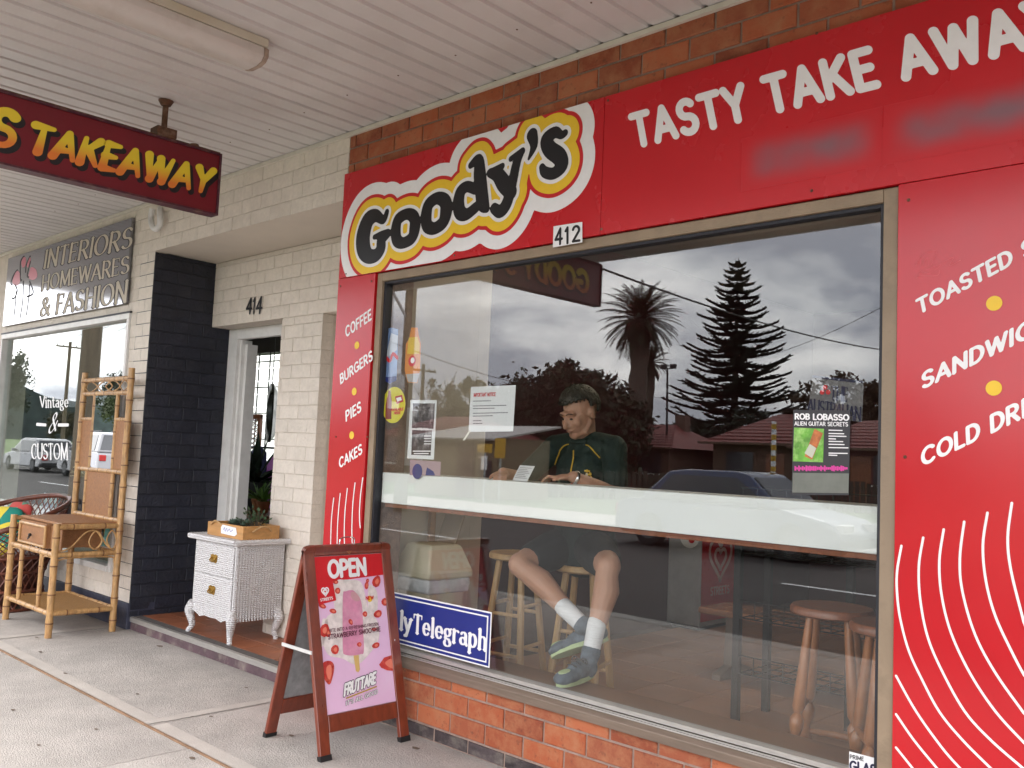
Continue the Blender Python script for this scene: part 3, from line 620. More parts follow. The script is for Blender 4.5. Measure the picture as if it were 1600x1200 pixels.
rp = thing('menu_panel', 'wide red menu panel listing TOASTED, SANDWICHES and COLD DRINKS right of the window', 'sign', (.2, -.02, .02))
pR = MB().box((-1.188, -.026, .02), (.95, -.001, 2.3735)).build('panel', M['red'], rp); bevel(pR, .0015, 1)
MB().box((.953, -.026, .02), (XR, -.001, 2.3735)).build('panel', M['red'], rp)
def run_text(txt, part, a, b, c):
    """a,b baseline of `part` (the stretch seen), c its top; the whole word runs on"""
    _, w1 = shape_text(part, r=.11, gap=.13, cell=.2); g, w2 = shape_text(txt, r=.11, gap=.13, cell=.03)
    o = np.array(PF.px(*a)); A = (np.array(PF.px(*b))-o)/w1; B = np.array(PF.px(*c))-o; g.affine(o, A, B).build('lettering', PF, .0015, M['ink_w'], pR)
run_text('TOASTED SUBS', 'TOASTED', (1436, 490), (1583, 411), (1432, 470)); run_text('SANDWICHES', 'SANDWI', (1441, 607), (1584, 538), (1441, 584)); run_text('COLD DRINKS', 'COLD', (1441, 727), (1531, 684), (1440, 703))
for c in ((1553.6, 474), (1553, 606.5)): M2().disc(PF.px(*c), .0235).build('dot', PF, .0015, M['ink_y'], pR)
Z6 = lambda x, y: PF.px(1360+x*.4, 720+y*.4)
ARC = [[(122,332),(105,430),(105,520),(118,620),(150,740),(200,850),(270,980),(360,1090),(470,1200)], [(207,300),(190,410),(195,540),(225,690),(285,830),(370,980),(470,1090),(590,1195)], [(287,268),(270,390),(278,520),(315,670),(390,830),(490,980),(600,1100)], [(367,238),(350,380),(360,510),(410,680),(490,830),(600,985)], [(458,203),(440,330),(452,470),(490,610),(560,760),(600,835)], [(553,165),(537,300),(550,430),(600,630)], [(101,840),(180,980),(280,1120),(350,1200)], [(101,990),(170,1090),(260,1200)], [(101,1120),(165,1200)]]
pall = [np.array([Z6(*q) for q in a]) for a in ARC]
# common centre of the concentric arcs
P_ = np.concatenate(pall[:6]); idx = np.concatenate([[i]*len(a) for i, a in enumerate(pall[:6])])
A_ = np.zeros((len(P_), 8)); A_[:, 0] = 2*P_[:, 0]; A_[:, 1] = 2*P_[:, 1]; A_[np.arange(len(P_)), 2+idx] = 1
sol = np.linalg.lstsq(A_, (P_**2).sum(1), rcond=None)[0]; cc = sol[:2]
g = M2()
for i, a in enumerate(pall):
    q = spline(a, 6); r_ = np.linalg.norm(a[-1]-cc); t0 = math.atan2(*(a[-1]-cc)[::-1])
    q = list(q)+[cc+r_*np.array((math.cos(t0+s_), math.sin(t0+s_))) for s_ in np.linspace(.05, 1.1, 14)]
    q = [p for p in q if p[1] > .03 and p[0] < .94 and p[0] > -1.186]
    if len(q) > 2: M2().line(q, .0078).build('stripe', PF, .0015, M['ink_w'], pR)
screws(PF, [PF.px(1419.6, 312.5), PF.px(1414, 714)], pR)
g = M2()   # scratched graffiti on the right panel
for ln in ([(165,405),(180,378),(185,410),(205,375),(215,408),(240,352),(205,358),(178,375)], [(168,450),(185,425),(215,432),(255,400),(200,420)], [(262,392),(300,375),(285,405),(325,385)], [(170,440),(240,440),(250,420)]):
    g.line(spline([PF.px(1360+x*.4332, 240+y*.4332) for x, y in ln], 5), .0022)
g.build('scratch', PF, .001, flat('scratch', (.62, .10, .11), .5), pR)

# ---------------------------------------------------------------- homewares shop next door
RX = -6.80; RD = .5           # left side of the doorway recess, its depth
hw = thing('homewares_shop', 'cream painted brick homewares shop with recessed doorway and window', 'shop', (-7.6, .2, 0))
core = MB(); core.box((-12.2, .006, 2.845), (-4.378, .25, 4.0)); core.box((-7.145, .006, .19), (RX-.251, .25, 2.844)); core.box((-12.2, .006, 2.392), (-7.146, .25, 2.844)); core.box((-12.2, .006, .19), (-7.146, .25, .39)); core.box((-12.2, .006, .391), (-10.06, .25, 2.391))
fw = core.build('front_wall', M['wmort'], hw)
Z0 = .19
bricks(fw, 'wbrick', -7.145, RX-.006, .19, 2.845, 'y', 0, off=.1, z_ref=Z0, jt=.0035)
bricks(fw, 'wbrick', -7.205, -4.376, 2.845, 3.245, 'y', 0, off=.1, z_ref=2.845-.001, jt=.0035)
bricks(fw, 'wbrick', -10.1, -7.205, 3.165, 3.245, 'y', 0, off=.1, z_ref=3.151, jt=.0035)
bricks(fw, 'wbrick', -7.205, -7.145, 2.392, 2.845, 'y', 0, off=.0, z_ref=Z0, jt=.0035)
bricks(fw, 'wbrick', -10.1, -7.206, 2.392, 2.465, 'y', 0, off=.1, z_ref=2.386, jt=.0035)
bricks(fw, 'wbrick', -9.2, -7.146, .19, .378, 'y', 0, off=.1, z_ref=Z0, jt=.0035)
b = MB(); b.box((-12.2, -.012, 0), (RX, .2, .1895)); bb = b.build('base_band', M['navy'], hw); bevel(bb, .004)
# recess: ceiling, back wall with the door, pier
c = MB(); c.box((RX, .251, 2.846), (-4.378, .75, 2.9)); c.add([(RX, .0, 2.8445), (-4.378, .0, 2.8445), (-4.378, RD+.1, 2.836), (RX, RD+.1, 2.836)], [(0, 1, 2, 3)]); c.build('recess_ceiling', pm('cream_ceiling', (.62, .56, .48), .6, var=.05, scale=3), hw)
k = MB(); k.box((RX+.002, RD+.006, 2.322), (-4.38, RD+.2, 2.8355)); k.box((-5.776, RD+.006, .09), (-5.278, RD+.115, 2.3215)); k.box((-5.25, RD+.125, .09), (-4.38, RD+.2, 2.3215)); k.box((-5.777, RD+.116, .09), (-5.262, RD+.2, 2.3215))
dw = k.build('doorway_wall', M['wmort'], hw)
bricks(dw, 'wbrick', RX+.004, -4.38, 2.32, 2.836, 'y', RD, off=.15, z_ref=2.32, jt=.0035)
bricks(dw, 'wbrick', -5.78, -5.27, .095, 2.318, 'y', RD, off=.04, z_ref=.095-.03, jt=.0035)
st_ = MB(); st_.prism([(.02, 0), (.02, .062), (.035, .062), (.035, .084), (.9, .084), (.9, 0)], RX-.02, -4.40, 'x'); stp = st_.build('door_step', pm('purple_painted_concrete', (.095, .055, .065), .7, var=.3, scale=7, bump=.4, bscale=40, dirt=(.35, .31, .25), dscale=8, damt=.6), hw)
n_ = MB(); n_.prism([(.012, .058), (.012, .091), (.034, .094), (.034, .058)], RX-.04, -4.40, 'x'); n_.build('nosing', M['alum'], stp)
MB().box((RX, .0345, .0845), (-4.40, .105, .0925)).build('grip_strip', pm('grip_strip', (.10, .09, .085), .9, var=.3, scale=40), stp)
tl = MB().box((-.098, -.098, 0), (.098, .098, .008), .002).mesh('step_tile'); tl.materials.append(M['tile'])
for i in range(12):
    for j in range(4):
        o = bpy.data.objects.new('step_tile', tl); COL.objects.link(o); o.parent = stp; o.location = np.array((RX+.1+i*.2, .206+j*.2, .0845))-org(stp)
# door frame, set back
DY = .655
d = MB(); d.box((RX+.003, DY, .093), (RX+.135, DY+.05, 2.32)); d.box((RX+.136, DY, 2.235), (-5.79, DY+.05, 2.32)); d.box((-5.86, DY, .093), (-5.79, DY+.05, 2.2345))
df = d.build('door_frame', M['wpaint'], hw); bevel(df, .004)
d = MB(); d.box((RX+.136, DY+.03, .093), (RX+.165, DY+.12, 2.234)); d.box((RX+.166, DY+.06, .093), (RX+.20, DY+.15, 2.20)); d.build('door_jamb', M['wpaint'], df)
# homewares interior
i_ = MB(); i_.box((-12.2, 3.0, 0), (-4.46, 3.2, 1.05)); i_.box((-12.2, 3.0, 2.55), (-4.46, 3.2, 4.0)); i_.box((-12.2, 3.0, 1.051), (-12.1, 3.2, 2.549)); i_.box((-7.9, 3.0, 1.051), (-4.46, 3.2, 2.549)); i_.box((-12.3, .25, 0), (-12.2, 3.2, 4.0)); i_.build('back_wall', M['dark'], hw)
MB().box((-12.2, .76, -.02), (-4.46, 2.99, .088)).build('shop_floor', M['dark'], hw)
MB().box((-12.1, .252, 3.0), (-4.46, 2.99, 3.1)).build('shop_ceiling', M['beige'], hw)
MB().box((-12.4, .26, 4.0), (-4.46, 3.3, 4.1)).build('roof', M['soffit'], hw)
lv = thing('louvre_window', 'white louvre window behind thin security bars at the back of the shop', 'window', (-10.0, 3.1, 1.05))
for i in range(9):
    z = 1.07+i*.163; p = MB(); p.add([(-12.05, 3.06, z), (-7.95, 3.06, z), (-7.95, 3.11, z+.15), (-12.05, 3.11, z+.15), (-12.05, 3.068, z), (-7.95, 3.068, z), (-7.95, 3.118, z+.15), (-12.05, 3.118, z+.15)], [(0,1,2,3),(4,7,6,5),(0,4,5,1),(1,5,6,2),(2,6,7,3),(3,7,4,0)])
    if i == 0:
        fm, n, bb_ = mat_new('frosted_louvre'); bb_.inputs['Base Color'].default_value = (.9, .9, .88, 1); bb_.inputs['Roughness'].default_value = .5
        tr = n.nodes.new('ShaderNodeBsdfTranslucent'); tr.inputs[0].default_value = (.95, .95, .93, 1); tp = n.nodes.new('ShaderNodeBsdfTransparent'); x1 = n.nodes.new('ShaderNodeMixShader'); x1.inputs[0].default_value = .45; n.links.new(tr.outputs[0], x1.inputs[1]); n.links.new(tp.outputs[0], x1.inputs[2])
        x2 = n.nodes.new('ShaderNodeMixShader'); x2.inputs[0].default_value = .85; n.links.new(bb_.outputs[0], x2.inputs[1]); n.links.new(x1.outputs[0], x2.inputs[2]); n.links.new(x2.outputs[0], n.nodes['Material Output'].inputs[0])
    p.build('louvre', fm, lv)
for i in range(17): MB().box((-12.0+i*.25, 3.0, 1.05), (-11.988+i*.25, 3.012, 2.55)).build('bar', M['black'], lv)
for i in range(5): MB().box((-12.1, 2.986, 1.15+i*.32), (-7.9, 2.998, 1.162+i*.32)).build('bar', M['black'], lv)

# navy painted side wall of the doorway
nw = thing('doorway_side_wall', 'navy painted brick side wall inside the recessed doorway', 'wall', (RX, .33, .09))
core = MB().box((RX-.25, .0009, .085), (RX-.004, DY+.1, 2.8365)).build('core', M['nmort'], nw)
bricks(core, 'nbrick', .001, DY, .092, 2.836, 'x', RX, off=.07, z_ref=.04, jt=.006)
# number 414
n4 = thing('house_number', 'black slanted house number 414 on the cream lintel above the door', 'number', tuple(fac(397, 490, RD)))
PD = Plane((0, RD-.004, 0), (1, 0, 0), (0, 0, 1))
for t_, a, b, c in (('4', (384.5, 490), (393.5, 489.5), (386.5, 467)), ('1', (394.5, 490), (398.5, 489.5), (396.5, 466)), ('4', (399.5, 490), (409, 489), (402, 465.5))):
    put_text(t_, PD, a, b, c, .004, M['ink_k'], n4, 'numeral', r=.08)

# homewares window
hwf = MB(); X0, X1, Zb, Zt = -10.06, -7.146, .378, 2.391
hwf.box((X0, -.018, Zt-.045), (X1, .07, Zt)); hwf.box((X0, -.018, Zb), (X0+.03, .07, Zt-.046)); hwf.box((X1-.04, -.018, Zb), (X1, .07, Zt-.046)); hwf.box((X0+.031, -.03, Zb), (X1-.041, .1, Zb+.045))
hf = hwf.build('window_frame', M['wpaint'], hw); bevel(hf, .003)
MB().box((X0-.02, -.02, Zt+.001), (X1+.02, .0, Zt+.014)).build('drip_strip', M['gasket'], hf)
MB().box((X0+.02, .035, Zb+.03), (X1-.03, .041, Zt-.035)).build('pane', glassmat('homewares_glass', (.86, .90, .88), .085), hf)
PW = Plane((0, .033, 0), (1, 0, 0), (0, 0, 1)); Z7 = lambda x, y: (x*.25, 500+y*.25)
vt = thing('window_lettering', 'white window lettering Vintage & CUSTOM on the homewares shop glass', 'lettering', (-9.0, .03, 1.3))
put_text('Vintage', PW, Z7(250, 546), Z7(428, 545), Z7(249, 480), .0, M['ink_w'], vt, r=.1, serif=(.028, .085, 12, .1), gap=.05, cell=.03)
put_text('CUSTOM', PW, Z7(196, 866), Z7(425, 870), Z7(196, 776), .0, M['ink_w'], vt, serif=(.026, .085, 12, .09), gap=.06, cell=.03)
put_text('&', PW, Z7(297, 712), Z7(350, 690), Z7(325, 590), .0, M['ink_w'], vt, serif=(.02, .06, 30, 0), cell=.03)
for a, b in (((230, 652), (286, 656)), ((364, 656), (426, 656))): M2().line([PW.px(*Z7(*a)), PW.px(*Z7(*b))], .028).build('dash', PW, 0, M['ink_w'], vt)
# polished sign above it
PI = Plane((0, -.03, 0), (1, 0, 0), (0, 0, 1))
isg = thing('metal_sign', 'polished metal sign reading INTERIORS HOMEWARES & FASHION with three flamingos', 'sign', (-8.6, -.02, 2.46))
m_st = pm('polished_steel', (.27, .275, .30), .10, metal=1.0, var=.03, scale=1.5, stretch=(.4, 1, 6))
ip = MB().box((-10.02, -.03, 2.468), (-7.205, -.002, 3.158)).build('panel', m_st, isg); bevel(ip, .002, 1)
Z2 = lambda x, y: (x*.25, 320+y*.25)
m_cut = flat('shadow_and_line_dark', (.035, .03, .035), .6); m_crm = flat('cut_cream', (.56, .50, .41), .6)
for t_, a, b, c in (('INTERIORS', (272, 396), (822, 264), (288, 288)), ('HOMEWARES', (260, 536), (806, 424), (268, 446)), ('& FASHION', (250, 697), (790, 604), (262, 585))):
    put_text(t_, PI, Z2(*a), Z2(*b), Z2(*c), .001, m_cut, ip, serif=(.032, .095, 12, .1), gap=.09, cell=.025, grow=.018, dz=(-.012, .0))  # offset dark copy paints the shadow along the cut letter edges
    put_text(t_, PI, Z2(*a), Z2(*b), Z2(*c), .0022, m_crm, ip, serif=(.02, .08, 12, .09), gap=.09, cell=.025)
g = M2(); h_ = M2()
for ln in ([(108,408),(85,440),(68,490),(76,497)], [(95,500),(108,540),(88,585),(76,582)], [(100,540),(98,600),(88,690)], [(150,322),(128,360),(128,465),(135,470)], [(146,478),(142,600),(126,705)], [(188,322),(165,375),(160,420)], [(190,355),(170,440),(182,452)], [(185,478),(208,550),(168,575)], [(185,500),(180,580),(165,688)]):
    g.line(spline([PI.px(*Z2(*q)) for q in ln], 5), .016)
for po in ([(105,412),(128,440),(122,490),(95,505),(78,480)], [(148,328),(162,336),(158,380),(140,392),(134,360)], [(186,328),(192,350),(180,390),(168,380)], [(196,390),(225,405),(232,450),(205,470),(178,455),(184,420)]):
    h_.poly([PI.px(*Z2(*q)) for q in spline(po, 4, closed=True)])
h_.build('flamingo_body', PI, .001, flat('flamingo_pink', (.62, .2, .26), .4), ip); g.build('flamingo_line', PI, .002, m_cut, ip)
# bent white pipe on the pier
pp = [fac(238, 326, -.05), fac(236, 340, -.05), fac(238, 353, -.05), fac(244, 358, -.05), fac(250, 350, -.05), fac(250, 336, -.05), fac(250, 326, -.01)]
tag(MB().ring(spline(pp, 6), .022, 10).build('downpipe_bend', M['wpaint'], None, 60), 'short bent white pipe on the cream wall under the hanging sign', 'pipe')
# ---------------------------------------------------------------- hanging sign
SX = -4.743
hs = thing('hanging_sign', "dark red hanging sign with yellow brush lettering GOODY'S TAKEAWAY under the awning", 'sign', (SX, -1.7, 2.67))
m_dr = pm('dark_red_enamel', (.155, .006, .014), .35, var=.12, scale=3, spec=.5)
y0, y1, z0, z1 = -2.82, -.60, 2.675, 3.03
MB().box((SX-.07, y0+.012, z0+.012), (SX-.012, y1-.012, z1-.012)).build('box', m_dr, hs)
r_ = MB()
for a, b in (((SX-.08, y0, z0), (SX, y0+.011, z1)), ((SX-.08, y1-.011, z0), (SX, y1, z1)), ((SX-.08, y0+.0115, z1-.011), (SX, y1-.0115, z1)), ((SX-.08, y0+.0115, z0), (SX, y1-.0115, z0+.011))): r_.box(a, b)
bevel(r_.build('rim', pm('sign_rim', (.06, .008, .02), .5, var=.3, scale=20, dirt=(.2, .12, .08), dscale=16, damt=.6), hs), .002, 1)
MB().box((SX-.078, y0+.013, z1+.0005), (SX-.002, y1-.013, z1+.005)).build('rusty_cap', M['rust'], hs)
PS = Plane((SX-.011, 0, 0), (0, 1, 0), (0, 0, 1)); Z1 = lambda x, y: (x*.35, y*.35)
def grad_ink():
    m, n, b = mat_new('yellow_to_orange_paint'); t = n.nodes.new('ShaderNodeTexCoord'); s = n.nodes.new('ShaderNodeSeparateXYZ'); n.links.new(t.outputs['Generated'], s.inputs[0]); r = n.nodes.new('ShaderNodeValToRGB'); n.links.new(s.outputs[2], r.inputs[0])
    r.color_ramp.elements[0].color = (.72, .20, .03, 1); r.color_ramp.elements[1].color = (.76, .58, .03, 1); r.color_ramp.elements[0].position = .2; r.color_ramp.elements[1].position = .6; n.links.new(r.outputs[0], b.inputs['Base Color']); b.inputs['Roughness'].default_value = .4; return m
m_gr = grad_ink()
for dz, of, mt in (((.016, -.018), .001, M['ink_k']), ((0, 0), .0025, m_gr)):
    put_text('TAKEAWAY', PS, Z1(120, 668), Z1(930, 862), Z1(138, 553), of, mt, hs, r=.125, gap=.12, cell=.025, taper=.3, dz=dz, slant=.12, grow=.03 if of < .002 else 0)
    text_at("GOODY'S", PS, (-2.66+dz[0], 2.768+dz[1]), .165, of, mt, hs, r=.115, gap=.11, cell=.025, taper=.28, slant=.12, width=.985, grow=.03 if of < .002 else 0)
for yy in (-.93, -2.45):
    hb = MB(); hb.cyl((SX-.04, yy, z1+.005), (SX-.04, yy, ZS), .016, n=10); hb.cyl((SX-.04, yy, ZS-.03), (SX-.04, yy, ZS-.001), .026, .042, 12); hb.box((SX-.085, yy-.055, z1+.006), (SX+.005, yy+.055, z1+.055)); bevel(hb.build('hanger', M['rust'], hs, 40), .003)
hb = MB(); hb.cyl((SX-.04, -.75, z1+.006), (SX-.04, -.75, z1+.022), .03, .022, 10); hb.build('bolt', M['rust'], hs, 40)

# fluorescent batten on the soffit
fl_ = thing('fluorescent_light', 'long unlit fluorescent batten with stained diffuser under the awning', 'light', (-3.77, -1.6, 3.14))
MB().box((-3.865, -2.32, 3.205), (-3.665, -.985, ZS-.001)).build('base_tray', pm('stained_cream_tray', (.56, .52, .42), .5, var=.08, dirt=(.42, .36, .22), dscale=4, damt=.5), fl_)
pr = [(-3.86, 3.2045), (-3.862, 3.165), (-3.84, 3.142), (-3.80, 3.132), (-3.73, 3.132), (-3.69, 3.142), (-3.668, 3.165), (-3.67, 3.2045)]
df_ = MB(); df_.prism(pr, -2.32, -1.0, 'y'); bevel(df_.build('diffuser', pm('prismatic_diffuser', (.58, .54, .50), .3, var=.05, scale=3, dirt=(.3, .26, .2), dscale=5, damt=.35), fl_, 60), .004)
en = MB(); en.prism([(x*1.0, z) for x, z in pr], -.9995, -.975, 'y'); bevel(en.build('end_cap', pm('yellowed_end_cap', (.34, .26, .20), .4, var=.3, scale=16), fl_), .006)

# ---------------------------------------------------------------- cane hall stand
m_bam = pm('bamboo_cane', (.46, .265, .105), .45, var=.3, scale=9, stretch=(5, 5, 1.5), coat=.12, dirt=(.24, .10, .035), dscale=6, damt=.8)
m_node = pm('bamboo_node', (.17, .07, .025), .5, var=.3, scale=20)
m_cane = pm('woven_cane_panel', (.34, .155, .06), .6, var=.18, scale=40, bump=.9, bscale=180)
hst = thing('cane_hall_stand', 'tall bamboo hall stand with mirror, small drawer and lower shelf', 'hall stand', (-7.23, -.34, 0))
xa, xb, ya, yb = -7.655, -6.80, -.56, -.115
def bamboo(a, b, r=.019, name='rail', nodes=True, par=hst):
    a, b = np.array(a, float), np.array(b, float); L_ = np.linalg.norm(b-a); k = max(int(L_/.16), 1); o = None
    m = MB(); pts = []; rr = []
    for i in range(k*4+1):
        t = i/(k*4); pts.append(a+(b-a)*t); rr.append(r*(1.10 if i % 4 == 2 and nodes else .98))
    m.ring(pts, rr, 9); o = m.build(name, m_bam, par, 50)
    if nodes:
        d = (b-a)/L_
        for i in range(k): c = a+(b-a)*((i+.5)/k); MB().ring([c-d*.005, c+d*.005], r*1.13, 9).build('cane_node', m_node, o, 50)
    return o
zt = float(fac(187, 577, -.10)[2])
for x, y, h in ((xb, ya, .79), (xa, ya, .79), (xb, yb, zt), (xa, yb, zt-.01)): bamboo((x, y, 0), (x, y, h), .024, 'leg' if h < 1 else 'upright')
ZD, ZR, ZL = .765, .57, .165
for z in (ZD, ZR, ZL):
    bamboo((xa, ya, z), (xb, ya, z)) if z != ZD else None; bamboo((xa, yb, z), (xb, yb, z)); bamboo((xa, ya, z), (xa, yb, z)); bamboo((xb, ya, z), (xb, yb, z))
for t in (.27, .73): bamboo((xa+(xb-xa)*t, ya, ZL), (xa+(xb-xa)*t, ya, ZR), .016, 'spindle')
bevel(MB().box((xa+.01, ya+.01, ZL-.006), (xb-.01, yb-.01, ZL+.008)).build('shelf', pm('woven_shelf', (.42, .22, .07), .6, var=.2, scale=60, bump=.8, bscale=160, stretch=(1, 4, 1)), hst), .002)
bevel(MB().box((xa+.03, ya+.04, ZD+.004), (xb-.02, yb-.01, ZD+.024)).build('desk_top', m_cane, hst), .004)
dr = MB(); dr.box((xa+.10, ya+.02, ZR+.02), (xb-.24, yb-.03, ZD)); dwr = dr.build('drawer', m_cane, hst)
q = MB()
for z in (ZR+.032, ZD-.022): q.cyl((xa+.10, ya+.015, z), (xb-.24, ya+.015, z), .011, n=8)
for x in (xa+.105, xb-.245): q.cyl((x, ya+.015, ZR+.025), (x, ya+.015, ZD-.015), .011, n=8)
q.build('edging', m_bam, dwr, 50); k_ = MB(); k_.ball((xa+.36, ya-.002, (ZR+ZD)/2), .013, 10, 6); k_.ring([(xa+.345, ya-.006, .655), (xa+.36, ya-.015, .638), (xa+.375, ya-.006, .655)], .004, 6); k_.build('knob', M['black'], dwr, 50)
MB().box((xa+.62, ya+.05, ZR+.02), (xb-.03, ya+.06, ZD-.01)).build('side_panel', m_cane, hst)
def scroll(o, A, B, pts, r=.006):
    o, A, B = map(np.array, (o, A, B)); MB().ring(spline([o+A*a+B*b for a, b in pts], 6), r, 7).build('scroll', m_bam, hst, 60)
sw = [(0, .02), (.12, .06), (.28, .17), (.42, .17), (.52, .1), (.42, .03), (.3, .1), (.42, .17)]
scroll((xb, ya+.02, ZR), (0, .42, 0), (0, 0, .98), [(.0, .02), (.2, .05), (.42, .15), (.6, .165), (.72, .09), (.6, .03), (.5, .09), (.62, .165), (.8, .06), (.92, .03), (.97, .1), (.88, .165), (.8, .1), (.86, .04)])
for x0, x1, z in ((xa, xb, ZR),):
    scroll((x0, ya, z), (x1-x0, 0, 0), (0, 0, 1), [(.02, -.12), (.025, -.05), (.06, -.025), (.2, -.022), (.25, -.06), (.255, -.15)]); scroll((x0, ya, z), (x1-x0, 0, 0), (0, 0, 1), [(.75, -.12), (.755, -.05), (.79, -.025), (.93, -.022), (.97, -.05), (.975, -.15)])
    scroll((xb, ya, z), (0, yb-ya, 0), (0, 0, 1), [(.04, -.2), (.05, -.07), (.14, -.028), (.85, -.028), (.95, -.07), (.96, -.2)])
# upper back
zA = lambda y: float(fac(180, y, yb)[2]); xu0, xu1 = xa+.03, xb-.03
H1, H2, H3, H4 = zA(592), zA(614), zA(737), zA(655)
for z in (H1, H2, H3, .80): bamboo((xa, yb, z), (xb, yb, z), .018)
m0, m1 = xa+(xb-xa)*.27, xa+(xb-xa)*.76
for x in (m0, m1): bamboo((x, yb, H3), (x, yb, H2), .015, 'spindle')
for x in (xa+(xb-xa)*.22, xa+(xb-xa)*.78): bamboo((x, yb, .80), (x, yb, H3), .015, 'spindle')
bamboo((xa, yb, H4), (m0, yb, H4), .014); bamboo((m1, yb, H4), (xb, yb, H4), .014)
for a, b, c, d in ((xa+.02, m0-.012, H3+.015, H4-.01), (m1+.012, xb-.02, H3+.015, H4-.01), (xa+(xb-xa)*.22+.012, xa+(xb-xa)*.78-.012, .815, H3-.015)): MB().box((a, yb-.004, c), (b, yb+.004, d)).build('cane_panel', m_cane, hst)
MB().box((m0+.012, yb-.006, H3+.015), (m1-.012, yb+.004, H2-.014)).build('mirror', M['mirror'], hst)
scroll((xa, yb, H2), (xb-xa, 0, 0), (0, 0, H1-H2), [(.02, .5), (.12, .12), (.25, .3), (.4, .8), (.52, .85), (.62, .5), (.52, .15), (.4, .2), (.25, .7), (.12, .9), (.02, .5)], .005); scroll((xa, yb, H2), (xb-xa, 0, 0), (0, 0, H1-H2), [(.48, .5), (.6, .14), (.75, .3), (.86, .85), (.96, .5), (.86, .14), (.74, .7), (.6, .88), (.48, .5)], .005)

# ---------------------------------------------------------------- dark wicker chair at the left edge
m_wk = pm('brown_wicker', (.13, .035, .018), .5, var=.35, scale=30, coat=.2)
wc = thing('wicker_chair', 'dark brown wicker tub chair with bright floral cushions beside the hall stand', 'chair', (-8.28, -.40, 0))
cx, cy_ = -8.28, -.42
def tub(z, fl=1.0): # radius of base drum at height
    t = z/.42; return .37*(1-.16*math.sin(math.pi*t))
wv = MB()
for s_ in (1, -1):
    for k in range(30):
        a0 = 2*math.pi*k/30; pts = []
        for i in range(7): z = .02+.40*i/6; a = a0+s_*.75*i/6; r = tub(z)+.003*s_; pts.append((cx+r*math.cos(a), cy_+r*math.sin(a), z))
        wv.ring(pts, .006, 5)
wv.build('base_weave', m_wk, wc, 60)
rg = MB()
for z in (.012, .15, .30, .42): rg.ring([(cx+(tub(z)+.004)*math.cos(a), cy_+(tub(z)+.004)*math.sin(a), z) for a in np.linspace(0, 2*math.pi, 40, endpoint=False)], .013, 7, closed=True)
rg.build('hoop', m_wk, wc, 60)
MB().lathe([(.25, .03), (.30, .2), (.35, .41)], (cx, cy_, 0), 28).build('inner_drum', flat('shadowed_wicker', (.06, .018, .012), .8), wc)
MB().lathe([(.36, .40), (.38, .425), (.36, .44)], (cx, cy_, 0), 32).build('seat', m_wk, wc, 60)
bk = MB(); rim = []
def back(a, t): # a: angle round, t: 0..1 height
    h = .44+(.40*max(0, math.cos((a-math.pi*.55)/2))**1.4+.05)*t; r = .37+.11*t; return (cx+r*math.cos(a), cy_+r*math.sin(a), h)
AA = np.linspace(math.pi*.55-2.5, math.pi*.55+2.5, 44)
for k in range(0, 44, 1):
    for s_ in (5, -5):
        if 0 <= k+s_ < 44: bk.ring([back(AA[k]+(AA[k+s_]-AA[k])*t, t) for t in np.linspace(0, 1, 5)], .005, 5)
bk.build('back_weave', m_wk, wc, 60)
MB().ring([back(a, 1) for a in AA], .022, 8).build('back_rim', m_wk, wc, 60)
def cushion(name, c, sx, sy, sz, rx, rz, mat, par):
    b = bmesh.new(); bmesh.ops.create_uvsphere(b, u_segments=24, v_segments=16, radius=1)
    for v in b.verts:
        x, y, z = v.co; f = lambda q: math.copysign(abs(q)**.55, q); x, y = f(x), f(y); v.co = (x*sx, y*sy, z*sz*(1-.35*(x*x*y*y)))
    mt_ = Matrix.Rotation(rz, 4, 'Z') @ Matrix.Rotation(rx, 4, 'X'); b.transform(mt_); me = bpy.data.meshes.new(name); b.to_mesh(me); b.free()
    me.polygons.foreach_set('use_smooth', [True]*len(me.polygons)); o = link(name, me, mat, None); o.location = c; return o
def floral(nm, a, b, c, sc_=9):
    m, n, bs = mat_new(nm); L = n.links.new; t = n.nodes.new('ShaderNodeTexCoord'); v = n.nodes.new('ShaderNodeTexVoronoi'); v.inputs['Scale'].default_value = sc_; L(t.outputs['Object'], v.inputs['Vector']); r = n.nodes.new('ShaderNodeValToRGB'); r.color_ramp.interpolation = 'CONSTANT'; L(v.outputs['Color'], r.inputs[0]); e = r.color_ramp.elements
    e[0].color = (*a, 1); e[1].color = (*b, 1); e[1].position = .55; q = e.new(.8); q.color = (*c, 1); L(r.outputs[0], bs.inputs['Base Color']); bs.inputs['Roughness'].default_value = .9; return m
tag(cushion('cushion', (cx+.10, cy_-.06, .62), .20, .20, .07, rad(72), rad(25), floral('green_floral_fabric', (.01, .20, .15), (.62, .5, .05), (.60, .55, .42), 6), None), 'green and yellow patterned cushion standing on the wicker chair', 'cushion')
tag(cushion('cushion', (cx+.02, cy_+.07, .66), .19, .19, .06, rad(75), rad(10), floral('red_floral_fabric', (.45, .06, .05), (.10, .25, .16), (.7, .66, .55), 12), None), 'red and green floral cushion at the back of the wicker chair', 'cushion')

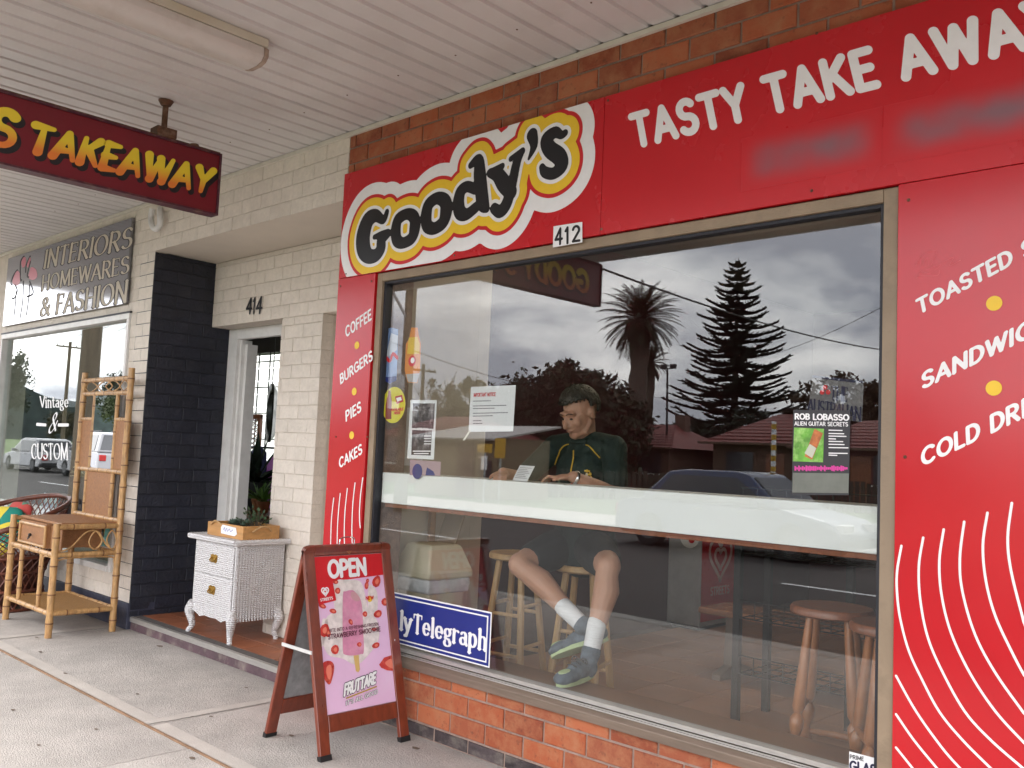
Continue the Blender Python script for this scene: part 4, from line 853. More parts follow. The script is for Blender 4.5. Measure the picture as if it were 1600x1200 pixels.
# ---------------------------------------------------------------- window display behind the homewares glass
MB().box((-10.05, .10, .05), (-7.15, .75, .40)).build('display_floor', M['beige'], hw)
def frame_pic(label, c, w_, h_, lean, rz, mf, mp, fr=.045, grp=None):
    t = thing('picture_frame', label, 'picture frame', c); Rm = Matrix.Rotation(rz, 3, 'Z') @ Matrix.Rotation(-lean, 3, 'X')
    def bx(n_, parts, mt):
        m = MB()
        for a, b in parts: m.box(a, b)
        m.v = [tuple(np.array(Rm @ Vector(p))+np.array(c)) for p in m.v]; bevel(m.build(n_, mt, t), .003, 1)
    bx('frame', [((-w_/2, 0, 0), (-w_/2+fr, .03, h_)), ((w_/2-fr, 0, 0), (w_/2, .03, h_)), ((-w_/2+fr, 0, 0), (w_/2-fr, .03, fr)), ((-w_/2+fr, 0, h_-fr), (w_/2-fr, .03, h_))], mf)
    bx('picture', [((-w_/2+fr, .008, fr), (w_/2-fr, .022, h_-fr))], mp); return t
m_ltb = pm('pale_blue_frame', (.42, .55, .58), .5); m_teal = pm('teal_frame', (.09, .36, .30), .5)
frame_pic('pale blue picture frame leaning in the homewares window', (-8.98, .42, .401), .42, .78, rad(12), rad(-14), m_ltb, floral('mounted_print', (.55, .56, .54), (.35, .38, .30), (.2, .16, .14), 8), .1)
frame_pic('large blue and white picture frame low in the homewares window', (-9.60, .30, .401), .62, .44, rad(14), rad(-8), m_ltb, pm('pale_print', (.42, .45, .60), .6, var=.2, scale=3), .09)
frame_pic('teal picture frame leaning in the homewares window', (-8.12, .42, .401), .42, .42, rad(10), rad(6), m_teal, pm('dusty_mirror_print', (.20, .26, .24), .3, var=.2, scale=3), .06)
t = thing('dried_bouquet', 'pale dried lace flowers standing in the homewares window', 'flowers', (-9.15, .55, .40))
MB().box((-9.36, .47, .401), (-8.93, .63, 1.02)).build('box', pm('display_box', (.05, .035, .05), .7), t)
b = MB()
for i in range(90):
    a, e_ = random.uniform(0, 6.28), random.uniform(.1, 1.4); L_ = random.uniform(.15, .30); P = np.array((-9.13, .55, 1.02)); d = np.array((math.cos(a)*math.cos(e_), .5*math.sin(a)*math.cos(e_), math.sin(e_))); b.ring([P, P+d*L_*.6, P+d*L_+np.array((0, 0, -.02))], .004, 4)
b.build('stems', pm('dried_stem', (.60, .55, .42), .9, var=.2), t)
t = thing('yellow_step_chair', 'yellow wooden chair inside the homewares window', 'chair', (-8.55, .57, .40)); m_yl = pm('yellow_paint', (.58, .33, .03), .45)
for x in (-8.70, -8.42):
    for y in (.46, .68): MB().box((x, y, .401), (x+.03, y+.03, 1.12 if y > .6 else .80)).build('leg', m_yl, t)
MB().box((-8.72, .44, .801), (-8.37, .73, .83)).build('seat', m_yl, t)
for z in (.93, 1.06): MB().box((-8.669, .682, z), (-8.421, .70, z+.045)).build('slat', m_yl, t)
t = thing('yellow_lamp', 'yellow shaded lamp hanging high inside the homewares window', 'lamp', (-7.85, .6, 1.6))
MB().lathe([(.17, 1.86), (.10, 2.12)], (-7.95, .6, 0), 20).build('shade', pm('yellow_shade', (.62, .44, .03), .6, var=.08), t, 60); MB().cyl((-7.95, .6, 2.1), (-7.95, .6, 2.999), .006, n=6).build('flex', M['black'], t)
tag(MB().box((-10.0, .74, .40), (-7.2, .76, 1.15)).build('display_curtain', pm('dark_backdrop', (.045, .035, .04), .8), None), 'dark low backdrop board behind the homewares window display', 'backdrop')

# shop contents seen through the doorway
t = thing('round_tray', 'dark round painted tray hanging inside the homewares doorway', 'tray', (-7.6, 2.0, 1.3))
P = fac(420, 645, 2.0); MB().ring([P, P+np.array((.015, .03, 0)), P+np.array((.02, .035, 0))], [.30, .30, .27], 32).build('disc', pm('dark_tray', (.02, .022, .02), .3, var=.5, scale=9, dirt=(.08, .06, .02), dscale=6), t, 60)
MB().cyl(P+np.array((.01, .015, .29)), (P[0]+.01, P[1]+.015, 2.999), .005, n=6).build('wire', M['black'], t)
t = thing('lattice_screen', 'dark timber lattice frame inside the homewares doorway', 'screen', tuple(fac(402, 640, 2.6)*np.array((1, 1, 0))+np.array((0, 0, .09))))
P = fac(404, 640, 2.6); m = MB()
x0, x1 = P[0]-.38, P[0]+.04
for a, b in (((x0, 2.6, .089), (x0+.04, 2.64, 1.75)), ((x1-.04, 2.6, .089), (x1, 2.64, 1.75)), ((x0, 2.605, 1.71), (x1, 2.635, 1.76)), ((x0, 2.605, 1.2), (x1, 2.635, 1.24))): m.box(a, b)
m.build('frame', M['timber'], t); m = MB()
for k in range(9): z = 1.24+k*.055; m.cyl((x0+.02, 2.62, z), (x1-.02, 2.62, min(z+.2, 1.72)), .005, n=5); m.cyl((x0+.02, 2.615, min(z+.2, 1.72)), (x1-.02, 2.615, z), .005, n=5)
m.build('lattice', M['timber'], t)
t = thing('shop_table', 'dark display table with small goods inside the homewares doorway', 'table', (-7.4, 1.75, .09))
bevel(MB().box((-8.1, 1.5, .72), (-6.2, 2.1, .76)).build('table_top', M['timber'], t), .003)
for x in (-8.05, -6.3):
    for y in (1.53, 2.02): MB().box((x, y, .089), (x+.05, y+.05, .7195)).build('leg', M['timber'], t)
for i, (px_, py_, col, nm, lb) in enumerate(((386, 745, (.08, .03, .16), 'hanging_garment', 'dark purple garment hanging inside the homewares doorway'), (402, 735, (.03, .03, .08), 'hanging_garment', 'navy garment with round badge inside the homewares doorway'), (428, 750, (.35, .12, .38), 'hanging_garment', 'lilac garment hanging inside the homewares doorway'))):
    P = fac(px_, py_, 2.3+i*.05); m = MB(); m.ring([P+np.array((0, 0, .26)), P+np.array((0, 0, .2)), P+np.array((0, 0, .0)), P+np.array((0, 0, -.3))], [.05, .15, .17, .2], 14, flat=(1, .3)); tag(m.build(nm, pm(nm+str(i), col, .9, var=.3), None, 60), lb, 'garment', None)
    m = MB()
m = MB(); a = fac(375, 728, 2.36); tag(MB().cyl((a[0]-.5, 2.36, a[2]+.22), (a[0]+2.2, 2.36, a[2]+.22), .012).build('clothes_rail', M['black'], None), 'thin black clothes rail inside the homewares doorway', 'rail')
def pot_plant(loc, s, label, leafcol=(.10, .2, .05), n=26, potcol=(.38, .14, .06)):
    t = thing('potted_plant', label, 'plant', loc); L0 = np.array(loc)
    MB().lathe([(.05*s, 0), (.07*s, .10*s), (.075*s, .10*s), (.075*s, .12*s), (.06*s, .12*s)], loc, 16).build('pot', pm('pot', potcol, .8), t, 50); lf = MB()
    for i in range(n):
        a = random.uniform(0, 6.28); e_ = random.uniform(.2, 1.4); d = np.array((math.cos(a)*math.cos(e_), math.sin(a)*math.cos(e_), math.sin(e_))); L_ = s*random.uniform(.12, .3); p = L0+np.array((0, 0, .11*s)); sd = np.array((-math.sin(a), math.cos(a), 0))*.02*s
        lf.add([p, p+d*L_*.5+sd, p+d*L_+np.array((0, 0, -.03*s)), p+d*L_*.5-sd], [(0, 1, 2, 3)])
    lf.build('foliage', pm('leaf', leafcol, .6, var=.3), t)
P = fac(398, 775, 1.7); pot_plant((P[0], 1.75, .76), 1.0, 'small plant in terracotta pot on the table inside the doorway')
P = fac(415, 775, 1.7); pot_plant((P[0], 1.68, .76), .9, 'bushy little plant beside the terracotta pot inside the doorway', (.14, .26, .05))
P = fac(415, 705, 2.1); pot_plant((P[0], 2.0, .76), 2.2, 'dark spiky palm plant inside the homewares doorway', (.015, .03, .015), 40, (.03, .03, .03))
# ---------------------------------------------------------------- white wicker cabinet in the doorway
def wicker_mat(nm, col):
    m, n, b = mat_new(nm); L = n.links.new; t = n.nodes.new('ShaderNodeTexCoord'); mp = n.nodes.new('ShaderNodeMapping'); L(t.outputs['Object'], mp.inputs[0])
    w1 = n.nodes.new('ShaderNodeTexWave'); w1.bands_direction = 'Z'; w1.inputs['Scale'].default_value = 24; w1.inputs['Distortion'].default_value = 1.2; L(mp.outputs[0], w1.inputs[0])
    w2 = n.nodes.new('ShaderNodeTexWave'); w2.bands_direction = 'X'; w2.inputs['Scale'].default_value = 17; L(mp.outputs[0], w2.inputs[0])
    mu = n.nodes.new('ShaderNodeMath'); mu.operation = 'MULTIPLY_ADD'; mu.inputs[1].default_value = .6; L(w2.outputs['Fac'], mu.inputs[0]); L(w1.outputs['Fac'], mu.inputs[2])
    bp = n.nodes.new('ShaderNodeBump'); bp.inputs['Strength'].default_value = 1.0; bp.inputs['Distance'].default_value = .006; L(mu.outputs[0], bp.inputs['Height']); L(bp.outputs[0], b.inputs['Normal'])
    b.inputs['Base Color'].default_value = (*col, 1); b.inputs['Roughness'].default_value = .55; return m
m_ww = wicker_mat('white_wicker', (.80, .78, .78))
cab = thing('wicker_cabinet', 'white wicker two drawer bedside cabinet standing on the doorway step', 'cabinet', (-5.84, .3, .0925))
cx0, cx1, cy0, cy1, cz0, cz1 = -6.085, -5.535, .118, .482, .245, .735; FZ = .0927
MB().box((cx0, cy0, cz0), (cx1, cy1, cz1)).build('body', m_ww, cab)
tp = MB(); tp.box((cx0-.03, cy0-.03, cz1+.001), (cx1+.035, cy1+.012, .765), .012); tp.build('top', m_ww, cab, 50)
rl = MB()
def roll(a, b, r=.021, tw=26):
    a, b = np.array(a), np.array(b); L_ = np.linalg.norm(b-a); k = int(L_/.011); pts = [a+(b-a)*i/k for i in range(k+1)]; rl.ring(pts, [r*(1 if i % 2 else .86) for i in range(k+1)], 8)
roll((cx0-.04, cy0-.032, .752), (cx1+.04, cy0-.032, .752)); roll((cx1+.036, cy0-.036, .752), (cx1+.036, cy1+.01, .752)); roll((cx0-.036, cy0-.036, .752), (cx0-.036, cy1+.01, .752))
rl.build('rolled_edge', m_ww, cab, 60)
rb_ = MB()   # vertical cane ribs of the side
for i in range(17):
    y = cy0+.012+i*(cy1-cy0-.02)/16
    rb_.ring([(cx1+.001, y, cz0+.0), (cx1+.008, y, cz0-.012), (cx1+.004, y, cz0+.04), (cx1, y, cz0+.1), (cx1, y, cz1)], [.006, .007, .008, .008, .008], 6)
rb_.build('side_ribs', m_ww, cab, 60)
for z0_, z1_ in ((.51, .715), (.30, .503)):
    d_ = bevel(MB().box((cx0+.02, cy0-.012, z0_), (cx1-.02, cy0-.0005, z1_)).build('drawer', m_ww, cab), .004)
    m = MB(); xm, zm = (cx0+cx1)/2+.01, (z0_+z1_)/2+.01
    m.prism([(xm-.045, zm+.02), (xm-.02, zm+.03), (xm, zm+.024), (xm+.02, zm+.03), (xm+.045, zm+.02), (xm+.04, zm-.01), (xm+.03, zm-.03), (xm, zm-.026), (xm-.03, zm-.03), (xm-.04, zm-.01)], cy0-.016, cy0-.0125, 'y'); br_ = m.build('pull_plate', pm('brass', (.42, .25, .05), .35, metal=.8, var=.3, scale=40), d_)
    MB().ring(spline([(xm-.028, cy0-.018, zm+.008), (xm-.024, cy0-.032, zm-.012), (xm, cy0-.034, zm-.018), (xm+.024, cy0-.032, zm-.012), (xm+.028, cy0-.018, zm+.008)], 4), .0045, 6).build('bail', bpy.data.materials['brass'], br_, 60)
ap = MB(); n_ = 17   # waved apron
top_ = [(cx0+(cx1-cx0)*i/n_, cz0+.055) for i in range(n_+1)]; bot = [(cx0+(cx1-cx0)*i/n_, cz0-.035-.0*i+.035*abs(math.cos(2*math.pi*i/n_))**.8-.02*math.exp(-((i/n_-.5)/.12)**2)) for i in range(n_+1)]
ap.prism(top_+bot[::-1], cy0-.010, cy0-.0008, 'y'); ap.build('apron', m_ww, cab)
for sx, sy in ((-1, -1), (1, -1), (-1, 1), (1, 1)):
    X_, Y_ = (cx0 if sx < 0 else cx1), (cy0 if sy < 0 else cy1-.03); o_ = -sx*.02
    pts = [(X_+o_, Y_, cz0+.05), (X_+sx*.012+o_*.3, Y_+sy*.012, cz0-.005), (X_+sx*.004+o_*.6, Y_+sy*.004, cz0-.06), (X_+o_, Y_, FZ+.045), (X_+sx*.012+o_*.5, Y_+sy*.012*(sy < 0), FZ+.012), (X_+sx*.014+o_*.5, Y_+sy*.012*(sy < 0), FZ)]
    MB().ring(spline(pts, 4), list(np.interp(np.linspace(0, 1, 21), [0, .2, .45, .75, 1], [.033, .034, .024, .016, .018])), 9).build('leg', m_ww, cab, 60)
# planter box on it
pl_ = thing('planter_box', 'pine planter box with rope handles and paper tag on the wicker cabinet', 'planter', (-5.79, .3, .766))
m_pine = pm('pine', (.50, .255, .085), .5, var=.2, scale=4, stretch=(1, 4, 8))
bx0, bx1, by0, by1, bz0, bz1 = -6.00, -5.53, .15, .43, .7665, .858
for a, b in (((bx0, by0, bz0), (bx1, by0+.016, bz1)), ((bx0, by1-.016, bz0), (bx1, by1, bz1)), ((bx0, by0+.0165, bz0), (bx0+.016, by1-.0165, bz1)), ((bx1-.016, by0+.0165, bz0), (bx1, by1-.0165, bz1)), ((bx0+.0165, by0+.0165, bz0), (bx1-.0165, by1-.0165, bz0+.012))): bevel(MB().box(a, b).build('board', m_pine, pl_), .002, 1)
MB().box((bx0+.017, by0+.017, bz0+.0125), (bx1-.017, by1-.017, bz1-.02)).build('soil', pm('soil', (.03, .022, .016), .95, var=.4, scale=60, bump=.8), pl_)
m_rope = pm('rope', (.45, .27, .12), .9, var=.2, scale=60)
MB().ring(spline([(bx1+.003, .22, bz1-.04), (bx1+.02, .25, bz1-.015), (bx1+.024, .29, bz1-.004), (bx1+.02, .33, bz1-.012), (bx1+.003, .36, bz1-.035)], 5), .007, 7).build('rope_handle', m_rope, pl_, 60)
MB().ring(spline([(bx0+.05, by0-.003, bz1-.02), (bx0+.12, by0-.012, bz1+.012), (bx0+.2, by0-.003, bz1-.01)], 5), .006, 7).build('rope_handle', m_rope, pl_, 60)
tg = M2().poly([(bx0+.19, .79), (bx0+.37, .785), (bx0+.40, .80), (bx0+.38, .842), (bx0+.20, .85), (bx0+.185, .83)]); PT = Plane((0, by0-.002, 0), (1, 0, 0), (0, 0, 1)); tgo = tg.build('paper_tag', PT, 0, M['paper'], pl_)
g = M2(); g.line(spline([(bx0+.22, .815), (bx0+.235, .832), (bx0+.245, .808), (bx0+.265, .83), (bx0+.275, .81), (bx0+.30, .828), (bx0+.315, .812), (bx0+.345, .826)], 4), .004); g.build('handwriting', PT, .001, flat('violet_ink', (.12, .08, .35), .6), tgo)
def succulent(c, r, col, lb, n=22):
    s_ = thing('succulent', lb, 'plant', c, 'succulents in the planter'); m = MB()
    for i in range(n):
        a = i*2.4; e_ = .2+1.2*i/n; d = np.array((math.cos(a)*math.cos(e_), math.sin(a)*math.cos(e_), math.sin(e_))); L_ = r*(1-.3*i/n); p = np.array(c); sd = np.array((-math.sin(a), math.cos(a), 0))*r*.3; up = np.cross(sd, d); up = up/np.linalg.norm(up)*r*.07
        m.add([p, p+d*L_*.6+sd, p+d*L_, p+d*L_*.6-sd, p+d*L_*.55+up*1.5], [(0, 1, 4), (1, 2, 4), (2, 3, 4), (3, 0, 4)])
    m.build('leaves', pm('succulent_leaf', col, .55, var=.3), s_); return s_
for i, (x, y, r) in enumerate(((-5.83, .25, .06), (-5.76, .33, .065), (-5.90, .34, .05), (-5.70, .26, .05))): succulent((x, y, bz1-.012), r, (.10, .15, .11), ('grey green succulent rosette at the front middle of the pine planter', 'largest grey green succulent rosette near the back of the pine planter', 'small succulent rosette at the left back of the pine planter', 'small succulent rosette nearest the right end of the pine planter')[i])
for i, (x, y, lb, k_) in enumerate(((-5.73, .36, 'leafy dark green stems rising from the pine planter', 0), (-5.63, .30, 'twiggy bare stems at the right end of the pine planter', 1))):
    tw_ = thing('twig_plant', lb, 'plant', (x, y, bz1-.02)); s_ = MB(); lf = MB()
    for j in range(16):
        a, e_ = random.uniform(0, 6.28), random.uniform(.5, 1.5); p = np.array((x+random.uniform(-.04, .04), y+random.uniform(-.03, .03), bz1-.022)); L_ = random.uniform(.05, .14); d = np.array((math.cos(a)*math.cos(e_), math.sin(a)*math.cos(e_), math.sin(e_))); q = p+d*L_+np.array((0, 0, -.01)); s_.ring([p, (p+q)/2+np.array((0, 0, .01)), q], [.0025, .002, .0012], 4)
        for t_ in (.5, .75, 1) if k_ == 0 else (1,):
            c_ = p+(q-p)*t_; sd = np.array((-math.sin(a), math.cos(a), .3))*.013; lf.add([c_, c_+d*.012+sd, c_+d*.03, c_+d*.012-sd], [(0, 1, 2, 3)])
    s_.build('stems', pm('twig', (.07, .05, .03), .8), tw_); lf.build('leaves', pm('dark_leaf', (.04, .075, .03), .6, var=.4), tw_)

# ---------------------------------------------------------------- A-frame board
AX, BX, HX, AH = -3.495, -3.975, -3.735, .945; ya0, ya1 = -.588, -.068
af = thing('a_frame_sign', 'wooden A-frame pavement sign reading OPEN with strawberry ice cream poster', 'sign', (HX, -.34, 0))
Vf = np.array((HX-AX, 0, AH)); LN = np.linalg.norm(Vf); Vf /= LN
AP = Plane((AX, 0, 0), (0, 1, 0), Vf); BP = Plane((BX, 0, 0), (0, -1, 0), np.array((HX-BX, 0, AH))/LN)
m_wd = pm('mahogany_stain', (.17, .032, .014), .3, var=.3, scale=5, stretch=(7, 7, 1), coat=.4)
Zq = lambda x, y: (400+x*.3166, 820+y*.3166)
pu = [AP.px(*Zq(*q)) for q in ((280, 160), (628, 138), (705, 862), (350, 945))]
u0_, u1_ = (pu[0][0]+pu[3][0])/2, (pu[1][0]+pu[2][0])/2; v0_, v1_ = (pu[2][1]+pu[3][1])/2, (pu[0][1]+pu[1][1])/2
def board(pl, a, b, nm, th=.022, sgn=-1, bev=.004):
    m = MB(); m.obox(pl.P(a[0], a[1], 0), pl.U, pl.V, pl.N*sgn, b[0]-a[0], b[1]-a[1], th); return bevel(m.build(nm, m_wd, af), bev)
for pl, (U0, U1) in ((AP, (ya0, ya1)), (BP, (-ya1, -ya0))):
    board(pl, (U0, .018), (U0+.058, LN-.03), 'leg'); board(pl, (U1-.058, .018), (U1, LN-.03), 'leg')
    board(pl, (U0+.0585, v1_+.004), (U1-.0585, LN-.008), 'top_rail'); board(pl, (U0+.0585, .115), (U1-.0585, v0_-.002), 'bottom_rail')
    for u in (U0-.002, U1-.060):
        m = MB(); m.obox(pl.P(u, -.001, .002), pl.U, pl.V, -pl.N, .062, .026, .026); m.v = [(x, y, max(z, 0.0)) for x, y, z in m.v]; m.build('rubber_foot', M['black'], af)
m_strap = pm('white_strap', (.55, .54, .52), .5)
# rounded shoulders
for pl, (U0, U1) in ((AP, (ya0, ya1)), (BP, (-ya1, -ya0))):
    for u, s_ in ((U0, 1), (U1, -1)):
        m = MB(); po = [(u, LN-.0305), (u+s_*.0580, LN-.0305), (u+s_*.0580, LN-.008)]+[(u+s_*(.03-.03*math.sin(a)), LN-.038+.03*math.cos(a)) for a in np.linspace(0, math.pi/2, 6)]
        n = len(po); vv = [pl.P(a, b, 0) for a, b in po]+[pl.P(a, b, -.022) for a, b in po]; m.add(vv, [tuple(range(n)), tuple(range(2*n-1, n-1, -1))]+[(i, i+n, (i+1) % n+n, (i+1) % n) for i in range(n)]); m.build('shoulder', m_wd, af)
MB().obox(AP.P(u0_-.006, v0_-.003, -.010), AP.U, AP.V, -AP.N, u1_-u0_+.012, v1_-v0_+.006, .006).build('backing_sheet', M['galv'], af)
MB().obox(BP.P(-u1_-.006, v0_-.003, -.006), BP.U, BP.V, -BP.N, u1_-u0_+.012, v1_-v0_+.006, .006).build('backing_sheet', M['galv'], af)
zst = .46
for y in (ya0+.012, ya1-.018):
    MB().box((BX+(HX-BX)*zst/AH-.0, y-.016, zst-.008), (AX+(HX-AX)*zst/AH+.0, y-.012, zst+.008)).build('spreader_strap', m_strap, af)
hd = MB(); pc = AP.P((ya0+ya1)/2, LN-.008, -.011); hd.ring(spline([pc+np.array((0, -.045, 0)), pc+np.array((0, -.04, .026)), pc+np.array((0, 0, .034)), pc+np.array((0, .04, .026)), pc+np.array((0, .045, 0))], 5), .003, 6); hd.build('wire_handle', M['chrome'], af, 60)
# the poster
po_ = thing('ice_cream_poster', 'pink strawberry smoothie ice cream poster with red OPEN header in the A-frame', 'poster', tuple(AP.P((u0_+u1_)/2, v0_)))
m_ppink = pm('pink_poster', (.72, .47, .66), .35, var=.06, scale=4, spec=.4, dirt=(.74, .55, .70), dscale=5, damt=.6)
MB().obox(AP.P(u0_, v0_, -.0088), AP.U, AP.V, AP.N, u1_-u0_, v1_-v0_, .0022).build('sheet', m_ppink, po_)
OFP = -.0058
pz = lambda x, y: AP.px(*Zq(x, y))
def ppoly(pts, nm, mt, off, sm=0): (M2().poly([pz(*q) for q in (spline(pts, sm, closed=True) if sm else pts)])).build(nm, AP, OFP+off, mt, po_)
hb_ = pz(460, 262)[1]; M2().poly([(u0_, v1_), (u0_, pz(300, 290)[1]), pz(300, 290), pz(630, 246), (u1_, pz(630, 246)[1]), (u1_, v1_)]).build('header', AP, OFP, M['ink_r'], po_)
put_text('OPEN', AP, Zq(362, 258), Zq(548, 242), Zq(357, 180), OFP+.0012, M['ink_w'], po_, r=.125, gap=.07)
m_spl = pm('milk_splash', (.70, .63, .60), .35, var=.2, scale=25, dirt=(.5, .42, .40), dscale=18, damt=.5)
for pts in ([(400,275),(440,270),(500,272),(530,300),(560,420),(600,470),(610,560),(560,640),(500,690),(430,660),(360,640),(330,560),(350,460),(390,420),(380,330)], [(330,470),(360,480),(350,560),(325,600)], [(560,300),(600,330),(600,430),(560,440)]): ppoly(pts, 'splash', m_spl, .0004, 5)
m_ic = pm('pink_ice', (.60, .24, .36), .4, var=.15, scale=22, dirt=(.68, .40, .48), dscale=16, damt=.6)
ppoly([(432,345),(445,328),(480,322),(505,345),(520,372),(528,420),(532,520),(535,625),(520,638),(480,645),(442,640),(432,620),(430,500)], 'ice_bar', m_ic, .0010, 4)
ppoly([(476,330),(500,338),(515,372),(490,375),(470,352)], 'bite', flat('bite', (.55, .30, .32), .5), .0016, 4)
ppoly([(484,645),(510,642),(516,715),(508,728),(496,722)], 'stick', flat('stick', (.60, .40, .14), .5), .0011)
m_sb = pm('strawberry', (.50, .03, .022), .3, var=.3, scale=30, dirt=(.75, .22, .12), dscale=25, damt=.6); m_sbl = flat('strawberry_flesh', (.72, .20, .13), .4)
for x, y, rx, ry, an in ((597,278,20,30,.3), (548,298,10,20,.1), (405,325,14,16,0), (382,425,18,12,.3), (604,440,22,18,-.6), (637,380,16,20,0), (340,520,24,34,.2), (358,535,14,20,0), (392,615,20,24,.2), (594,595,20,14,-.4), (540,440,12,14,0), (553,275,8,10,0), (395,282,14,10,0), (330,400,20,12,.4), (585,515,12,10,0), (512,590,12,12,.3), (470,480,10,16,-.4)):
    pts = [(x+rx*math.cos(a)*math.cos(an)-ry*math.sin(a)*(1-.25*math.cos(a))*math.sin(an), y+rx*math.cos(a)*math.sin(an)+ry*math.sin(a)*(1+.15*math.cos(a))*math.cos(an)) for a in np.linspace(0, 5.9, 10)]
    ppoly(pts, 'strawberry', m_sb, .0017)
    ppoly([(x+(p-x)*.45+2, y+(q-y)*.5) for p, q in pts], 'strawberry_heart', m_sbl, .0021)
ppoly([(335,680),(370,672),(388,695),(382,745),(366,788),(345,770),(330,730)], 'strawberry', m_sb, .0017, 4); ppoly([(352,700),(372,692),(376,735),(364,765),(350,735)], 'strawberry_heart', m_sbl, .0021, 4)
ppoly([(610,690),(635,655),(675,642),(683,643),(693,722),(650,718),(620,705)], 'strawberry', m_sb, .0017, 0); ppoly([(640,680),(668,660),(680,680),(685,710),(655,700)], 'strawberry_heart', m_sbl, .0021, 4)
# maker's badge with double heart
ppoly([(290,285),(378,266),(398,372),(312,395)], 'badge', M['ink_r'], .0024)
def heart(pl, c, s, w, off, mat, par, sy=1.0):
    g = M2()
    for k_, dv in ((1.0, 0), (.5, -.08)):
        pts = []
        for t_ in np.linspace(.35, 2*math.pi-.35 if k_ == 1 else 2*math.pi-.35, 30): pts.append((c[0]+s*k_*.062*16*math.sin(t_)**3/1.0*.9, c[1]+s*sy*(k_*.062*(13*math.cos(t_)-5*math.cos(2*t_)-2*math.cos(3*t_)-math.cos(4*t_))+dv*.6)))
        g.line(pts, w)
    g.build('heart_emblem', pl, off, mat, par)
cb = pz(343, 328); heart(AP, cb, .022, .0065, OFP+.0032, M['ink_w'], po_)
put_text('STREETS', AP, Zq(320, 378), Zq(382, 366), Zq(318, 366), OFP+.0032, M['ink_w'], po_, r=.1, cell=.05)
g = M2(); g.disc(pz(563, 365), .0155, 20); g.build('new_badge', AP, OFP+.0028, M['ink_y'], po_); put_text('NEW', AP, Zq(543, 370), Zq(582, 366), Zq(543, 354), OFP+.0036, M['ink_r'], po_, r=.11, cell=.05)
put_text('BITE INTO A REFRESHING FROZEN', AP, Zq(365, 530), Zq(606, 496), Zq(364, 515), OFP+.0036, flat('maroon_ink', (.12, .03, .05), .5), po_, r=.085, cell=.06); put_text('STRAWBERRY SMOOTHIE', AP, Zq(357, 565), Zq(616, 524), Zq(356, 543), OFP+.0036, bpy.data.materials['maroon_ink'], po_, r=.10, cell=.05)
for gr_, mt, of in ((.16, 'ink_k', .0028), (.09, 'ink_w', .0034), (0, 'ink_k', .0040)):
    put_text('FRUTTARE', AP, Zq(436, 842), Zq(592, 778), Zq(440, 790), OFP+of, M[mt] if gr_ != 0 else flat('white_core', (.8, .8, .78), .5), po_, r=.055 if gr_ else .06, gap=.03, grow=gr_, cell=.04, taper=.2)
g = M2(); g.line([pz(448, 856), pz(596, 798)], .006); g.build('underline', AP, OFP+.003, flat('gold_ink', (.45, .30, .04), .5), po_)
for gr_, mt, of in ((.07, 'ink_k', .003), (0, 'ink_w', .0038)): put_text("IT'S ALL GOOD", AP, Zq(446, 892), Zq(602, 832), Zq(446, 872), OFP+of, M[mt], po_, r=.08, cell=.05, grow=gr_)
# carved heart on the top rail
heart(AP, ((ya0+ya1)/2, (v1_+LN)/2-.002), .026, .005, .0012, flat('carved', (.30, .10, .045), .5), af)

# ---------------------------------------------------------------- papers and stickers on the big window
PG = Plane((0, GY-.0012, 0), (1, 0, 0), (0, 0, 1))      # outer face
PGi = Plane((0, GY+.0075, 0), (1, 0, 0), (0, 0, 1))     # inner face
def paper(name, label, cat, q, pl, mat, off=0.0):
    pts = [pl.px(*p) for p in q]; c = np.mean(pts, 0); t = thing(name, label, cat, tuple(pl.P(c[0], min(p[1] for p in pts)))); M2().poly(pts).build('sheet', pl, off, mat, t); return t
Z8 = lambda x, y: (500+x*.3166, 420+y*.3166)
nt_ = paper('notice', 'white taped notice with red heading in the middle of the shop window', 'notice', [Z8(733, 805), Z8(953, 802), Z8(967, 574), Z8(745, 583)], PGi, M['paper'])
PP = Plane((0, GY+.0068, 0), (1, 0, 0), (0, 0, 1))
put_text('IMPORTANT NOTICE', PP, Z8(758, 631), Z8(866, 627), Z8(759, 615), 0, M['ink_r'], nt_, r=.12, cell=.06)
g = M2()
for y, x1_ in ((653, 842), (677, 925), (690, 860), (713, 932), (727, 855), (750, 795), (764, 800)):
    x = 756.
    while x < x1_-4: w_ = random.uniform(5, 16); g.line([PP.px(*Z8(x, y-.02*(x-756))), PP.px(*Z8(min(x+w_, x1_), y-.02*(x-756)))], .0042); x += w_+3.2
g.build('printed_lines', PP, 0, M['ink_grey'], nt_)
M2().poly([PGi.px(*Z8(*q)) for q in ((705, 848), (716, 846), (745, 800), (738, 797))]).build('tape', PGi, .002, pm('tape', (.6, .58, .5), .4), nt_)
cp = paper('concert_poster', 'narrow black and white photo flyer taped in the shop window', 'poster', [Z8(430, 935), Z8(562, 942), Z8(577, 648), Z8(446, 648)], PGi, M['paper'])
m_ph = pm('grainy_photo', (.06, .045, .05), .5, var=.9, scale=9, dirt=(.55, .5, .5), dscale=9, damt=.9)
for q in ([(453, 786), (560, 790), (567, 664), (458, 664)], [(450, 918), (546, 922), (553, 797), (455, 795)]): M2().poly([PP.px(*Z8(*p)) for p in q]).build('photo', PP, 0, m_ph, cp)
put_text('ATTENTION', PP, Z8(480, 796), Z8(535, 797), Z8(480, 786), .001, M['ink_w'], cp, r=.12, cell=.08)
g = M2()
for y in (825, 838, 851, 864): g.line([PP.px(*Z8(515, y)), PP.px(*Z8(548, y))], .004)
for y, a, b in ((900, 460, 545), (912, 465, 535)): g.line([PP.px(*Z8(a, y)), PP.px(*Z8(b, y))], .005)
g.build('printed_lines', PP, .001, M['ink_w'], cp)
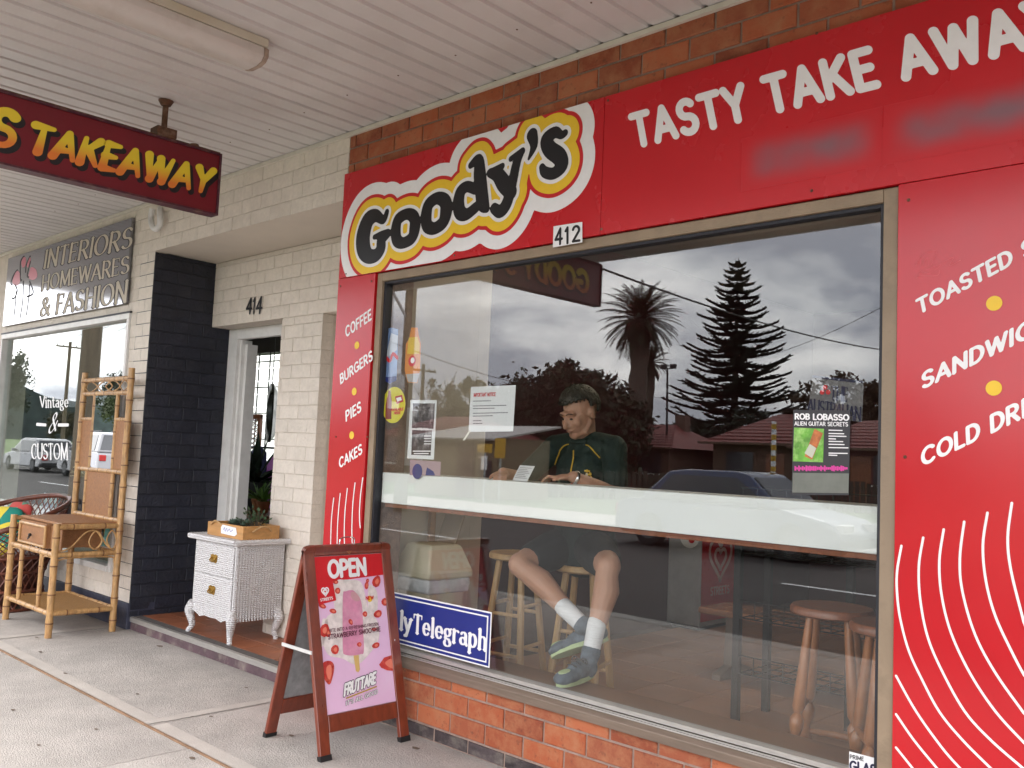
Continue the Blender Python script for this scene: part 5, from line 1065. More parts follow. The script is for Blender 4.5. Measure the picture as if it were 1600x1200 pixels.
# drink stickers
def sticker(name, label, pts, mat, pl=PGi, sm=4):
    q = [pl.px(*p) for p in (spline(pts, sm, closed=True) if sm else pts)]; c = np.mean(q, 0); t = thing(name, label, 'sticker', tuple(pl.P(c[0], min(p[1] for p in q)))); M2().poly(q).build('backing', pl, 0, mat, t); return t
sk = sticker('can_sticker', 'blue and silver drink can sticker at the left of the shop window', [Z8(*q) for q in ((314,550),(318,300),(352,290),(386,298),(378,548),(345,568))], pm('silver_blue', (.20, .30, .55), .35, var=.3, scale=6), sm=0)
M2().poly([PP.px(*Z8(*q)) for q in ((314,535),(378,530),(376,552),(345,566),(314,552))]).build('can_base', PP, 0, M['ink_b'], sk); M2().poly([PP.px(*Z8(*q)) for q in ((320,450),(380,400),(385,330),(352,318))]).build('can_band', PP, 0, flat('pale_silver', (.55, .58, .66), .3), sk); g = M2(); g.line(spline([PP.px(*Z8(*q)) for q in ((322,430),(345,455),(360,420),(382,440))], 4), .02); g.build('emblem', PP, .001, M['ink_r'], sk)
sk = sticker('bottle_sticker', 'orange soft drink bottle sticker in the shop window', [Z8(*q) for q in ((418,500),(424,370),(440,345),(450,290),(482,290),(488,330),(498,370),(494,500),(480,565),(432,560))], M['ink_o'], sm=0)
M2().poly([PP.px(*Z8(*q)) for q in ((438,340),(480,335),(492,370),(490,420),(430,420))]).build('bottle_neck', PP, 0, M['ink_y'], sk); M2().poly([PP.px(*Z8(*q)) for q in ((424,520),(492,515),(478,562),(434,558))]).build('bottle_foot', PP, 0, flat('pale_grey', (.45, .43, .42), .5), sk); g = M2(); g.disc(PP.px(*Z8(455, 455)), .03, 16); g.build('emblem', PP, .001, M['ink_r'], sk); g = M2(); g.disc(PP.px(*Z8(458, 452)), .016, 12); g.build('emblem_core', PP, .002, M['ink_w'], sk)
cx_, cy__ = PGi.px(*Z8(363, 672)); sk = thing('round_sticker', 'round yellow sticker with red bottle in the shop window', 'sticker', tuple(PGi.P(cx_, cy__-.1)))
M2().disc((cx_, cy__), .098, 36).build('backing', PGi, 0, flat('bright_yellow', (.76, .66, .03), .4), sk)
M2().poly([PP.px(*Z8(*q)) for q in ((322,742),(324,670),(330,640),(336,622),(337,600),(348,600),(350,622),(354,650),(352,742))]).build('bottle', PP, 0, flat('brown_red', (.30, .04, .02), .4), sk); M2().poly([PP.px(*Z8(*q)) for q in ((370,630),(405,622),(412,655),(378,668))]).build('emblem', PP, 0, M['ink_r'], sk); M2().poly([PP.px(*Z8(*q)) for q in ((376,638),(400,632),(404,648),(382,656))]).build('emblem_core', PP, .001, M['ink_w'], sk)
put_text('AVAILABLE', PP, Z8(352, 702), Z8(412, 698), Z8(352, 690), .001, M['ink_r'], sk, r=.12, cell=.08); put_text('HERE', PP, Z8(366, 718), Z8(398, 716), Z8(366, 706), .001, M['ink_r'], sk, r=.12, cell=.08)
sk = sticker('card_sticker', 'small pink and blue card standing on the bar inside the shop window', [Z8(*q) for q in ((442,1018),(444,942),(596,952),(594,1022))], flat('pink_grey_card', (.42, .30, .33), .5), sm=0)
g = M2(); g.disc(PP.px(*Z8(480, 1000)), .04, 16); g.build('emblem', PP, 0, M['ink_b'], sk)
g = M2(); g.poly([PP.px(*Z8(*q)) for q in ((520,1020),(528,980),(560,1000),(568,1020))]); g.build('emblem', PP, 0, M['ink_b'], sk)
# newspaper stickers
tg_ = thing('newspaper_sign', 'blue newspaper sign Daily Telegraph standing in the lower window corner', 'sign', (-3.4, GY, .40))
a, b, c, d_ = [PG.px(*q) for q in ((607, 1011), (766, 1047), (767, 964), (607, 929))]
xl = a[0]-.30; zb_, zt_ = .412, .668
def rc(x0, x1, z0, z1, mt, off, nm): M2().rect(x0, z0, x1, z1).build(nm, PG, off, mt, tg_)
xr = (b[0]+c[0])/2
rc(xl, xr, zb_, zt_, M['ink_w'], 0, 'border'); rc(xl+.007, xr-.007, zb_+.007, zt_-.007, M['ink_b'], .001, 'field'); rc(xl+.02, xr-.02, zb_+.020, zt_-.020, M['ink_w'], .0018, 'inner_border'); rc(xl+.028, xr-.028, zb_+.027, zt_-.027, M['ink_b'], .0026, 'inner_field')
g_, w_ = shape_text('Telegraph', serif=(.035, .10, 8, .11), gap=.05, cell=.03); t0 = PG.px(645.5, 993); t1 = PG.px(761, 1022); hgt = (PG.px(648.5, 958)[1]-PG.px(652, 991)[1])*.88; zbase = PG.px(652, 991)[1]+.006
g_.affine((t0[0], zbase), ((t1[0]-t0[0])/w_, 0), (0, hgt)).build('lettering', PG, .0036, M['ink_w'], tg_)
g_, w2_ = shape_text('l', serif=(.04, .115, 8, .13), cell=.03); sc_ = (t1[0]-t0[0])/w_
g2, w3_ = shape_text('y', serif=(.04, .115, 8, .13), cell=.03); 
g2.affine((t0[0]-sc_*.72, zbase), (sc_, 0), (0, hgt)).build('lettering', PG, .0036, M['ink_w'], tg_); g_.affine((t0[0]-sc_*1.02, zbase), (sc_, 0), (0, hgt)).build('lettering', PG, .0036, M['ink_w'], tg_)
g3, w4_ = shape_text('ai', serif=(.04, .115, 8, .13), gap=.035, cell=.03); g3.affine((t0[0]-sc_*2.2, zbase), (sc_, 0), (0, hgt)).build('lettering', PG, .0036, M['ink_w'], tg_)
Zt3 = lambda x, y: (580+x*.5125, 380+y*.5125)
au = thing('newspaper_sticker', 'translucent grey newspaper sticker THE AUSTRALIAN high in the right of the window', 'sticker', (-1.41, GY, 1.56))
def veil():
    m, n, bb_ = mat_new('frosted_vinyl'); bb_.inputs['Base Color'].default_value = (.30, .29, .30, 1); tp = n.nodes.new('ShaderNodeBsdfTransparent'); x1 = n.nodes.new('ShaderNodeMixShader'); x1.inputs[0].default_value = .55; n.links.new(tp.outputs[0], x1.inputs[1]); n.links.new(bb_.outputs[0], x1.inputs[2]); n.links.new(x1.outputs[0], n.nodes['Material Output'].inputs[0]); return m
M2().poly([PGi.px(*Zt3(*q)) for q in ((1328,520),(1495,545),(1500,420),(1345,402))]).build('backing', PGi, -.004, veil(), au)
m_nv = flat('navy_ink', (.012, .014, .05), .5)
put_text('THE', PP, Zt3(1400, 476), Zt3(1452, 482), Zt3(1402, 436), 0, m_nv, au, serif=(.03, .1, 8, .1), gap=.05, cell=.04); put_text('AUSTRALIAN', PP, Zt3(1330, 512), Zt3(1492, 542), Zt3(1332, 474), 0, m_nv, au, serif=(.03, .1, 8, .1), gap=.03, cell=.04)
g = M2(); 
for dx, dy in ((0, -9), (-9, 6), (9, 6)): g.disc(PP.px(*Zt3(1384+dx, 448+dy)), .009, 12)
g.build('emblem', PP, 0, M['ink_r'], au); M2().poly([PP.px(*Zt3(*q)) for q in ((1345,410),(1499,428),(1500,420),(1345,402))]).build('top_stripe', PP, 0, m_nv, au)
rl_ = paper('gig_poster', 'black guitar gig poster with green picture low in the right of the window', 'poster', [Zt3(1282, 768), Zt3(1456, 768), Zt3(1461, 510), Zt3(1287, 508)], PG, flat('charcoal_paper', (.035, .033, .037), .5))
put_text('ROB LOBASSO', PG, Zt3(1292, 536), Zt3(1457, 540), Zt3(1292, 520), .001, M['ink_w'], rl_, r=.12, gap=.1, cell=.05); put_text('ALIEN GUITAR SECRETS', PG, Zt3(1291, 555), Zt3(1454, 558), Zt3(1291, 544), .001, M['ink_w'], rl_, r=.09, cell=.06)
M2().poly([PG.px(*Zt3(*q)) for q in ((1286,665),(1378,668),(1381,566),(1290,562))]).build('picture', PG, .001, pm('green_photo', (.13, .36, .04), .5, var=.6, scale=14, dirt=(.5, .75, .25), dscale=18, damt=.8), rl_)
M2().poly([PG.px(*Zt3(*q)) for q in ((1322,650),(1345,660),(1378,580),(1352,566))]).build('guitar', PG, .0018, pm('guitar', (.40, .12, .03), .4, var=.7, scale=25), rl_); M2().poly([PG.px(*Zt3(*q)) for q in ((1322,640),(1345,655),(1358,625),(1338,612))]).build('guitar_body', PG, .0024, flat('pale_guitar', (.5, .52, .42), .5), rl_)
g = M2()
for y, w_ in ((570, 40), (580, 45), (588, 52), (596, 20), (604, 42), (613, 46), (623, 58), (640, 56), (646, 24)): g.line([PG.px(*Zt3(1396, y)), PG.px(*Zt3(1396+w_, y+1))], .0036)
g.build('printed_lines', PG, .001, M['ink_w'], rl_); g = M2()
x = 1291.
while x < 1448: h_ = random.uniform(3, 9); g.poly([PG.px(*Zt3(x, 686-h_)), PG.px(*Zt3(x, 686+h_)), PG.px(*Zt3(x+5, 687+h_)), PG.px(*Zt3(x+5, 687-h_))]); x += 5.6
g.build('skyline', PG, .001, M['ink_p'], rl_); M2().poly([PG.px(*Zt3(*q)) for q in ((1284,760),(1455,762),(1457,702),(1286,700))]).build('footer', PG, .001, pm('grey_footer', (.16, .17, .145), .6, var=.3, scale=5), rl_)
gs_ = paper('glazier_sticker', 'white glazier sticker PRIME GLASS in the lower right window corner', 'sticker', [(1326, 1216), (1381, 1222), (1381, 1188), (1327, 1174)], PG, M['ink_w'])
put_text('PRIME', PG, (1328, 1185), (1350, 1189), (1328, 1179), .001, M['ink_k'], gs_, r=.09, cell=.06); put_text('GLASS', PG, (1328, 1203), (1379, 1212), (1328, 1189), .001, m_nv, gs_, r=.12, cell=.05)
# ---------------------------------------------------------------- inside the takeaway
bar = thing('window_bar', 'white window bar with deep front edge just behind the shop glass', 'bar', (-2.6, .2, 1.12))
m_lam = pm('white_laminate', (.82, .84, .82), .35, var=.03, scale=2, spec=.4)
bevel(MB().box((-3.962, .046, 1.122), (-1.262, .064, 1.284)).build('front_edge', m_lam, bar), .002, 1)
bevel(MB().box((-4.198, .0645, 1.252), (-1.195, .345, 1.282)).build('bar_top', m_lam, bar), .003, 1)
MB().box((-3.95, .0645, 1.10), (-1.27, .09, 1.1215)).build('rail', M['timber'], bar)
def stool(label, loc, seat_r, mats, turned=False, rot=0.0, h=.76):
    s = thing('bar_stool', label, 'stool', (0, 0, 0), 'wooden bar stools inside the takeaway'); sm, lm = mats
    MB().lathe([(seat_r*.9, h-.038), (seat_r, h-.03), (seat_r, h-.012), (seat_r*.95, h), (seat_r*.6, h-.004)], (0, 0, 0), 28).build('seat', sm, s, 40)
    for k in range(4):
        a = math.pi/4+k*math.pi/2; t = np.array((seat_r*.62*math.cos(a), seat_r*.62*math.sin(a), h-.035)); b = np.array((seat_r*1.18*math.cos(a), seat_r*1.18*math.sin(a), 0)); m = MB()
        if turned:
            ts = [0, .05, .12, .3, .5, .53, .56, .60, .66, .72, .78, .80, .83, .87, .94, 1]; rs = [.014, .016, .018, .021, .025, .014, .028, .028, .014, .024, .028, .014, .028, .016, .025, .018]
        else: ts = [0, 1]; rs = [.019, .021]
        m.ring([t+(b-t)*u for u in ts], rs, 10 if turned else 8); m.build('leg', lm, s, 50 if turned else 30)
    for z_, off in (((.20, 0), (.42, 1)) if not turned else ((.22, 0), (.30, 1))):
        f = 1-z_/h; R_ = seat_r*(.62+.56*f)
        for k in range(4):
            if (k % 2 == off) or not turned:
                a, b = math.pi/4+k*math.pi/2, math.pi/4+(k+1)*math.pi/2; zz = z_+(.05 if (k % 2) else 0)
                MB().ring([(R_*math.cos(a)*(1-u)+R_*math.cos(b)*u, R_*math.sin(a)*(1-u)+R_*math.sin(b)*u, zz) for u in (0, .5, 1)], [.011, .015, .011] if turned else [.011, .011, .011], 8).build('rung', lm, s, 50)
    s.location = loc; s.rotation_euler.z = rot; ORG[s.name] = np.array(loc, float); return s
m_pale = pm('pale_pine', (.52, .31, .13), .45, var=.15, scale=4, stretch=(6, 6, 1)); m_dk = pm('walnut_stain', (.34, .12, .035), .35, var=.25, scale=5, stretch=(6, 6, 1), coat=.3)
FZI = .0905
stool('pale wooden bar stool under the seated person', (-3.10, .74, FZI), .165, (m_pale, m_pale), rot=.35)
stool('empty pale wooden bar stool left of the seated person', (-3.66, .82, FZI), .165, (m_pale, m_pale), rot=.2)
stool('dark wooden bar stool with turned legs at the right of the window', (-1.66, .56, FZI), .165, (M['timber'], m_dk), True, rot=.25)
stool('second turned dark bar stool mostly hidden by the right window frame', (-1.33, .36, FZI), .16, (M['timber'], m_dk), True, rot=.6)
bn = thing('bench', 'low timber bench with trestle foot on the shop floor', 'bench', (-2.4, 2.15, FZI))
bevel(MB().box((-3.17, 1.97, .475), (-1.55, 2.33, .515)).build('seat', pm('bench_top', (.42, .20, .12), .25, var=.2, scale=4, stretch=(1, 6, 6), coat=.4), bn), .012)
for x in (-3.02, -1.75):
    m = MB(); m.prism([(1.96, FZI), (1.96, .125), (2.09, .165), (2.11, .475), (2.19, .475), (2.21, .165), (2.34, .125), (2.34, FZI)], x-.03, x+.03, 'x'); bevel(m.build('trestle', M['dark'] if False else pm('grey_trestle', (.26, .20, .16), .5), bn), .004)
rk = thing('wire_rack', 'black wire shelf rack behind the turned stool', 'rack', (-1.9, 1.4, FZI))
for x, y in ((-2.48, 1.57), (-2.02, 1.57), (-2.48, 1.25), (-1.3, 1.57), (-1.3, 1.25)): MB().box((x-.018, y-.018, FZI), (x+.018, y+.018, 1.22)).build('post', M['black'], rk)
for z in (.34, .62, .95, 1.2):
    m = MB()
    for i in range(15): x = -2.46+i*1.14/14; m.cyl((x, 1.24, z), (x, 1.58, z), .003, n=5); m.cyl((x, 1.24, z), (x, 1.24, z+.09), .003, n=5)
    for y in (1.24, 1.35, 1.46, 1.58): m.cyl((-2.47, y, z), (-1.31, y, z), .004, n=5)
    m.cyl((-2.47, 1.24, z+.09), (-1.31, 1.24, z+.09), .004, n=5); m.build('wire_shelf', M['black'], rk)
fz = thing('ice_cream_freezer', 'chest freezer with red side and white heart emblem inside the takeaway', 'freezer', (-4.1, 3.5, FZI))
fx0, fx1, fy0, fy1 = -4.29, -3.98, 3.3, 3.88
bevel(MB().box((fx0, fy0, .12), (fx1, fy1, .98)).build('body', pm('freezer_grey', (.33, .33, .34), .4), fz), .012)
bevel(MB().box((fx0, fy0, .981), (fx1, fy1, 1.03)).build('lid', pm('freezer_lid', (.45, .46, .47), .2), fz), .008); MB().box((fx0+.03, fy0+.03, FZI), (fx1-.03, fy1-.03, .1195)).build('plinth', M['black'], fz)
PZ = Plane((fx1+.001, 0, 0), (0, 1, 0), (0, 0, 1)); M2().rect(fy0+.01, .16, fy1-.01, .96).build('red_panel', PZ, .001, flat('freezer_red', (.50, .02, .035), .3), fz)
m_pkw = flat('emblem_pink_white', (.75, .55, .55), .4)
heart(PZ, ((fy0+fy1)/2, .66), .19, .032, .003, m_pkw, fz); text_at('STREETS', PZ, (fy0+.15, .36), .06, .003, m_pkw, fz, width=.29, r=.1, cell=.06)
PZf = Plane((0, fy0-.001, 0), (1, 0, 0), (0, 0, 1)); g = M2(); g.disc((-4.09, .82), .09, 20); g.build('emblem', PZf, .001, M['ink_w'], fz); g = M2(); g.disc((-4.07, .80), .03, 12); g.build('emblem_core', PZf, .002, M['ink_r'], fz)
bi = thing('rubbish_bin', 'cream plastic bin with open flap lid and plastic liner inside the window', 'bin', (-3.98, .46, FZI))
m_crm_ = pm('cream_plastic', (.62, .56, .42), .45, var=.05); bx, by = -3.985, .465
def fr(z, w_, d_): return [(bx-w_, by-d_, z), (bx+w_, by-d_, z), (bx+w_, by+d_, z), (bx-w_, by+d_, z)]
def loft(rings, cap=True):
    m = MB(); vs = [p for r in rings for p in r]; n = 4; fs = []
    for i in range(len(rings)-1):
        for k in range(n): fs.append((i*n+k, i*n+(k+1) % n, (i+1)*n+(k+1) % n, (i+1)*n+k))
    if cap: fs += [(3, 2, 1, 0), tuple(len(vs)-4+k for k in range(4))]
    m.add(vs, fs); return m
bevel(loft([fr(FZI, .10, .11), fr(.70, .135, .145)]).build('body', m_crm_, bi), .015)
bevel(loft([fr(.701, .158, .168), fr(.735, .160, .170), fr(.86, .115, .125), fr(.885, .10, .11)]).build('lid', m_crm_, bi), .012)
m_ln = pm('clear_liner', (.62, .63, .65), .25, var=.15, scale=12, bump=.6, bscale=30); bevel(loft([fr(.62, .142, .152), fr(.66, .148, .160), fr(.70, .150, .158)]).build('liner', m_ln, bi), .01)
m = MB(); m.obox((bx-.08, by+.09, .886), (1, 0, 0), np.array((0, .35, .94)), np.array((0, .94, -.35)), .16, .17, .012); bevel(m.build('flap', pm('tan_flap', (.36, .29, .22), .5), bi), .003)
M2().rect(bx-.07, .48, bx+.02, .60).build('label', Plane((0, by-.155, 0), (1, 0, 0), (0, 0, 1)), .0, pm('bin_label', (.45, .42, .5), .6, var=.6, scale=30), bi)
m_tube = pm('lit_tube', (.9, .9, .9), .4, emis=(1.0, .84, .62, 22.0))
for i, (x, y, lb) in enumerate(((-2.9, 1.9, 'lit ceiling tube light over the bench inside the takeaway'),)):
    t = thing('ceiling_light', lb, 'light', (x, y, 2.95), None)
    bevel(MB().box((x-.65, y-.06, 2.965), (x+.65, y+.06, 2.9995)).build('batten', M['wpaint'], t), .004); MB().cyl((x-.6, y, 2.945), (x+.6, y, 2.945), .019, n=12).build('tube', m_tube, t, 50)
# pale menu board on the side wall and a brown rail
tag(MB().box((-4.199, .30, 1.32), (-4.186, .52, 1.66)).build('wall_card', M['paper'], None), 'white scalloped card on the side wall inside the shop window', 'card')
tag(MB().box((-4.199, .60, .42), (-4.175, .64, 1.25)).build('wall_batten', pm('tan_batten', (.40, .25, .14), .6), None), 'tan timber batten on the beige side wall behind the bin', 'batten')

# ---------------------------------------------------------------- the seated person
def fuse(name, mb, voxel, mat, parent, smooth=6, fac_=.5):
    me = mb.mesh(name, org(parent)); o = bpy.data.objects.new('tmp', me); COL.objects.link(o)
    r = o.modifiers.new('r', 'REMESH'); r.mode = 'VOXEL'; r.voxel_size = voxel; s = o.modifiers.new('s', 'SMOOTH'); s.factor = fac_; s.iterations = smooth
    dg = bpy.context.evaluated_depsgraph_get(); m2 = bpy.data.meshes.new_from_object(o.evaluated_get(dg)); bpy.data.objects.remove(o); m2.name = name
    m2.polygons.foreach_set('use_smooth', [True]*len(m2.polygons)); return link(name, m2, mat, parent)
def limb(m, pts, rr, n=14, flat_=None):
    m.ring(pts, rr, n, flat=flat_)
    for p, r in ((pts[0], rr[0]), (pts[-1], rr[-1])): m.ball(p, r*.99, 12, 8)
V3 = lambda *a: np.array(a, float)
pe = thing('person', 'seated person in dark green polo shirt and black shorts reading at the window bar', 'person', (-3.10, .74, .85))
m_sk, _n, _b = mat_new('skin'); _b.inputs['Base Color'].default_value = (.47, .25, .165, 1); _b.inputs['Roughness'].default_value = .5; _b.inputs['Subsurface Weight'].default_value = .15; _b.inputs['Subsurface Radius'].default_value = (.02, .008, .004)
hipR, hipL = V3(-3.19, .70, .945), V3(-3.01, .69, .945)
kR, kL = fac(812, 882, .31), fac(951, 884, .42); aR, aL = fac(899, 966, .36), fac(927, 1002, .33)
shR, shL = V3(-3.212, .60, 1.458), V3(-2.838, .615, 1.462); elR, elL = V3(-3.30, .43, 1.275), V3(-2.725, .50, 1.225); wrR, wrL = V3(-3.24, .235, 1.315), V3(-2.835, .30, 1.315)
HC = V3(-3.005, .535, 1.635); NB = V3(-3.02, .61, 1.49)
fd = V3(-.12, -.90, -.36); fd /= np.linalg.norm(fd); rt = np.cross(fd, V3(0, 0, 1)); rt /= np.linalg.norm(rt); upv = np.cross(rt, fd)
Lx = -rt   # person's own left runs to +x of the shop
def hl(x, y, z): return HC+(-Lx)*x*1.0+(-fd)*y+upv*z
b = MB()
def hball(c, r):
    k = MB(); k.ball((0, 0, 0), r, 20, 14); b.add([HC+rt*(p[0]+c[0])-fd*(p[1]+c[1])+upv*(p[2]+c[2]) for p in k.v], k.f)
hball((0, .018, .032), (.077, .097, .090)); hball((0, -.028, -.028), (.066, .072, .082)); hball((0, -.062, -.092), (.034, .030, .027)); hball((.036, -.062, -.028), (.03, .03, .028)); hball((-.036, -.062, -.028), (.03, .03, .028))
limb(b, [hl(-.055, .0, -.05), hl(-.045, -.035, -.085), hl(0, -.065, -.1), hl(.045, -.035, -.085), hl(.055, .0, -.05)], [.02, .021, .022, .021, .02]); limb(b, [hl(-.042, -.082, .022), hl(0, -.09, .024), hl(.042, -.082, .022)], [.012, .013, .012])
limb(b, [hl(0, -.094, .008), hl(0, -.108, -.018), hl(0, -.114, -.036)], [.010, .012, .015]); hball((.013, -.098, -.040), (.010, .011, .009)); hball((-.013, -.098, -.040), (.010, .011, .009)); limb(b, [hl(-.02, -.092, -.067), hl(0, -.098, -.065), hl(.02, -.092, -.067)], [.006, .009, .006])
for s_ in (-1, 1): hball((s_*.079, .015, -.006), (.011, .021, .033))
limb(b, [HC-upv*.05-fd*.02, NB, NB-V3(0, -.02, .06)], [.056, .058, .07])
# trunk core, arms, legs
limb(b, [V3(-3.10, .74, .95), V3(-3.07, .69, 1.15), V3(-3.03, .63, 1.36), V3(-3.02, .62, 1.44)], [.10, .095, .10, .08]); limb(b, [shR, V3(-3.02, .615, 1.46), shL], [.058, .06, .058])
for sh_, el_, wr_ in ((shR, elR, wrR), (shL, elL, wrL)): limb(b, [sh_, (sh_+el_)/2, el_], [.056, .049, .042]); limb(b, [el_, el_+(wr_-el_)*.35, wr_], [.043, .044, .029])
for hp, kn, an in ((hipR, kR, aR), (hipL, kL, aL)):
    limb(b, [hp, hp+(kn-hp)*.5, kn], [.094, .082, .060]); d_ = an-kn; back_ = V3(0, .022, 0); limb(b, [kn, kn+d_*.12, kn+d_*.34+back_, kn+d_*.6+back_*.5, an-d_*.08, an], [.060, .055, .064, .051, .037, .038])
# hands: palm and five bent fingers each
def hand(w, dirv, side, curl=.5):
    d = dirv/np.linalg.norm(dirv); sd = np.cross(d, V3(0, 0, 1)); sd /= np.linalg.norm(sd); up_ = np.cross(sd, d)
    pc = w+d*.045; k = MB(); k.ball((0, 0, 0), (.050, .040, .016), 14, 10); b.add([pc+d*p[0]+sd*p[1]+up_*p[2] for p in k.v], k.f)
    for j, (o_, L_) in enumerate(((-.030, .068), (-.011, .078), (.009, .073), (.027, .058))):
        q = w+d*.082+sd*o_*side; q1 = q+d*L_*.5+up_*.006; q2 = q1+d*L_*.36-up_*.014*curl*2; limb(b, [w+d*.05+sd*o_*side*.9, q, q1, q2, q2+d*L_*.12-up_*.012], [.010, .0092, .0085, .0078, .007], 8)
    t0 = w+d*.022-sd*.028*side; limb(b, [t0, t0+d*.03-sd*.022*side-up_*.006, t0+d*.058-sd*.026*side-up_*.012], [.0125, .0105, .009], 8)
hand(wrR, V3(.28, -.35, -.08), -1); hand(wrL, V3(-.75, -.25, -.06), 1)
fuse('body', b, .0058, m_sk, pe, 5)
# shirt
m_sh = pm('dark_green_polo', (.009, .020, .017), .85, var=.2, scale=6, bump=.25, bscale=25); s = MB()
limb(s, [V3(-3.10, .735, .93), V3(-3.08, .70, 1.08), V3(-3.05, .66, 1.24), V3(-3.03, .63, 1.36), V3(-3.02, .615, 1.44)], [.158, .150, .148, .143, .10], 18, (1.15, .92)); limb(s, [shR+V3(-.005, 0, .0), V3(-3.11, .605, 1.475), V3(-3.02, .61, 1.487), V3(-2.93, .61, 1.478), shL], [.066, .067, .064, .067, .066])
for sh_, el_ in ((shR, elR), (shL, elL)): limb(s, [sh_, sh_+(el_-sh_)*.4, sh_+(el_-sh_)*.74], [.070, .063, .062])
so_ = fuse('polo_shirt', s, .008, m_sh, pe, 8)
c_ = MB(); cn = NB+V3(0, -.012, .012); c_.ring([cn+.067*(math.cos(a)*V3(1, 0, 0)+math.sin(a)*V3(0, .95, .25))+V3(0, 0, .0) for a in np.linspace(0, 2*math.pi, 26, endpoint=False)], .013, 8, closed=True); c_.build('collar', m_sh, so_, 60)
def surf(o, x, z, y0=.2):  # front of a garment along +y
    hit, loc, *_ = o.ray_cast(Vector(V3(x, y0, z)-org(pe)), Vector((0, 1, 0))); return (np.array(loc)+org(pe)+V3(0, -.003, 0)) if hit else None
m_gold = flat('gold_piping', (.62, .38, .03), .6)
def piping(pts, r=.0035):
    q = [surf(so_, x, z) for x, z in pts]; q = [p for p in q if p is not None]
    if len(q) > 1: MB().ring(q, r, 6).build('piping', m_gold, so_, 60)
piping([(-3.02, 1.445-.02*i) for i in range(9)]); piping([(-3.07-.016*i, 1.475-.004*i*i*.55) for i in range(8)]); piping([(-2.96+.013*i, 1.475-.004*i*i*.62) for i in range(8)])
for sh_, el_ in ((shR, elR), (shL, elL)):
    d_ = (el_-sh_)/np.linalg.norm(el_-sh_); c0 = sh_+(el_-sh_)*.74+d_*.05; u_ = np.cross(d_, V3(0, 0, 1)); u_ /= np.linalg.norm(u_); w_ = np.cross(u_, d_); MB().ring([c0+.0495*(u_*math.cos(a)+w_*math.sin(a)) for a in np.linspace(0, 6.283, 22, endpoint=False)], .005, 6, closed=True).build('sleeve_band', m_gold, so_, 60)
P0 = surf(so_, -2.935, 1.325)   # gold crest on the chest
if P0 is not None:
    g = MB()
    for dx, dz, r in ((0, 0, .011), (-.02, .004, .009), (.02, .004, .009), (-.026, -.012, .007), (.026, -.012, .007), (0, .019, .008), (-.013, .018, .006), (.013, .018, .006), (0, -.02, .013), (-.014, -.02, .008), (.014, -.02, .008)): g.ball(P0+V3(dx, -.001, dz), (r, .003, r), 8, 6)
    g.build('crest', m_gold, so_, 60); MB().ball(P0+V3(0, -.003, .0), (.007, .0025, .009), 8, 6).build('crest_shield', flat('crest_pale', (.5, .5, .45), .6), so_, 60)
# shorts
m_so = pm('black_shorts', (.011, .012, .012), .9, var=.2, scale=8, bump=.2, bscale=25); s = MB(); limb(s, [V3(-3.17, .73, .945), V3(-3.03, .73, .945)], [.128, .128])
for hp, kn, f_ in ((hipR, kR, .70), (hipL, kL, .74)): limb(s, [hp, hp+(kn-hp)*.4, hp+(kn-hp)*f_], [.108, .102, .088])
fuse('shorts', s, .008, m_so, pe, 7)
# socks and shoes
m_sock = pm('white_sock', (.72, .72, .74), .9, var=.08, scale=20, bump=.5, bscale=60, stretch=(.3, .3, 3)); m_shoe = pm('grey_trainer', (.085, .115, .15), .7, var=.4, scale=30, bump=.4, bscale=50); m_solem = pm('lime_sole', (.45, .55, .30), .6, var=.15); m_lace = flat('dark_lace', (.02, .02, .022), .7)
def shoe(an, kn, heel, toe, lab):
    d_ = (kn-an); d_ /= np.linalg.norm(d_); s = MB(); limb(s, [an-d_*.05, an, an+d_*.085], [.041, .042, .045], 16); fuse('sock', s, .006, m_sock, pe, 3)
    f = toe-heel; L_ = np.linalg.norm(f); f /= L_; sd = np.cross(f, d_); sd /= np.linalg.norm(sd); up_ = np.cross(sd, f); s = MB()
    def el_(c, r): k = MB(); k.ball((0, 0, 0), r, 18, 12); s.add([c+f*p[0]+sd*p[1]+up_*p[2] for p in k.v], k.f)
    el_(heel+f*.045+up_*.050, (.055, .040, .048)); el_(heel+f*L_*.42+up_*.050, (.085, .041, .045)); el_(heel+f*L_*.72+up_*.038, (.085, .047, .032)); el_(heel+f*L_*.86+up_*.034, (.048, .043, .027)); limb(s, [heel+f*.05+up_*.06, an-d_*.045], [.04, .046])
    so2 = fuse('shoe', s, .0055, m_shoe, pe, 4)
    n = 22; out = [(L_*.5+(L_*.5)*math.cos(a), (.036+.012*math.cos(a-.2))*math.sin(a)) for a in np.linspace(0, 2*math.pi, n, endpoint=False)]
    m = MB(); m.add([heel+f*p+sd*q*1.08+up_*z for z in (.003, .024) for p, q in out], [tuple(range(n-1, -1, -1)), tuple(range(n, 2*n))]+[(i, (i+1) % n, (i+1) % n+n, i+n) for i in range(n)]); m.build('sole', m_solem, so2, 50)
    m = MB(); 
    for t_ in (.42, .52, .62): c = heel+f*L_*t_+up_*(.094-.075*(t_-.42)); m.ring([c-sd*.026, c+up_*.006, c+sd*.026], .004, 5)
    c = heel+f*L_*.42+up_*.098; m.ring(spline([c, c-sd*.03+up_*.01, c-sd*.045-up_*.01, c-sd*.02-up_*.006, c], 4), .0028, 5); m.ring(spline([c, c+sd*.03+up_*.01, c+sd*.045-up_*.01, c+sd*.02-up_*.006, c], 4), .0028, 5); m.build('laces', m_lace, so2, 60); m = MB(); k = MB(); k.ball((0, 0, 0), (.045, .022, .010), 12, 8); c = heel+f*L_*.80+up_*.062; m.add([c+f*p[0]+sd*p[1]+up_*p[2] for p in k.v], k.f); m.build('toe_patch', m_solem, so2, 60)
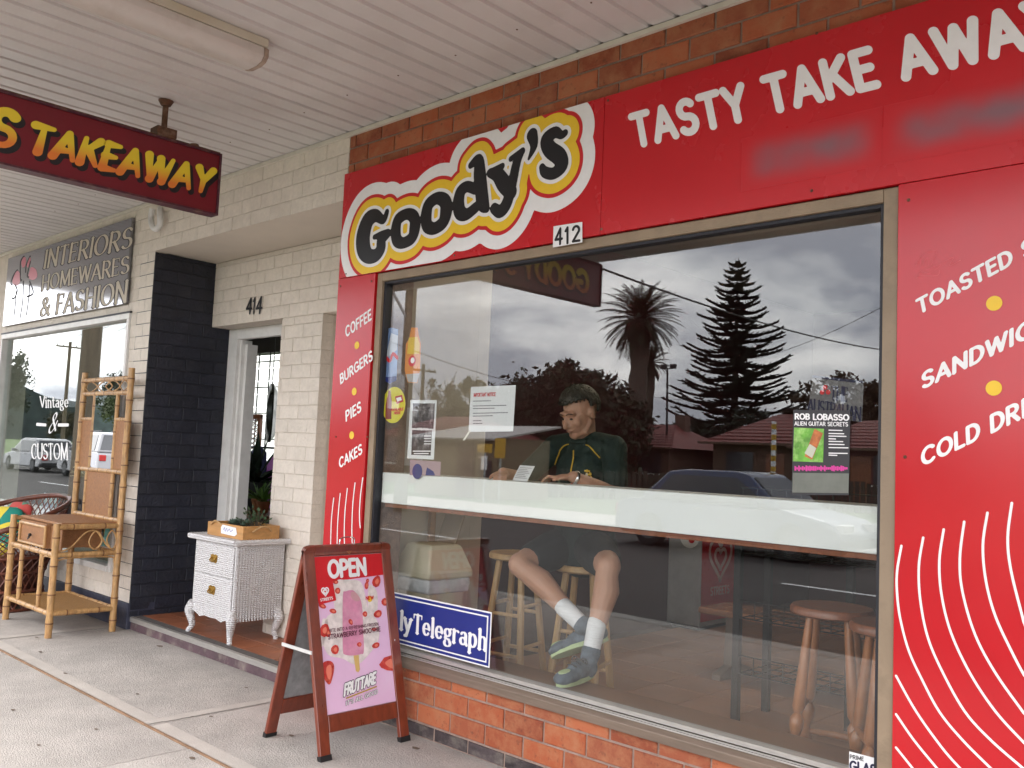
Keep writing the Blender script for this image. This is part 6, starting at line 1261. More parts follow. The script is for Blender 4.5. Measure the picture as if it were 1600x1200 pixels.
tR = fac(862, 1030, .27); hR = fac(918, 1012, .385); hR = tR+(hR-tR)/np.linalg.norm(hR-tR)*.285; shoe(aR, kR, hR, tR, 'r')
shoe(aL, kL, V3(aL[0]+.005, .335, .400), V3(aL[0]+.01, .075, .3895), 'l')
# hair, brows, eyes
hb_ = bmesh.new(); bmesh.ops.create_icosphere(hb_, subdivisions=5, radius=1.0); rng = random.Random(3)
dl = []
for v in hb_.verts:
    x, y, z = v.co; keep = (z > .36-.05*math.cos(4*x)) or (y > .12 and z > -.42 and not (abs(x) > .86 and z < .05 and y < .35)) or (abs(x) > .8 and z > -.05 and y > -.15)
    if not keep: dl.append(v)
bmesh.ops.delete(hb_, geom=dl, context='VERTS')
for v in hb_.verts:
    x, y, z = v.co; k = 1+.02*math.sin(19*x+7*y)*math.sin(13*y+5*z)+.012*math.sin(37*x+23*z)+(.05 if (y < -.1 and z > .5) else .01); p = hl(x*.084*k, .016+y*.104*k, .034+z*.099*k); v.co = Vector(p-org(pe))
hme = bpy.data.meshes.new('hair'); hb_.to_mesh(hme); hb_.free(); hme.polygons.foreach_set('use_smooth', [True]*len(hme.polygons)); hr = link('hair', hme, pm('brown_hair', (.026, .018, .011), .6, var=.5, scale=25, bump=.9, bscale=90, stretch=(1, 1, .3)), pe); sm_ = hr.modifiers.new('s', 'SOLIDIFY'); sm_.thickness = .012; sm_.offset = -1
tf = MB()
for i in range(260):
    a, e_ = rng.uniform(0, 6.28), rng.uniform(.35, 1.5); n_ = V3(math.cos(a)*math.cos(e_), math.sin(a)*math.cos(e_), math.sin(e_)); p = hl(n_[0]*.086, .016+n_[1]*.106, .034+n_[2]*.102); q = hl(n_[0]*.092+rng.uniform(-.012, .012), .016+n_[1]*.118-.012, .034+n_[2]*.112+rng.uniform(-.006, .01)); tf.ring([p, (p+q)/2, q], [.004, .003, .001], 4)
tf.build('hair_tufts', bpy.data.materials['brown_hair'], hr, 60)
ey = MB(); br = MB()
for s_ in (-1, 1):
    ey.ball(hl(s_*.030, -.0895, -.003), (.0095, .0075, .0055), 10, 8); br.ring([hl(s_*.014, -.102, .022), hl(s_*.032, -.100, .028), hl(s_*.05, -.086, .021)], [.0025, .003, .002], 6)
ey.build('eyes', flat('eye', (.05, .035, .03), .3), pe, 60); br.build('brows', bpy.data.materials['brown_hair'], pe, 60)
MB().ring([hl(x, -.0995+.0015*abs(x)*60*.2, -.066) for x in (-.02, 0, .02)], [.002, .004, .002], 6).build('mouth', flat('lip', (.28, .10, .08), .5), pe, 60)
wt = MB(); dW = (wrL-elL)/np.linalg.norm(wrL-elL); uW = np.cross(dW, V3(0, 0, 1)); wW = np.cross(uW, dW); wt.ring([wrL-dW*.012+.034*(uW*math.cos(a)+wW*math.sin(a)) for a in np.linspace(0, 6.283, 18, endpoint=False)], .008, 6, closed=True); wt.build('watch', M['chrome'], pe, 60)
# reading matter on the bar
nwz = thing('folded_paper', 'small folded printed paper held on the bar by the seated person', 'paper', (-3.03, .2, 1.283))
Pp = Plane((-3.13, .19, 1.284), np.array((.88, -.3, .0))/np.linalg.norm((.88, -.3, 0)), np.array((-.12, .55, .62))/np.linalg.norm((-.12, .55, .62)))
m = MB(); m.obox(Pp.P(0, 0), Pp.U, Pp.V, -Pp.N, .15, .10, .002); m.build('page', M['paper'], nwz); g = M2()
for i in range(7): g.line([(.015, .018+i*.011), (.135-.02*(i % 3), .018+i*.011)], .003)
g.build('printed_lines', Pp, .001, M['ink_grey'], nwz)
# ---------------------------------------------------------------- across the street (seen mirrored in the windows)
def leaf_mat(nm, col): return pm(nm, col, .65, var=.45, scale=1.2, spec=.25)
m_bark = pm('bark', (.09, .07, .055), .9, var=.35, scale=6, bump=.8, bscale=25)
def tree(label, base, height, blobs, col, n=9000, ls=.16, trunk=.22, bare=0, name='broadleaf_tree', group='trees across the street'):
    """blobs: (dx, dy, z, rx, ry, rz) crown lobes"""
    base = np.array(base, float); t = thing(name, label, 'tree', tuple(base), group); tr = MB(); top = max(b_[2] for b_ in blobs)
    tr.ring([base+V3(0, 0, -.3), base+V3(.05, 0, height*.15), base+V3(-.08, .05, height*.33), base+V3(.05, 0, height*.5)], [trunk*1.3, trunk, trunk*.85, trunk*.6], 9)
    for dx, dy, z, rx, ry, rz in blobs:
        tr.ring([base+V3(0, 0, height*.28), base+V3(dx*.45, dy*.45, height*.28+(z-height*.28)*.6), base+V3(dx, dy, z+rz*.3)], [trunk*.55, trunk*.3, trunk*.08], 6)
    for i in range(bare):
        a = random.uniform(0, 6.28); p = base+V3(0, 0, height*random.uniform(.35, .6)); d = V3(math.cos(a)*.7, math.sin(a)*.7, random.uniform(.5, 1.2)); L_ = height*random.uniform(.25, .42); q = p+d*L_*.6; tr.ring([p, q, q+d*L_*.4+V3(random.uniform(-.3, .3), 0, .2)], [trunk*.3, trunk*.16, .01], 5)
        for j in range(5): w_ = p+d*L_*random.uniform(.4, .95); tr.ring([w_, w_+V3(*RNG.normal(0, .35, 3))+V3(0, 0, .3)], [.02, .005], 4)
    tr.build('trunk', m_bark, t, 60)
    wts = np.array([b_[3]*b_[4]*b_[5] for b_ in blobs])**.67; wts /= wts.sum(); V = []; 
    for (dx, dy, z, rx, ry, rz), w_ in zip(blobs, wts):
        k = int(n*w_); nc = max(int(k/55), 4)   # clumps on the lobe, leaves in each clump
        cd_ = RNG.normal(0, 1, (nc, 3)); cd_ /= np.linalg.norm(cd_, axis=1)[:, None]; cr_ = RNG.uniform(.55, 1.05, (nc, 1)); cc_ = cd_*cr_*np.array((rx, ry, rz))+np.array((dx, dy, z))
        ii = RNG.integers(0, nc, k); V.append(cc_[ii]+RNG.normal(0, 1, (k, 3))*np.array((rx, ry, rz))*.13)
    C_ = np.concatenate(V); k = len(C_); a = RNG.normal(0, 1, (k, 3)); a /= np.linalg.norm(a, axis=1)[:, None]; b_ = np.cross(a, RNG.normal(0, 1, (k, 3))); b_ /= np.linalg.norm(b_, axis=1)[:, None]; s = ls*RNG.uniform(.6, 1.4, (k, 1))
    Q = np.stack([C_-a*s, C_+b_*s*.45, C_+a*s, C_-b_*s*.45], 1).reshape(-1, 3); link('crown', fast_mesh('crown', Q, np.arange(4*k).reshape(-1, 4)), leaf_mat('leaves', col), t); return t
def gp(px, w):  # ground point of something seen mirrored at pixel column px
    P = refl(px, 705, w); P[2] = -.02; return P
B = lambda *a: a
tree('broad dark fig tree across the street left of the palm', gp(862, 46), 6.4, [B(0,0,4.3,2.6,2.4,1.7), B(2.2,-.6,3.9,2.1,2,1.5), B(-2.2,.4,3.6,2.0,2,1.5), B(-3.6,.3,2.6,1.5,1.6,1.3), B(3.8,0,3.0,1.6,1.7,1.4), B(.8,0,5.1,1.7,1.7,1.0), B(0,0,2.6,3.6,2.2,1.4), B(-1.5,.5,1.5,3.2,1.8,1.3), B(2,.5,1.5,3.2,1.8,1.3), B(0,.6,3.2,2.6,1.6,1.6)], (.022, .030, .014), 30000, .17, .32)
tree('pale loose gum tree across the street far left', gp(735, 52), 6, [B(0,0,4.4,1.3,1.4,1.3), B(1.3,0,3.8,1.3,1.4,1.1), B(-1.0,0,3.6,1.2,1.3,1.1), B(0,0,2.6,2.0,1.5,1.2)], (.075, .085, .035), 5000, .16, .16)
tree('half bare tree with thin branches across the street', gp(680, 48), 6.2, [B(0,0,4.2,1.0,1.2,1.0), B(.6,0,3.2,1.4,1.3,1.0), B(-1.0,0,3.0,1.2,1.2,1.0)], (.07, .062, .035), 2200, .12, .14, 9)
tree('reddish leaved tree across the street at far right', gp(1322, 44), 6.6, [B(0,0,4.9,2.0,1.6,1.1), B(2.2,0,4.4,1.7,1.5,1.2), B(-1.9,0,4.2,1.5,1.5,1.0), B(.6,0,3.2,2.6,1.8,1.2), B(3.6,0,3.6,1.4,1.5,1.2)], (.060, .036, .018), 8500, .15, .2)
tree('low dark shrub tree across the street between the pines and the red roof', gp(1085, 58), 4, [B(0,0,2.6,2.2,2,1.5), B(2.4,0,2.1,1.8,1.8,1.3), B(-2.2,0,2.0,1.9,1.8,1.3)], (.018, .026, .013), 6000, .16, .18)
tree('dark bushy tree behind the blue car', gp(1170, 50), 4.5, [B(0,0,2.6,2.4,2,1.7), B(1.8,0,2.0,1.8,1.6,1.5), B(-1.8,0,2.0,1.8,1.6,1.4)], (.016, .023, .012), 6000, .16, .18)
tree('small tree beside the far footpath near the low roof', gp(1250, 60), 4.5, [B(0,0,3.2,1.8,1.6,1.4), B(1.4,0,2.4,1.6,1.5,1.4)], (.03, .035, .016), 4500, .15, .16)
# palms
def palm(label, base, h, nf, L_, col, tr_=.3, group='palms across the street', skirt=0):
    base = np.array(base, float); t = thing('palm_tree', label, 'palm', tuple(base), group); m = MB(); k = 14
    m.ring([base+V3(.04*math.sin(i*1.3), 0, -.3+(h+.3)*i/k) for i in range(k+1)], [tr_*(1.12 if i % 2 else .95)*(1.25 if i == 0 else 1)*(1.25 if i > k-3 else 1) for i in range(k+1)], 10); m.build('trunk', m_bark, t, 60)
    V = []; 
    for f_ in range(nf):
        a = f_*2.39996+random.uniform(-.1, .1); u = f_/nf; e0 = 1.45-2.25*u; P = base+V3(0, 0, h); d = V3(math.cos(a), math.sin(a), 0); n = 16; pts = []; q = P.copy(); e_ = e0; l_ = L_*random.uniform(.85, 1.05)
        for i in range(n+1): pts.append(q.copy()); q = q+(d*math.cos(e_)+V3(0, 0, math.sin(e_)))*l_/n; e_ -= (.035+.06*(i/n)) if e_ > -1.25 else 0
        sd = np.cross(d, V3(0, 0, 1))
        for i in range(1, n):
            tg = pts[i+1]-pts[i-1]; tg /= np.linalg.norm(tg); ll = l_*.14*math.sin(math.pi*(.12+.85*i/n))**.7
            for s_ in (-1, 1):
                for o_ in (0, .5):
                    p = pts[i]+(pts[i+1]-pts[i])*o_; e2 = p+sd*s_*ll*.75+tg*ll*.55+V3(0, 0, -.28*ll); V += [p-tg*.035, p+tg*.035, e2+tg*.01, e2-tg*.01]
        for i in range(n):
            w_ = .03*(1-i/n)+.008; V += [pts[i]-sd*w_, pts[i]+sd*w_, pts[i+1]+sd*w_, pts[i+1]-sd*w_]
    V = np.array(V); link('fronds', fast_mesh('fronds', V-org(t), np.arange(len(V)).reshape(-1, 4)), leaf_mat('palm_frond', col), t)
    if skirt:
        s = MB()
        for i in range(skirt): a = random.uniform(0, 6.28); z = h-random.uniform(.1, 1.0); r = tr_*1.3; s.add([base+V3(r*math.cos(a), r*math.sin(a), z), base+V3(r*1.2*math.cos(a+.2), r*1.2*math.sin(a+.2), z), base+V3(r*1.5*math.cos(a+.1), r*1.5*math.sin(a+.1), z-random.uniform(.4, 1.0))], [(0, 1, 2)])
        s.build('dead_skirt', pm('dead_frond', (.05, .035, .025), .9), t)
W1 = 55.; hpalm = float(refl(993, 497, W1)[2])
palm('tall thick date palm across the street', gp(994, W1), hpalm, 112, 2.9, (.020, .026, .012), .52, skirt=60)
W2 = 66.; palm('smaller fan palm behind the tall date palm', gp(1012, W2), float(refl(1010, 565, W2)[2]), 46, 1.7, (.024, .028, .014), .3)
# Norfolk pine
def norfolk(label, base, h, r0, col):
    base = np.array(base, float); t = thing('norfolk_pine', label, 'pine', tuple(base), None); MB().ring([base+V3(0, 0, -.3), base+V3(0, 0, h*.5), base+V3(0, 0, h)], [.36, .2, .02], 9).build('trunk', m_bark, t, 60); V = []
    z = h*.18; tier = 0
    while z < h-.3:
        f = (z/h); R_ = r0*((1-f)**.82)*(1 if f > .3 else .96)+.12; nb = 7 if f < .8 else 5
        for k in range(nb):
            a = k*2*math.pi/nb+tier*.62+random.uniform(-.12, .12); d = V3(math.cos(a), math.sin(a), 0); sd = V3(-math.sin(a), math.cos(a), 0); n = 9; L_ = R_*random.uniform(.74, 1.1); cv = random.uniform(-.12, -.02); pts = []
            for i in range(n+1): u = i/n; pts.append(base+V3(0, 0, z)+d*L_*u+V3(0, 0, L_*(cv*math.sin(math.pi*u*.9)+.13*u*u)+.1*u))
            for i in range(n):
                for s_ in (-1, 1):
                    q = pts[i]*.5+pts[i+1]*.5; ll = L_*.22*(1.1-.75*i/n)+.12; e2 = q+sd*s_*ll*.8+d*ll*.5+V3(0, 0, .12); wv = .085
                    up_ = V3(0, 0, wv); V += [q-up_*.5, e2-up_*.3, e2+up_*.6, q+up_*.8]; V += [q-d*wv*.6, e2-d*wv*.3, e2+d*wv*.3, q+d*wv*.6]
                up_ = V3(0, 0, .085); V += [pts[i]-up_, pts[i+1]-up_, pts[i+1]+up_, pts[i]+up_]; V += [pts[i]-sd*.11, pts[i+1]-sd*.11, pts[i+1]+sd*.11, pts[i]+sd*.11]
        z += h*.027+.20*(1-f); tier += 1
    V = np.array(V); link('boughs', fast_mesh('boughs', V-org(t), np.arange(len(V)).reshape(-1, 4)), leaf_mat('pine_needles', col), t)
W3 = 62.; hp3 = float(refl(1150, 396, W3)[2]); norfolk('tall tiered Norfolk pine across the street', gp(1146, W3), hp3, 6.6, (.014, .019, .012))
# trees, pole and hills reflected in the homewares window
tree('dark tree reflected at the left edge of the homewares window', gp(-14, 66), 7.5, [B(0,0,5.6,2.2,2.2,2.0), B(1.0,.5,3.8,2.3,2.2,1.8), B(-1.5,0,3.8,2.2,2.2,1.8)], (.022, .032, .016), 7000, .17, .25)
tree('rounded tree reflected in the upper right of the homewares window', gp(186, 105), 9.6, [B(0,0,7.6,2.2,2.2,2.0), B(1.8,0,6.2,2.0,2,1.8), B(-1.6,0,6.0,1.9,1.9,1.8), B(0,0,4.4,2.4,2.2,1.8)], (.035, .045, .018), 7000, .16, .22)
tree('small orange tinged tree reflected beside the window lettering', gp(102, 110), 5, [B(0,0,3.3,2.4,2,1.2), B(2,0,2.6,1.8,1.6,1.2), B(-2,0,2.4,1.8,1.6,1.2)], (.06, .05, .02), 5000, .16, .2)
hl_ = MB(); n = 40
ridge = [(-260+i*12, -330+40*math.sin(i*.7), 9+6*math.sin(i*.45)+3*math.sin(i*1.3)) for i in range(n)]
hl_.add([(x, y, -2) for x, y, z in ridge]+[(x, y, z) for x, y, z in ridge]+[(x, y-90, z+6) for x, y, z in ridge], [(i, i+1, i+1+n, i+n) for i in range(n-1)]+[(i+n, i+1+n, i+1+2*n, i+2*n) for i in range(n-1)])
ridge2 = [(-330+6*math.sin(i)-0*i, -330+i*10, 14+5*math.sin(i*.6)+3*math.sin(i*1.7)) for i in range(n)]
hl_.add([(x, y, -2) for x, y, z in ridge2]+[(x, y, z) for x, y, z in ridge2]+[(x-90, y, z+6) for x, y, z in ridge2], [(i, i+1, i+1+n, i+n) for i in range(n-1)]+[(i+n, i+1+n, i+1+2*n, i+2*n) for i in range(n-1)])
struct(hl_.build('hills', pm('wooded_hill', (.035, .05, .05), .95, var=.4, scale=.3, bump=1, bscale=.8), None, 60))
# poles and wires
m_pole = pm('timber_pole', (.16, .125, .085), .85, var=.3, scale=3, stretch=(4, 4, .5), bump=.5, bscale=20)
def pole(label, base, h, r, arms=1, group=None):
    t = thing('power_pole', label, 'pole', tuple(base), 'power poles along the street'); base = np.array(base, float); MB().ring([base+V3(0, 0, -.3), base+V3(0, 0, h)], [r*1.15, r*.8], 12).build('post', m_pole, t, 60)
    for i in range(arms):
        z = h-.5-i*1.0; MB().box(base+V3(-.06, -1.1, z), base+V3(.06, 1.1, z+.12)).build('crossarm', m_pole, t)
        for y in (-1, -.5, .5, 1): MB().lathe([(.03, 0), (.05, .05), (.03, .1), (.045, .14)], tuple(base+V3(0, y, z+.12)), 8).build('insulator', flat('insulator', (.2, .19, .18), .3), t, 60)
    return base, h
pA = pole('timber power pole with lamp arm on the far side of the street', gp(630, 24), 9.5, .16)
pB = pole('thin distant power pole reflected beside the window lettering', gp(96, 76), 9.3, .15)
pC = pole('stout mossy timber pole on the near kerb', (-19.05, -4.35, 0), 9.5, .19)
pD = pole('distant power pole near the half bare tree', gp(655, 60), 7.2, .14)
pE = pole('power pole far along the street', (28, -14.6, 0), 9.5, .16)
t = thing('street_lamp', 'street lamp on a bracket arm fixed to the far timber pole', 'lamp', tuple(pA[0]+V3(0, 0, 5.5)))
MB().ring(spline([pA[0]+V3(0, .1, 4.9), pA[0]+V3(-.3, .8, 6.0), pA[0]+V3(-.5, 1.7, 6.5)], 5), .04, 8).build('arm', M['galv'], t, 60); MB().ball(pA[0]+V3(-.55, 1.95, 6.5), (.14, .32, .09), 12, 8).build('head', M['galv'], t, 60)
t = thing('pole_transformer', 'small ribbed canister fixed to the far timber pole', 'transformer', tuple(pA[0]+V3(0, .3, 2.6))); MB().lathe([(.12, 0), (.17, .05), (.17, .65), (.12, .72)], tuple(pA[0]+V3(.05, .32, 2.7)), 14).build('canister', M['galv'], t, 60); MB().box(pA[0]+V3(-.05, .1, 3.0), pA[0]+V3(.1, .2, 3.1)).build('bracket', M['galv'], t)
def wire(a, b, sag, label, r=.011):
    a, b = np.array(a), np.array(b); tag(MB().ring([a+(b-a)*t_+V3(0, 0, -sag*4*t_*(1-t_)) for t_ in np.linspace(0, 1, 18)], r, 5).build('power_line', M['black'], None), label, 'wire', 'overhead power lines')
for i, y in enumerate((-1, -.5, .5, 1)):
    wire(pA[0]+V3(0, y, 9.2), pE[0]+V3(0, y, 9.2), .9, ('first', 'second', 'third', 'fourth')[i]+' overhead power line across the street counted from the houses'); wire(pA[0]+V3(0, y, 9.2), pB[0]+V3(0, y, 9.0), .5, ('first', 'second', 'third', 'fourth')[i]+' power line left of the far timber pole counted from the houses')
wire(refl(936, 418, 17), refl(1400, 549, 34), .25, 'thick service cable slanting across the street', .022)
wire(refl(600, 530, 30), refl(900, 610, 60), .4, 'thin cable running down to the distant roofs', .014); wire(refl(930, 600, 52), refl(1110, 625, 60), .3, 'thin cable passing behind the palm trunk', .014)
wire(refl(1180, 560, 40), refl(1400, 468, 24), .2, 'thin cable rising to the right of the pine', .01); wire(refl(905, 400, 40), refl(1400, 325, 30), .3, 'thin high cable above the pine', .01)
wire(pC[0]+V3(0, .5, 9.0), (-14.5, -.1, 3.9), .2, 'service cable from the near pole to the shops', .012)
t = thing('flood_light', 'twin flood lights on a slender mast beside the pine', 'light', tuple(gp(1043, 46))); MB().cyl(gp(1043, 46), refl(1043, 575, 46), .06, .05, 8).build('mast', M['black'], t)
for dx in (-.35, .2): MB().box(refl(1043, 575, 46)+V3(dx, -.1, 0), refl(1043, 575, 46)+V3(dx+.28, .1, .18)).build('lamp_box', M['black'], t)
MB().box(refl(1043, 575, 46)+V3(-.4, -.03, -.05), refl(1043, 575, 46)+V3(.5, .03, 0)).build('crossbar', M['black'], t)
# shed with skillion roof
def ext_box(nm, a, b, mat, par): return MB().box(a, b).build(nm, mat, par)
s0 = gp(712, 31); sh_ = thing('weatherboard_shed', 'low tan weatherboard shed with skillion roof across the street', 'shed', tuple(s0)); m_wb = pm('tan_weatherboard', (.24, .18, .12), .8, var=.12, scale=5)
hx = 2.0; hz = 2.1
ext_box('wall', s0+V3(-hx, -2.5, 0), s0+V3(hx, -.02, hz-.1), m_wb, sh_)
for i in range(13): m = MB(); z = .02+i*.15; m.add([s0+V3(-hx, .012, z), s0+V3(hx, .012, z), s0+V3(hx, -.004, z+.15), s0+V3(-hx, -.004, z+.15), s0+V3(-hx, -.02, z), s0+V3(hx, -.02, z)], [(0, 1, 2, 3), (0, 4, 5, 1)]); m.build('weatherboard', m_wb, sh_)
m = MB(); m.obox(s0+V3(-hx-.25, -2.8, hz+.35), (1, 0, 0), np.array((0, .985, -.17)), np.array((0, .17, .985)), 2*hx+.5, 3.3, .06); m.build('roof', pm('grey_roof', (.33, .31, .30), .5, metal=.3), sh_)
ext_box('door', s0+V3(.15, .013, 0), s0+V3(1.0, .05, 1.85), pm('maroon_door', (.08, .018, .02), .6), sh_); wn_ = ext_box('window', s0+V3(1.2, .013, .6), s0+V3(1.75, .04, 1.25), pm('dark_window', (.05, .02, .02), .3), sh_)
m_ys = pm('yellow_sign', (.55, .32, .02), .5); t = thing('warning_sign', 'yellow diamond style crossing sign in front of the shed', 'sign', tuple(gp(783, 28))); P = gp(783, 28); MB().cyl(P, P+V3(0, 0, 1.75), .03, n=8).build('post', M['galv'], t); MB().box(P+V3(-.22, .03, 1.35), P+V3(.22, .05, 1.95)).build('plate', m_ys, t)
t = thing('street_sign', 'small yellow and white sign on a post in front of the shed', 'sign', tuple(gp(759, 27))); P = gp(759, 27); MB().cyl(P, P+V3(0, 0, 1.7), .03, n=8).build('post', M['galv'], t); MB().box(P+V3(-.3, .03, 1.5), P+V3(.3, .05, 1.75)).build('plate', m_ys, t); MB().box(P+V3(-.12, .03, 1.0), P+V3(.12, .05, 1.4)).build('lower_plate', M['paper'], t)
# houses with red tile roofs
m_rt = pm('red_roof_tile', (.16, .035, .03), .7, var=.3, scale=4, bump=.8, bscale=10); m_hw = pm('house_wall', (.13, .075, .055), .8, var=.15)
def house(label, c, w_, d_, hw_, hr_, wall):
    t = thing('house', label, 'house', tuple(c), 'houses across the street'); c = np.array(c, float)
    ext_box('wall', c+V3(-w_/2, -d_, 0), c+V3(w_/2, 0, hw_), wall, t); e_ = .5; rl2 = w_*.22
    m = MB(); m.add([c+V3(-w_/2-e_, e_, hw_-.05), c+V3(w_/2+e_, e_, hw_-.05), c+V3(w_/2+e_, -d_-e_, hw_-.05), c+V3(-w_/2-e_, -d_-e_, hw_-.05), c+V3(-rl2, -d_/2, hw_+hr_), c+V3(rl2, -d_/2, hw_+hr_)], [(0, 1, 5, 4), (1, 2, 5), (2, 3, 4, 5), (3, 0, 4), (3, 2, 1, 0)]); rf = m.build('roof', m_rt, t)
    cr_ = MB()
    for i in range(9):
        z = i/9; cr_.ring([c+V3(-w_/2-e_+(w_/2+e_-rl2)*z, e_+(-d_/2-e_)*z+.02, hw_-.03+hr_*z), c+V3(w_/2+e_-(w_/2+e_-rl2)*z, e_+(-d_/2-e_)*z+.02, hw_-.03+hr_*z)], .035, 5)
    cr_.build('tile_course', m_rt, rf); ext_box('chimney', c+V3(w_*.2, -d_*.6, hw_+hr_*.4), c+V3(w_*.2+.6, -d_*.6+.5, hw_+hr_+.5), m_hw, rf)
    for x in (-w_*.28, w_*.25): wd = ext_box('window', c+V3(x-.7, .005, .9), c+V3(x+.7, .03, 2.1), pm('house_window', (.06, .06, .07), .15), t); ext_box('sill', c+V3(x-.8, .031, .82), c+V3(x+.8, .09, .9), M['wpaint'], wd)
    ext_box('door', c+V3(-.45, .005, 0), c+V3(.45, .03, 2.05), M['timber'], t); ext_box('gutter', c+V3(-w_/2-e_, e_, hw_-.12), c+V3(w_/2+e_, e_+.1, hw_-.02), m_hw, rf)
house('brick house with red hip roof across the street near the gig poster', gp(1212, 42), 6.5, 6, 2.55, 1.5, m_hw); house('house with red roof and pale gable beyond the seated person', gp(985, 46), 4.6, 5, 2.2, 1.2, m_hw); house('low house with dull red roof left of the shed', gp(655, 42), 5.5, 5, 2.2, 1.0, m_hw)
house('red roofed house at the far right across the street', gp(1345, 38), 5, 6, 2.4, 1.3, pm('red_house_wall', (.12, .03, .03), .8)); 
# low fences on the far side
for i, (px0, px1, w_) in enumerate(((850, 1040, 34), (1060, 1400, 32))):
    a, b = gp(px0, w_), gp(px1, w_); t = thing('paling_fence', ('dark paling fence across the street behind the seated person', 'dark paling fence across the street behind the blue car')[i], 'fence', tuple((a+b)/2), 'fences across the street'); d = b-a; L_ = np.linalg.norm(d); d /= L_; nn = np.array((d[1], -d[0], 0)); k = int(L_/.2)
    me = MB().box((-.075, -.01, 0), (.075, .01, 1.05)).mesh('paling'); me.materials.append(pm('dark_paling', (.055, .042, .032), .9, var=.3, orand=.2)) if i == 0 else None
    if i == 0: PAL = me
    for j in range(k): o = bpy.data.objects.new('paling', PAL); COL.objects.link(o); o.parent = t; o.location = a+d*(j+.5)*L_/k-org(t); o.rotation_euler.z = math.atan2(d[1], d[0]); o.scale.z = random.uniform(.95, 1.05)
    for z in (.25, .8): MB().obox(a+V3(0, 0, z)+nn*.02, d, V3(0, 0, 1), nn, L_, .08, .04).build('fence_rail', m_bark, t)
# bollard pole with yellow stripes
P = gp(1209, 17.5); t = thing('striped_post', 'thin yellow and white striped post across the street by the blue car', 'post', tuple(P))
MB().cyl(P, P+V3(0, 0, 2.3), .045, n=10).build('post', M['paper'], t)
for i in range(11): MB().cyl(P+V3(0, 0, .15+i*.2), P+V3(0, 0, .25+i*.2), .048, n=10).build('stripe', m_ys, t)
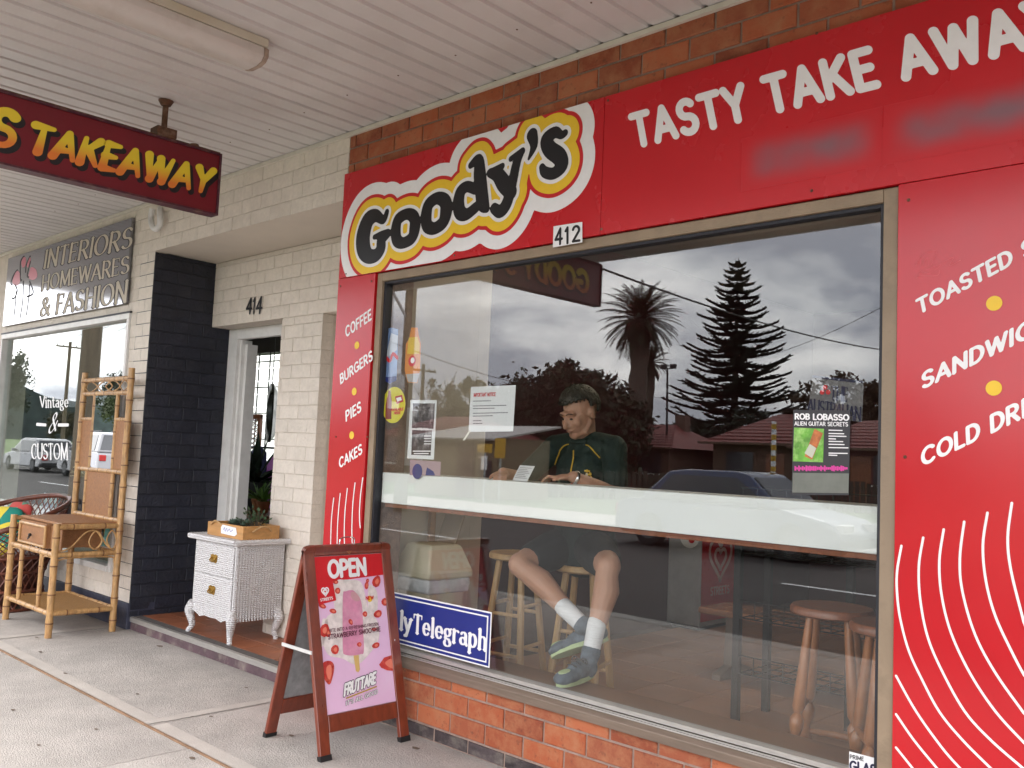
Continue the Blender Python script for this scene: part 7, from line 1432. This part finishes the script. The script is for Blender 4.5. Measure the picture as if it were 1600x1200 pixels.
# cars
m_rim = pm('dull_rim', (.12, .12, .125), .5, metal=.3); m_tyre = flat('tyre', (.015, .015, .016), .8); m_cgl = pm('car_glass', (.02, .022, .025), .08, var=.05, spec=.8)
def car(label, loc, rz, col, L_=4.5, Wd=1.78, H=1.44, suv=False):
    t = thing('parked_car', label, 'car', (0, 0, 0), 'cars parked along the street'); pt = pm('car_paint', col, .25, var=.03, coat=.8); h1 = H*.60; g0 = .22
    low = [(-L_/2, g0+.15), (-L_/2+.05, h1-.08), (-L_/2+.25, h1), (L_/2-1.0, h1-.02), (L_/2-.25, h1-.16), (L_/2-.02, h1-.32), (L_/2, g0+.12), (L_/2-.2, g0), (-L_/2+.2, g0)]
    def ex(prof, w0, w1, zs):  # side profile, narrower towards the top
        m = MB(); n = len(prof); hh = [w0+(w1-w0)*max(0, (z-zs[0])/(zs[1]-zs[0])) for _, z in prof]; m.add([(x, -h_, z) for (x, z), h_ in zip(prof, hh)]+[(x, h_, z) for (x, z), h_ in zip(prof, hh)], [tuple(range(n)), tuple(range(2*n-1, n-1, -1))]+[(i, i+n, (i+1) % n+n, (i+1) % n) for i in range(n)]); return m
    bd = bevel(ex(low, Wd/2, Wd/2-.05, (g0, h1)).build('body', pt, t), .06, 3, 20)
    bk_ = -L_/2+(.12 if suv else .55); top = [(bk_, h1-.03), (bk_+(.15 if suv else .55), H-.05), (bk_+(.4 if suv else .95), H), (L_/2-2.0, H), (L_/2-1.75, H-.04), (L_/2-1.0, h1-.04)]
    cb = bevel(ex(top, Wd/2-.04, Wd/2-.22, (h1, H)).build('cabin', pt, t), .05, 3, 20)
    def sidewin(s_):
        m = MB(); q = [(bk_+.30, h1+.03), (bk_+(.36 if suv else .66), H-.11), (L_/2-1.95, H-.11), (L_/2-1.28, h1+.03)]; yv = lambda z: s_*(Wd/2-.04-.18*(z-h1)/(H-h1)+.012); m.add([(x, yv(z), z) for x, z in q]+[(x, yv(z)-s_*.03, z) for x, z in q], [(0, 1, 2, 3), (7, 6, 5, 4)]+[(i, i+4, (i+1) % 4+4, (i+1) % 4) for i in range(4)]); return m.build('side_window', m_cgl, cb)
    for s_ in (-1, 1): sidewin(s_)
    def end(x0, z0, x1, z1, nm):
        m = MB(); w0, w1 = Wd/2-.14, Wd/2-.30; dx = .03 if x0 > 0 else -.03; m.add([(x0+dx, -w0, z0), (x0+dx, w0, z0), (x1+dx, w1, z1), (x1+dx, -w1, z1), (x0, -w0, z0), (x0, w0, z0), (x1, w1, z1), (x1, -w1, z1)], [(0, 1, 2, 3), (7, 6, 5, 4), (0, 4, 5, 1), (1, 5, 6, 2), (2, 6, 7, 3), (3, 7, 4, 0)]); m.build(nm, m_cgl, cb)
    end(L_/2-1.06, h1+.0, L_/2-1.68, H-.09, 'windscreen'); end(bk_+.04, h1+.06, bk_+(.13 if suv else .50), H-.10, 'rear_window')
    for x in (-L_/2+.82, L_/2-.85):
        for s_ in (-1, 1):
            w_ = MB(); w_.cyl((x, s_*(Wd/2-.2), .32), (x, s_*(Wd/2-.005), .32), .32, n=22); wo_ = bevel(w_.build('wheel', m_tyre, t, 50), .03); MB().cyl((x, s_*(Wd/2-.03), .32), (x, s_*(Wd/2+.004), .32), .2, .19, 14).build('rim', m_rim, wo_)
    for s_ in (-1, 1):
        MB().box((L_/2-.16, s_*(Wd/2-.35)-.2, h1-.34), (L_/2+.012, s_*(Wd/2-.35)+.2, h1-.2), .02).build('headlight', flat('headlight', (.7, .7, .7), .15), t); MB().box((-L_/2-.012, s_*(Wd/2-.2)-.12, h1-.34), (-L_/2+.1, s_*(Wd/2-.2)+.12, h1-.12), .02).build('tail_light', flat('tail_light', (.35, .01, .01), .2), t); MB().box((L_/2-1.5, s_*(Wd/2+.02)-.07, h1-.02), (L_/2-1.38, s_*(Wd/2+.02)+.07, h1+.1), .02).build('wing_mirror', pt, t)
    for x, nm in ((-L_/2-.02, 'rear_bumper'), (L_/2-.06, 'front_bumper')): MB().box((x, -Wd/2+.1, g0+.04), (x+.08, Wd/2-.1, g0+.2), .02).build(nm, m_tyre, t)
    if suv:
        for s_ in (-1, 1): MB().cyl((bk_+.4, s_*(Wd/2-.32), H+.05), (L_/2-2.1, s_*(Wd/2-.32), H+.05), .02, n=6).build('roof_rail', M['black'], t)
    for s_ in (-1, 1):
        for x in (-.45, .45): MB().box((x, s_*(Wd/2+.0)-.012, h1-.12), (x+.16, s_*(Wd/2+.0)+.012, h1-.09)).build('door_handle', M['chrome'], t)
    t.location = loc; t.rotation_euler.z = rz; return t
Pc = (refl(1075, 745, 20)+refl(1235, 745, 20))/2
car('blue sedan parked on the far side of the street', (float(Pc[0])+1.6, -12.1, -.15), 0, (.006, .022, .085), H=1.46)
car('grey four wheel drive parked far along the street', (-36.5, -12.1, -.15), math.pi, (.22, .22, .23), 4.7, 1.85, 1.78, True); car('silver sedan parked behind the grey four wheel drive', (-43.0, -12.1, -.15), math.pi, (.2, .2, .21), 4.6, 1.8, 1.44)
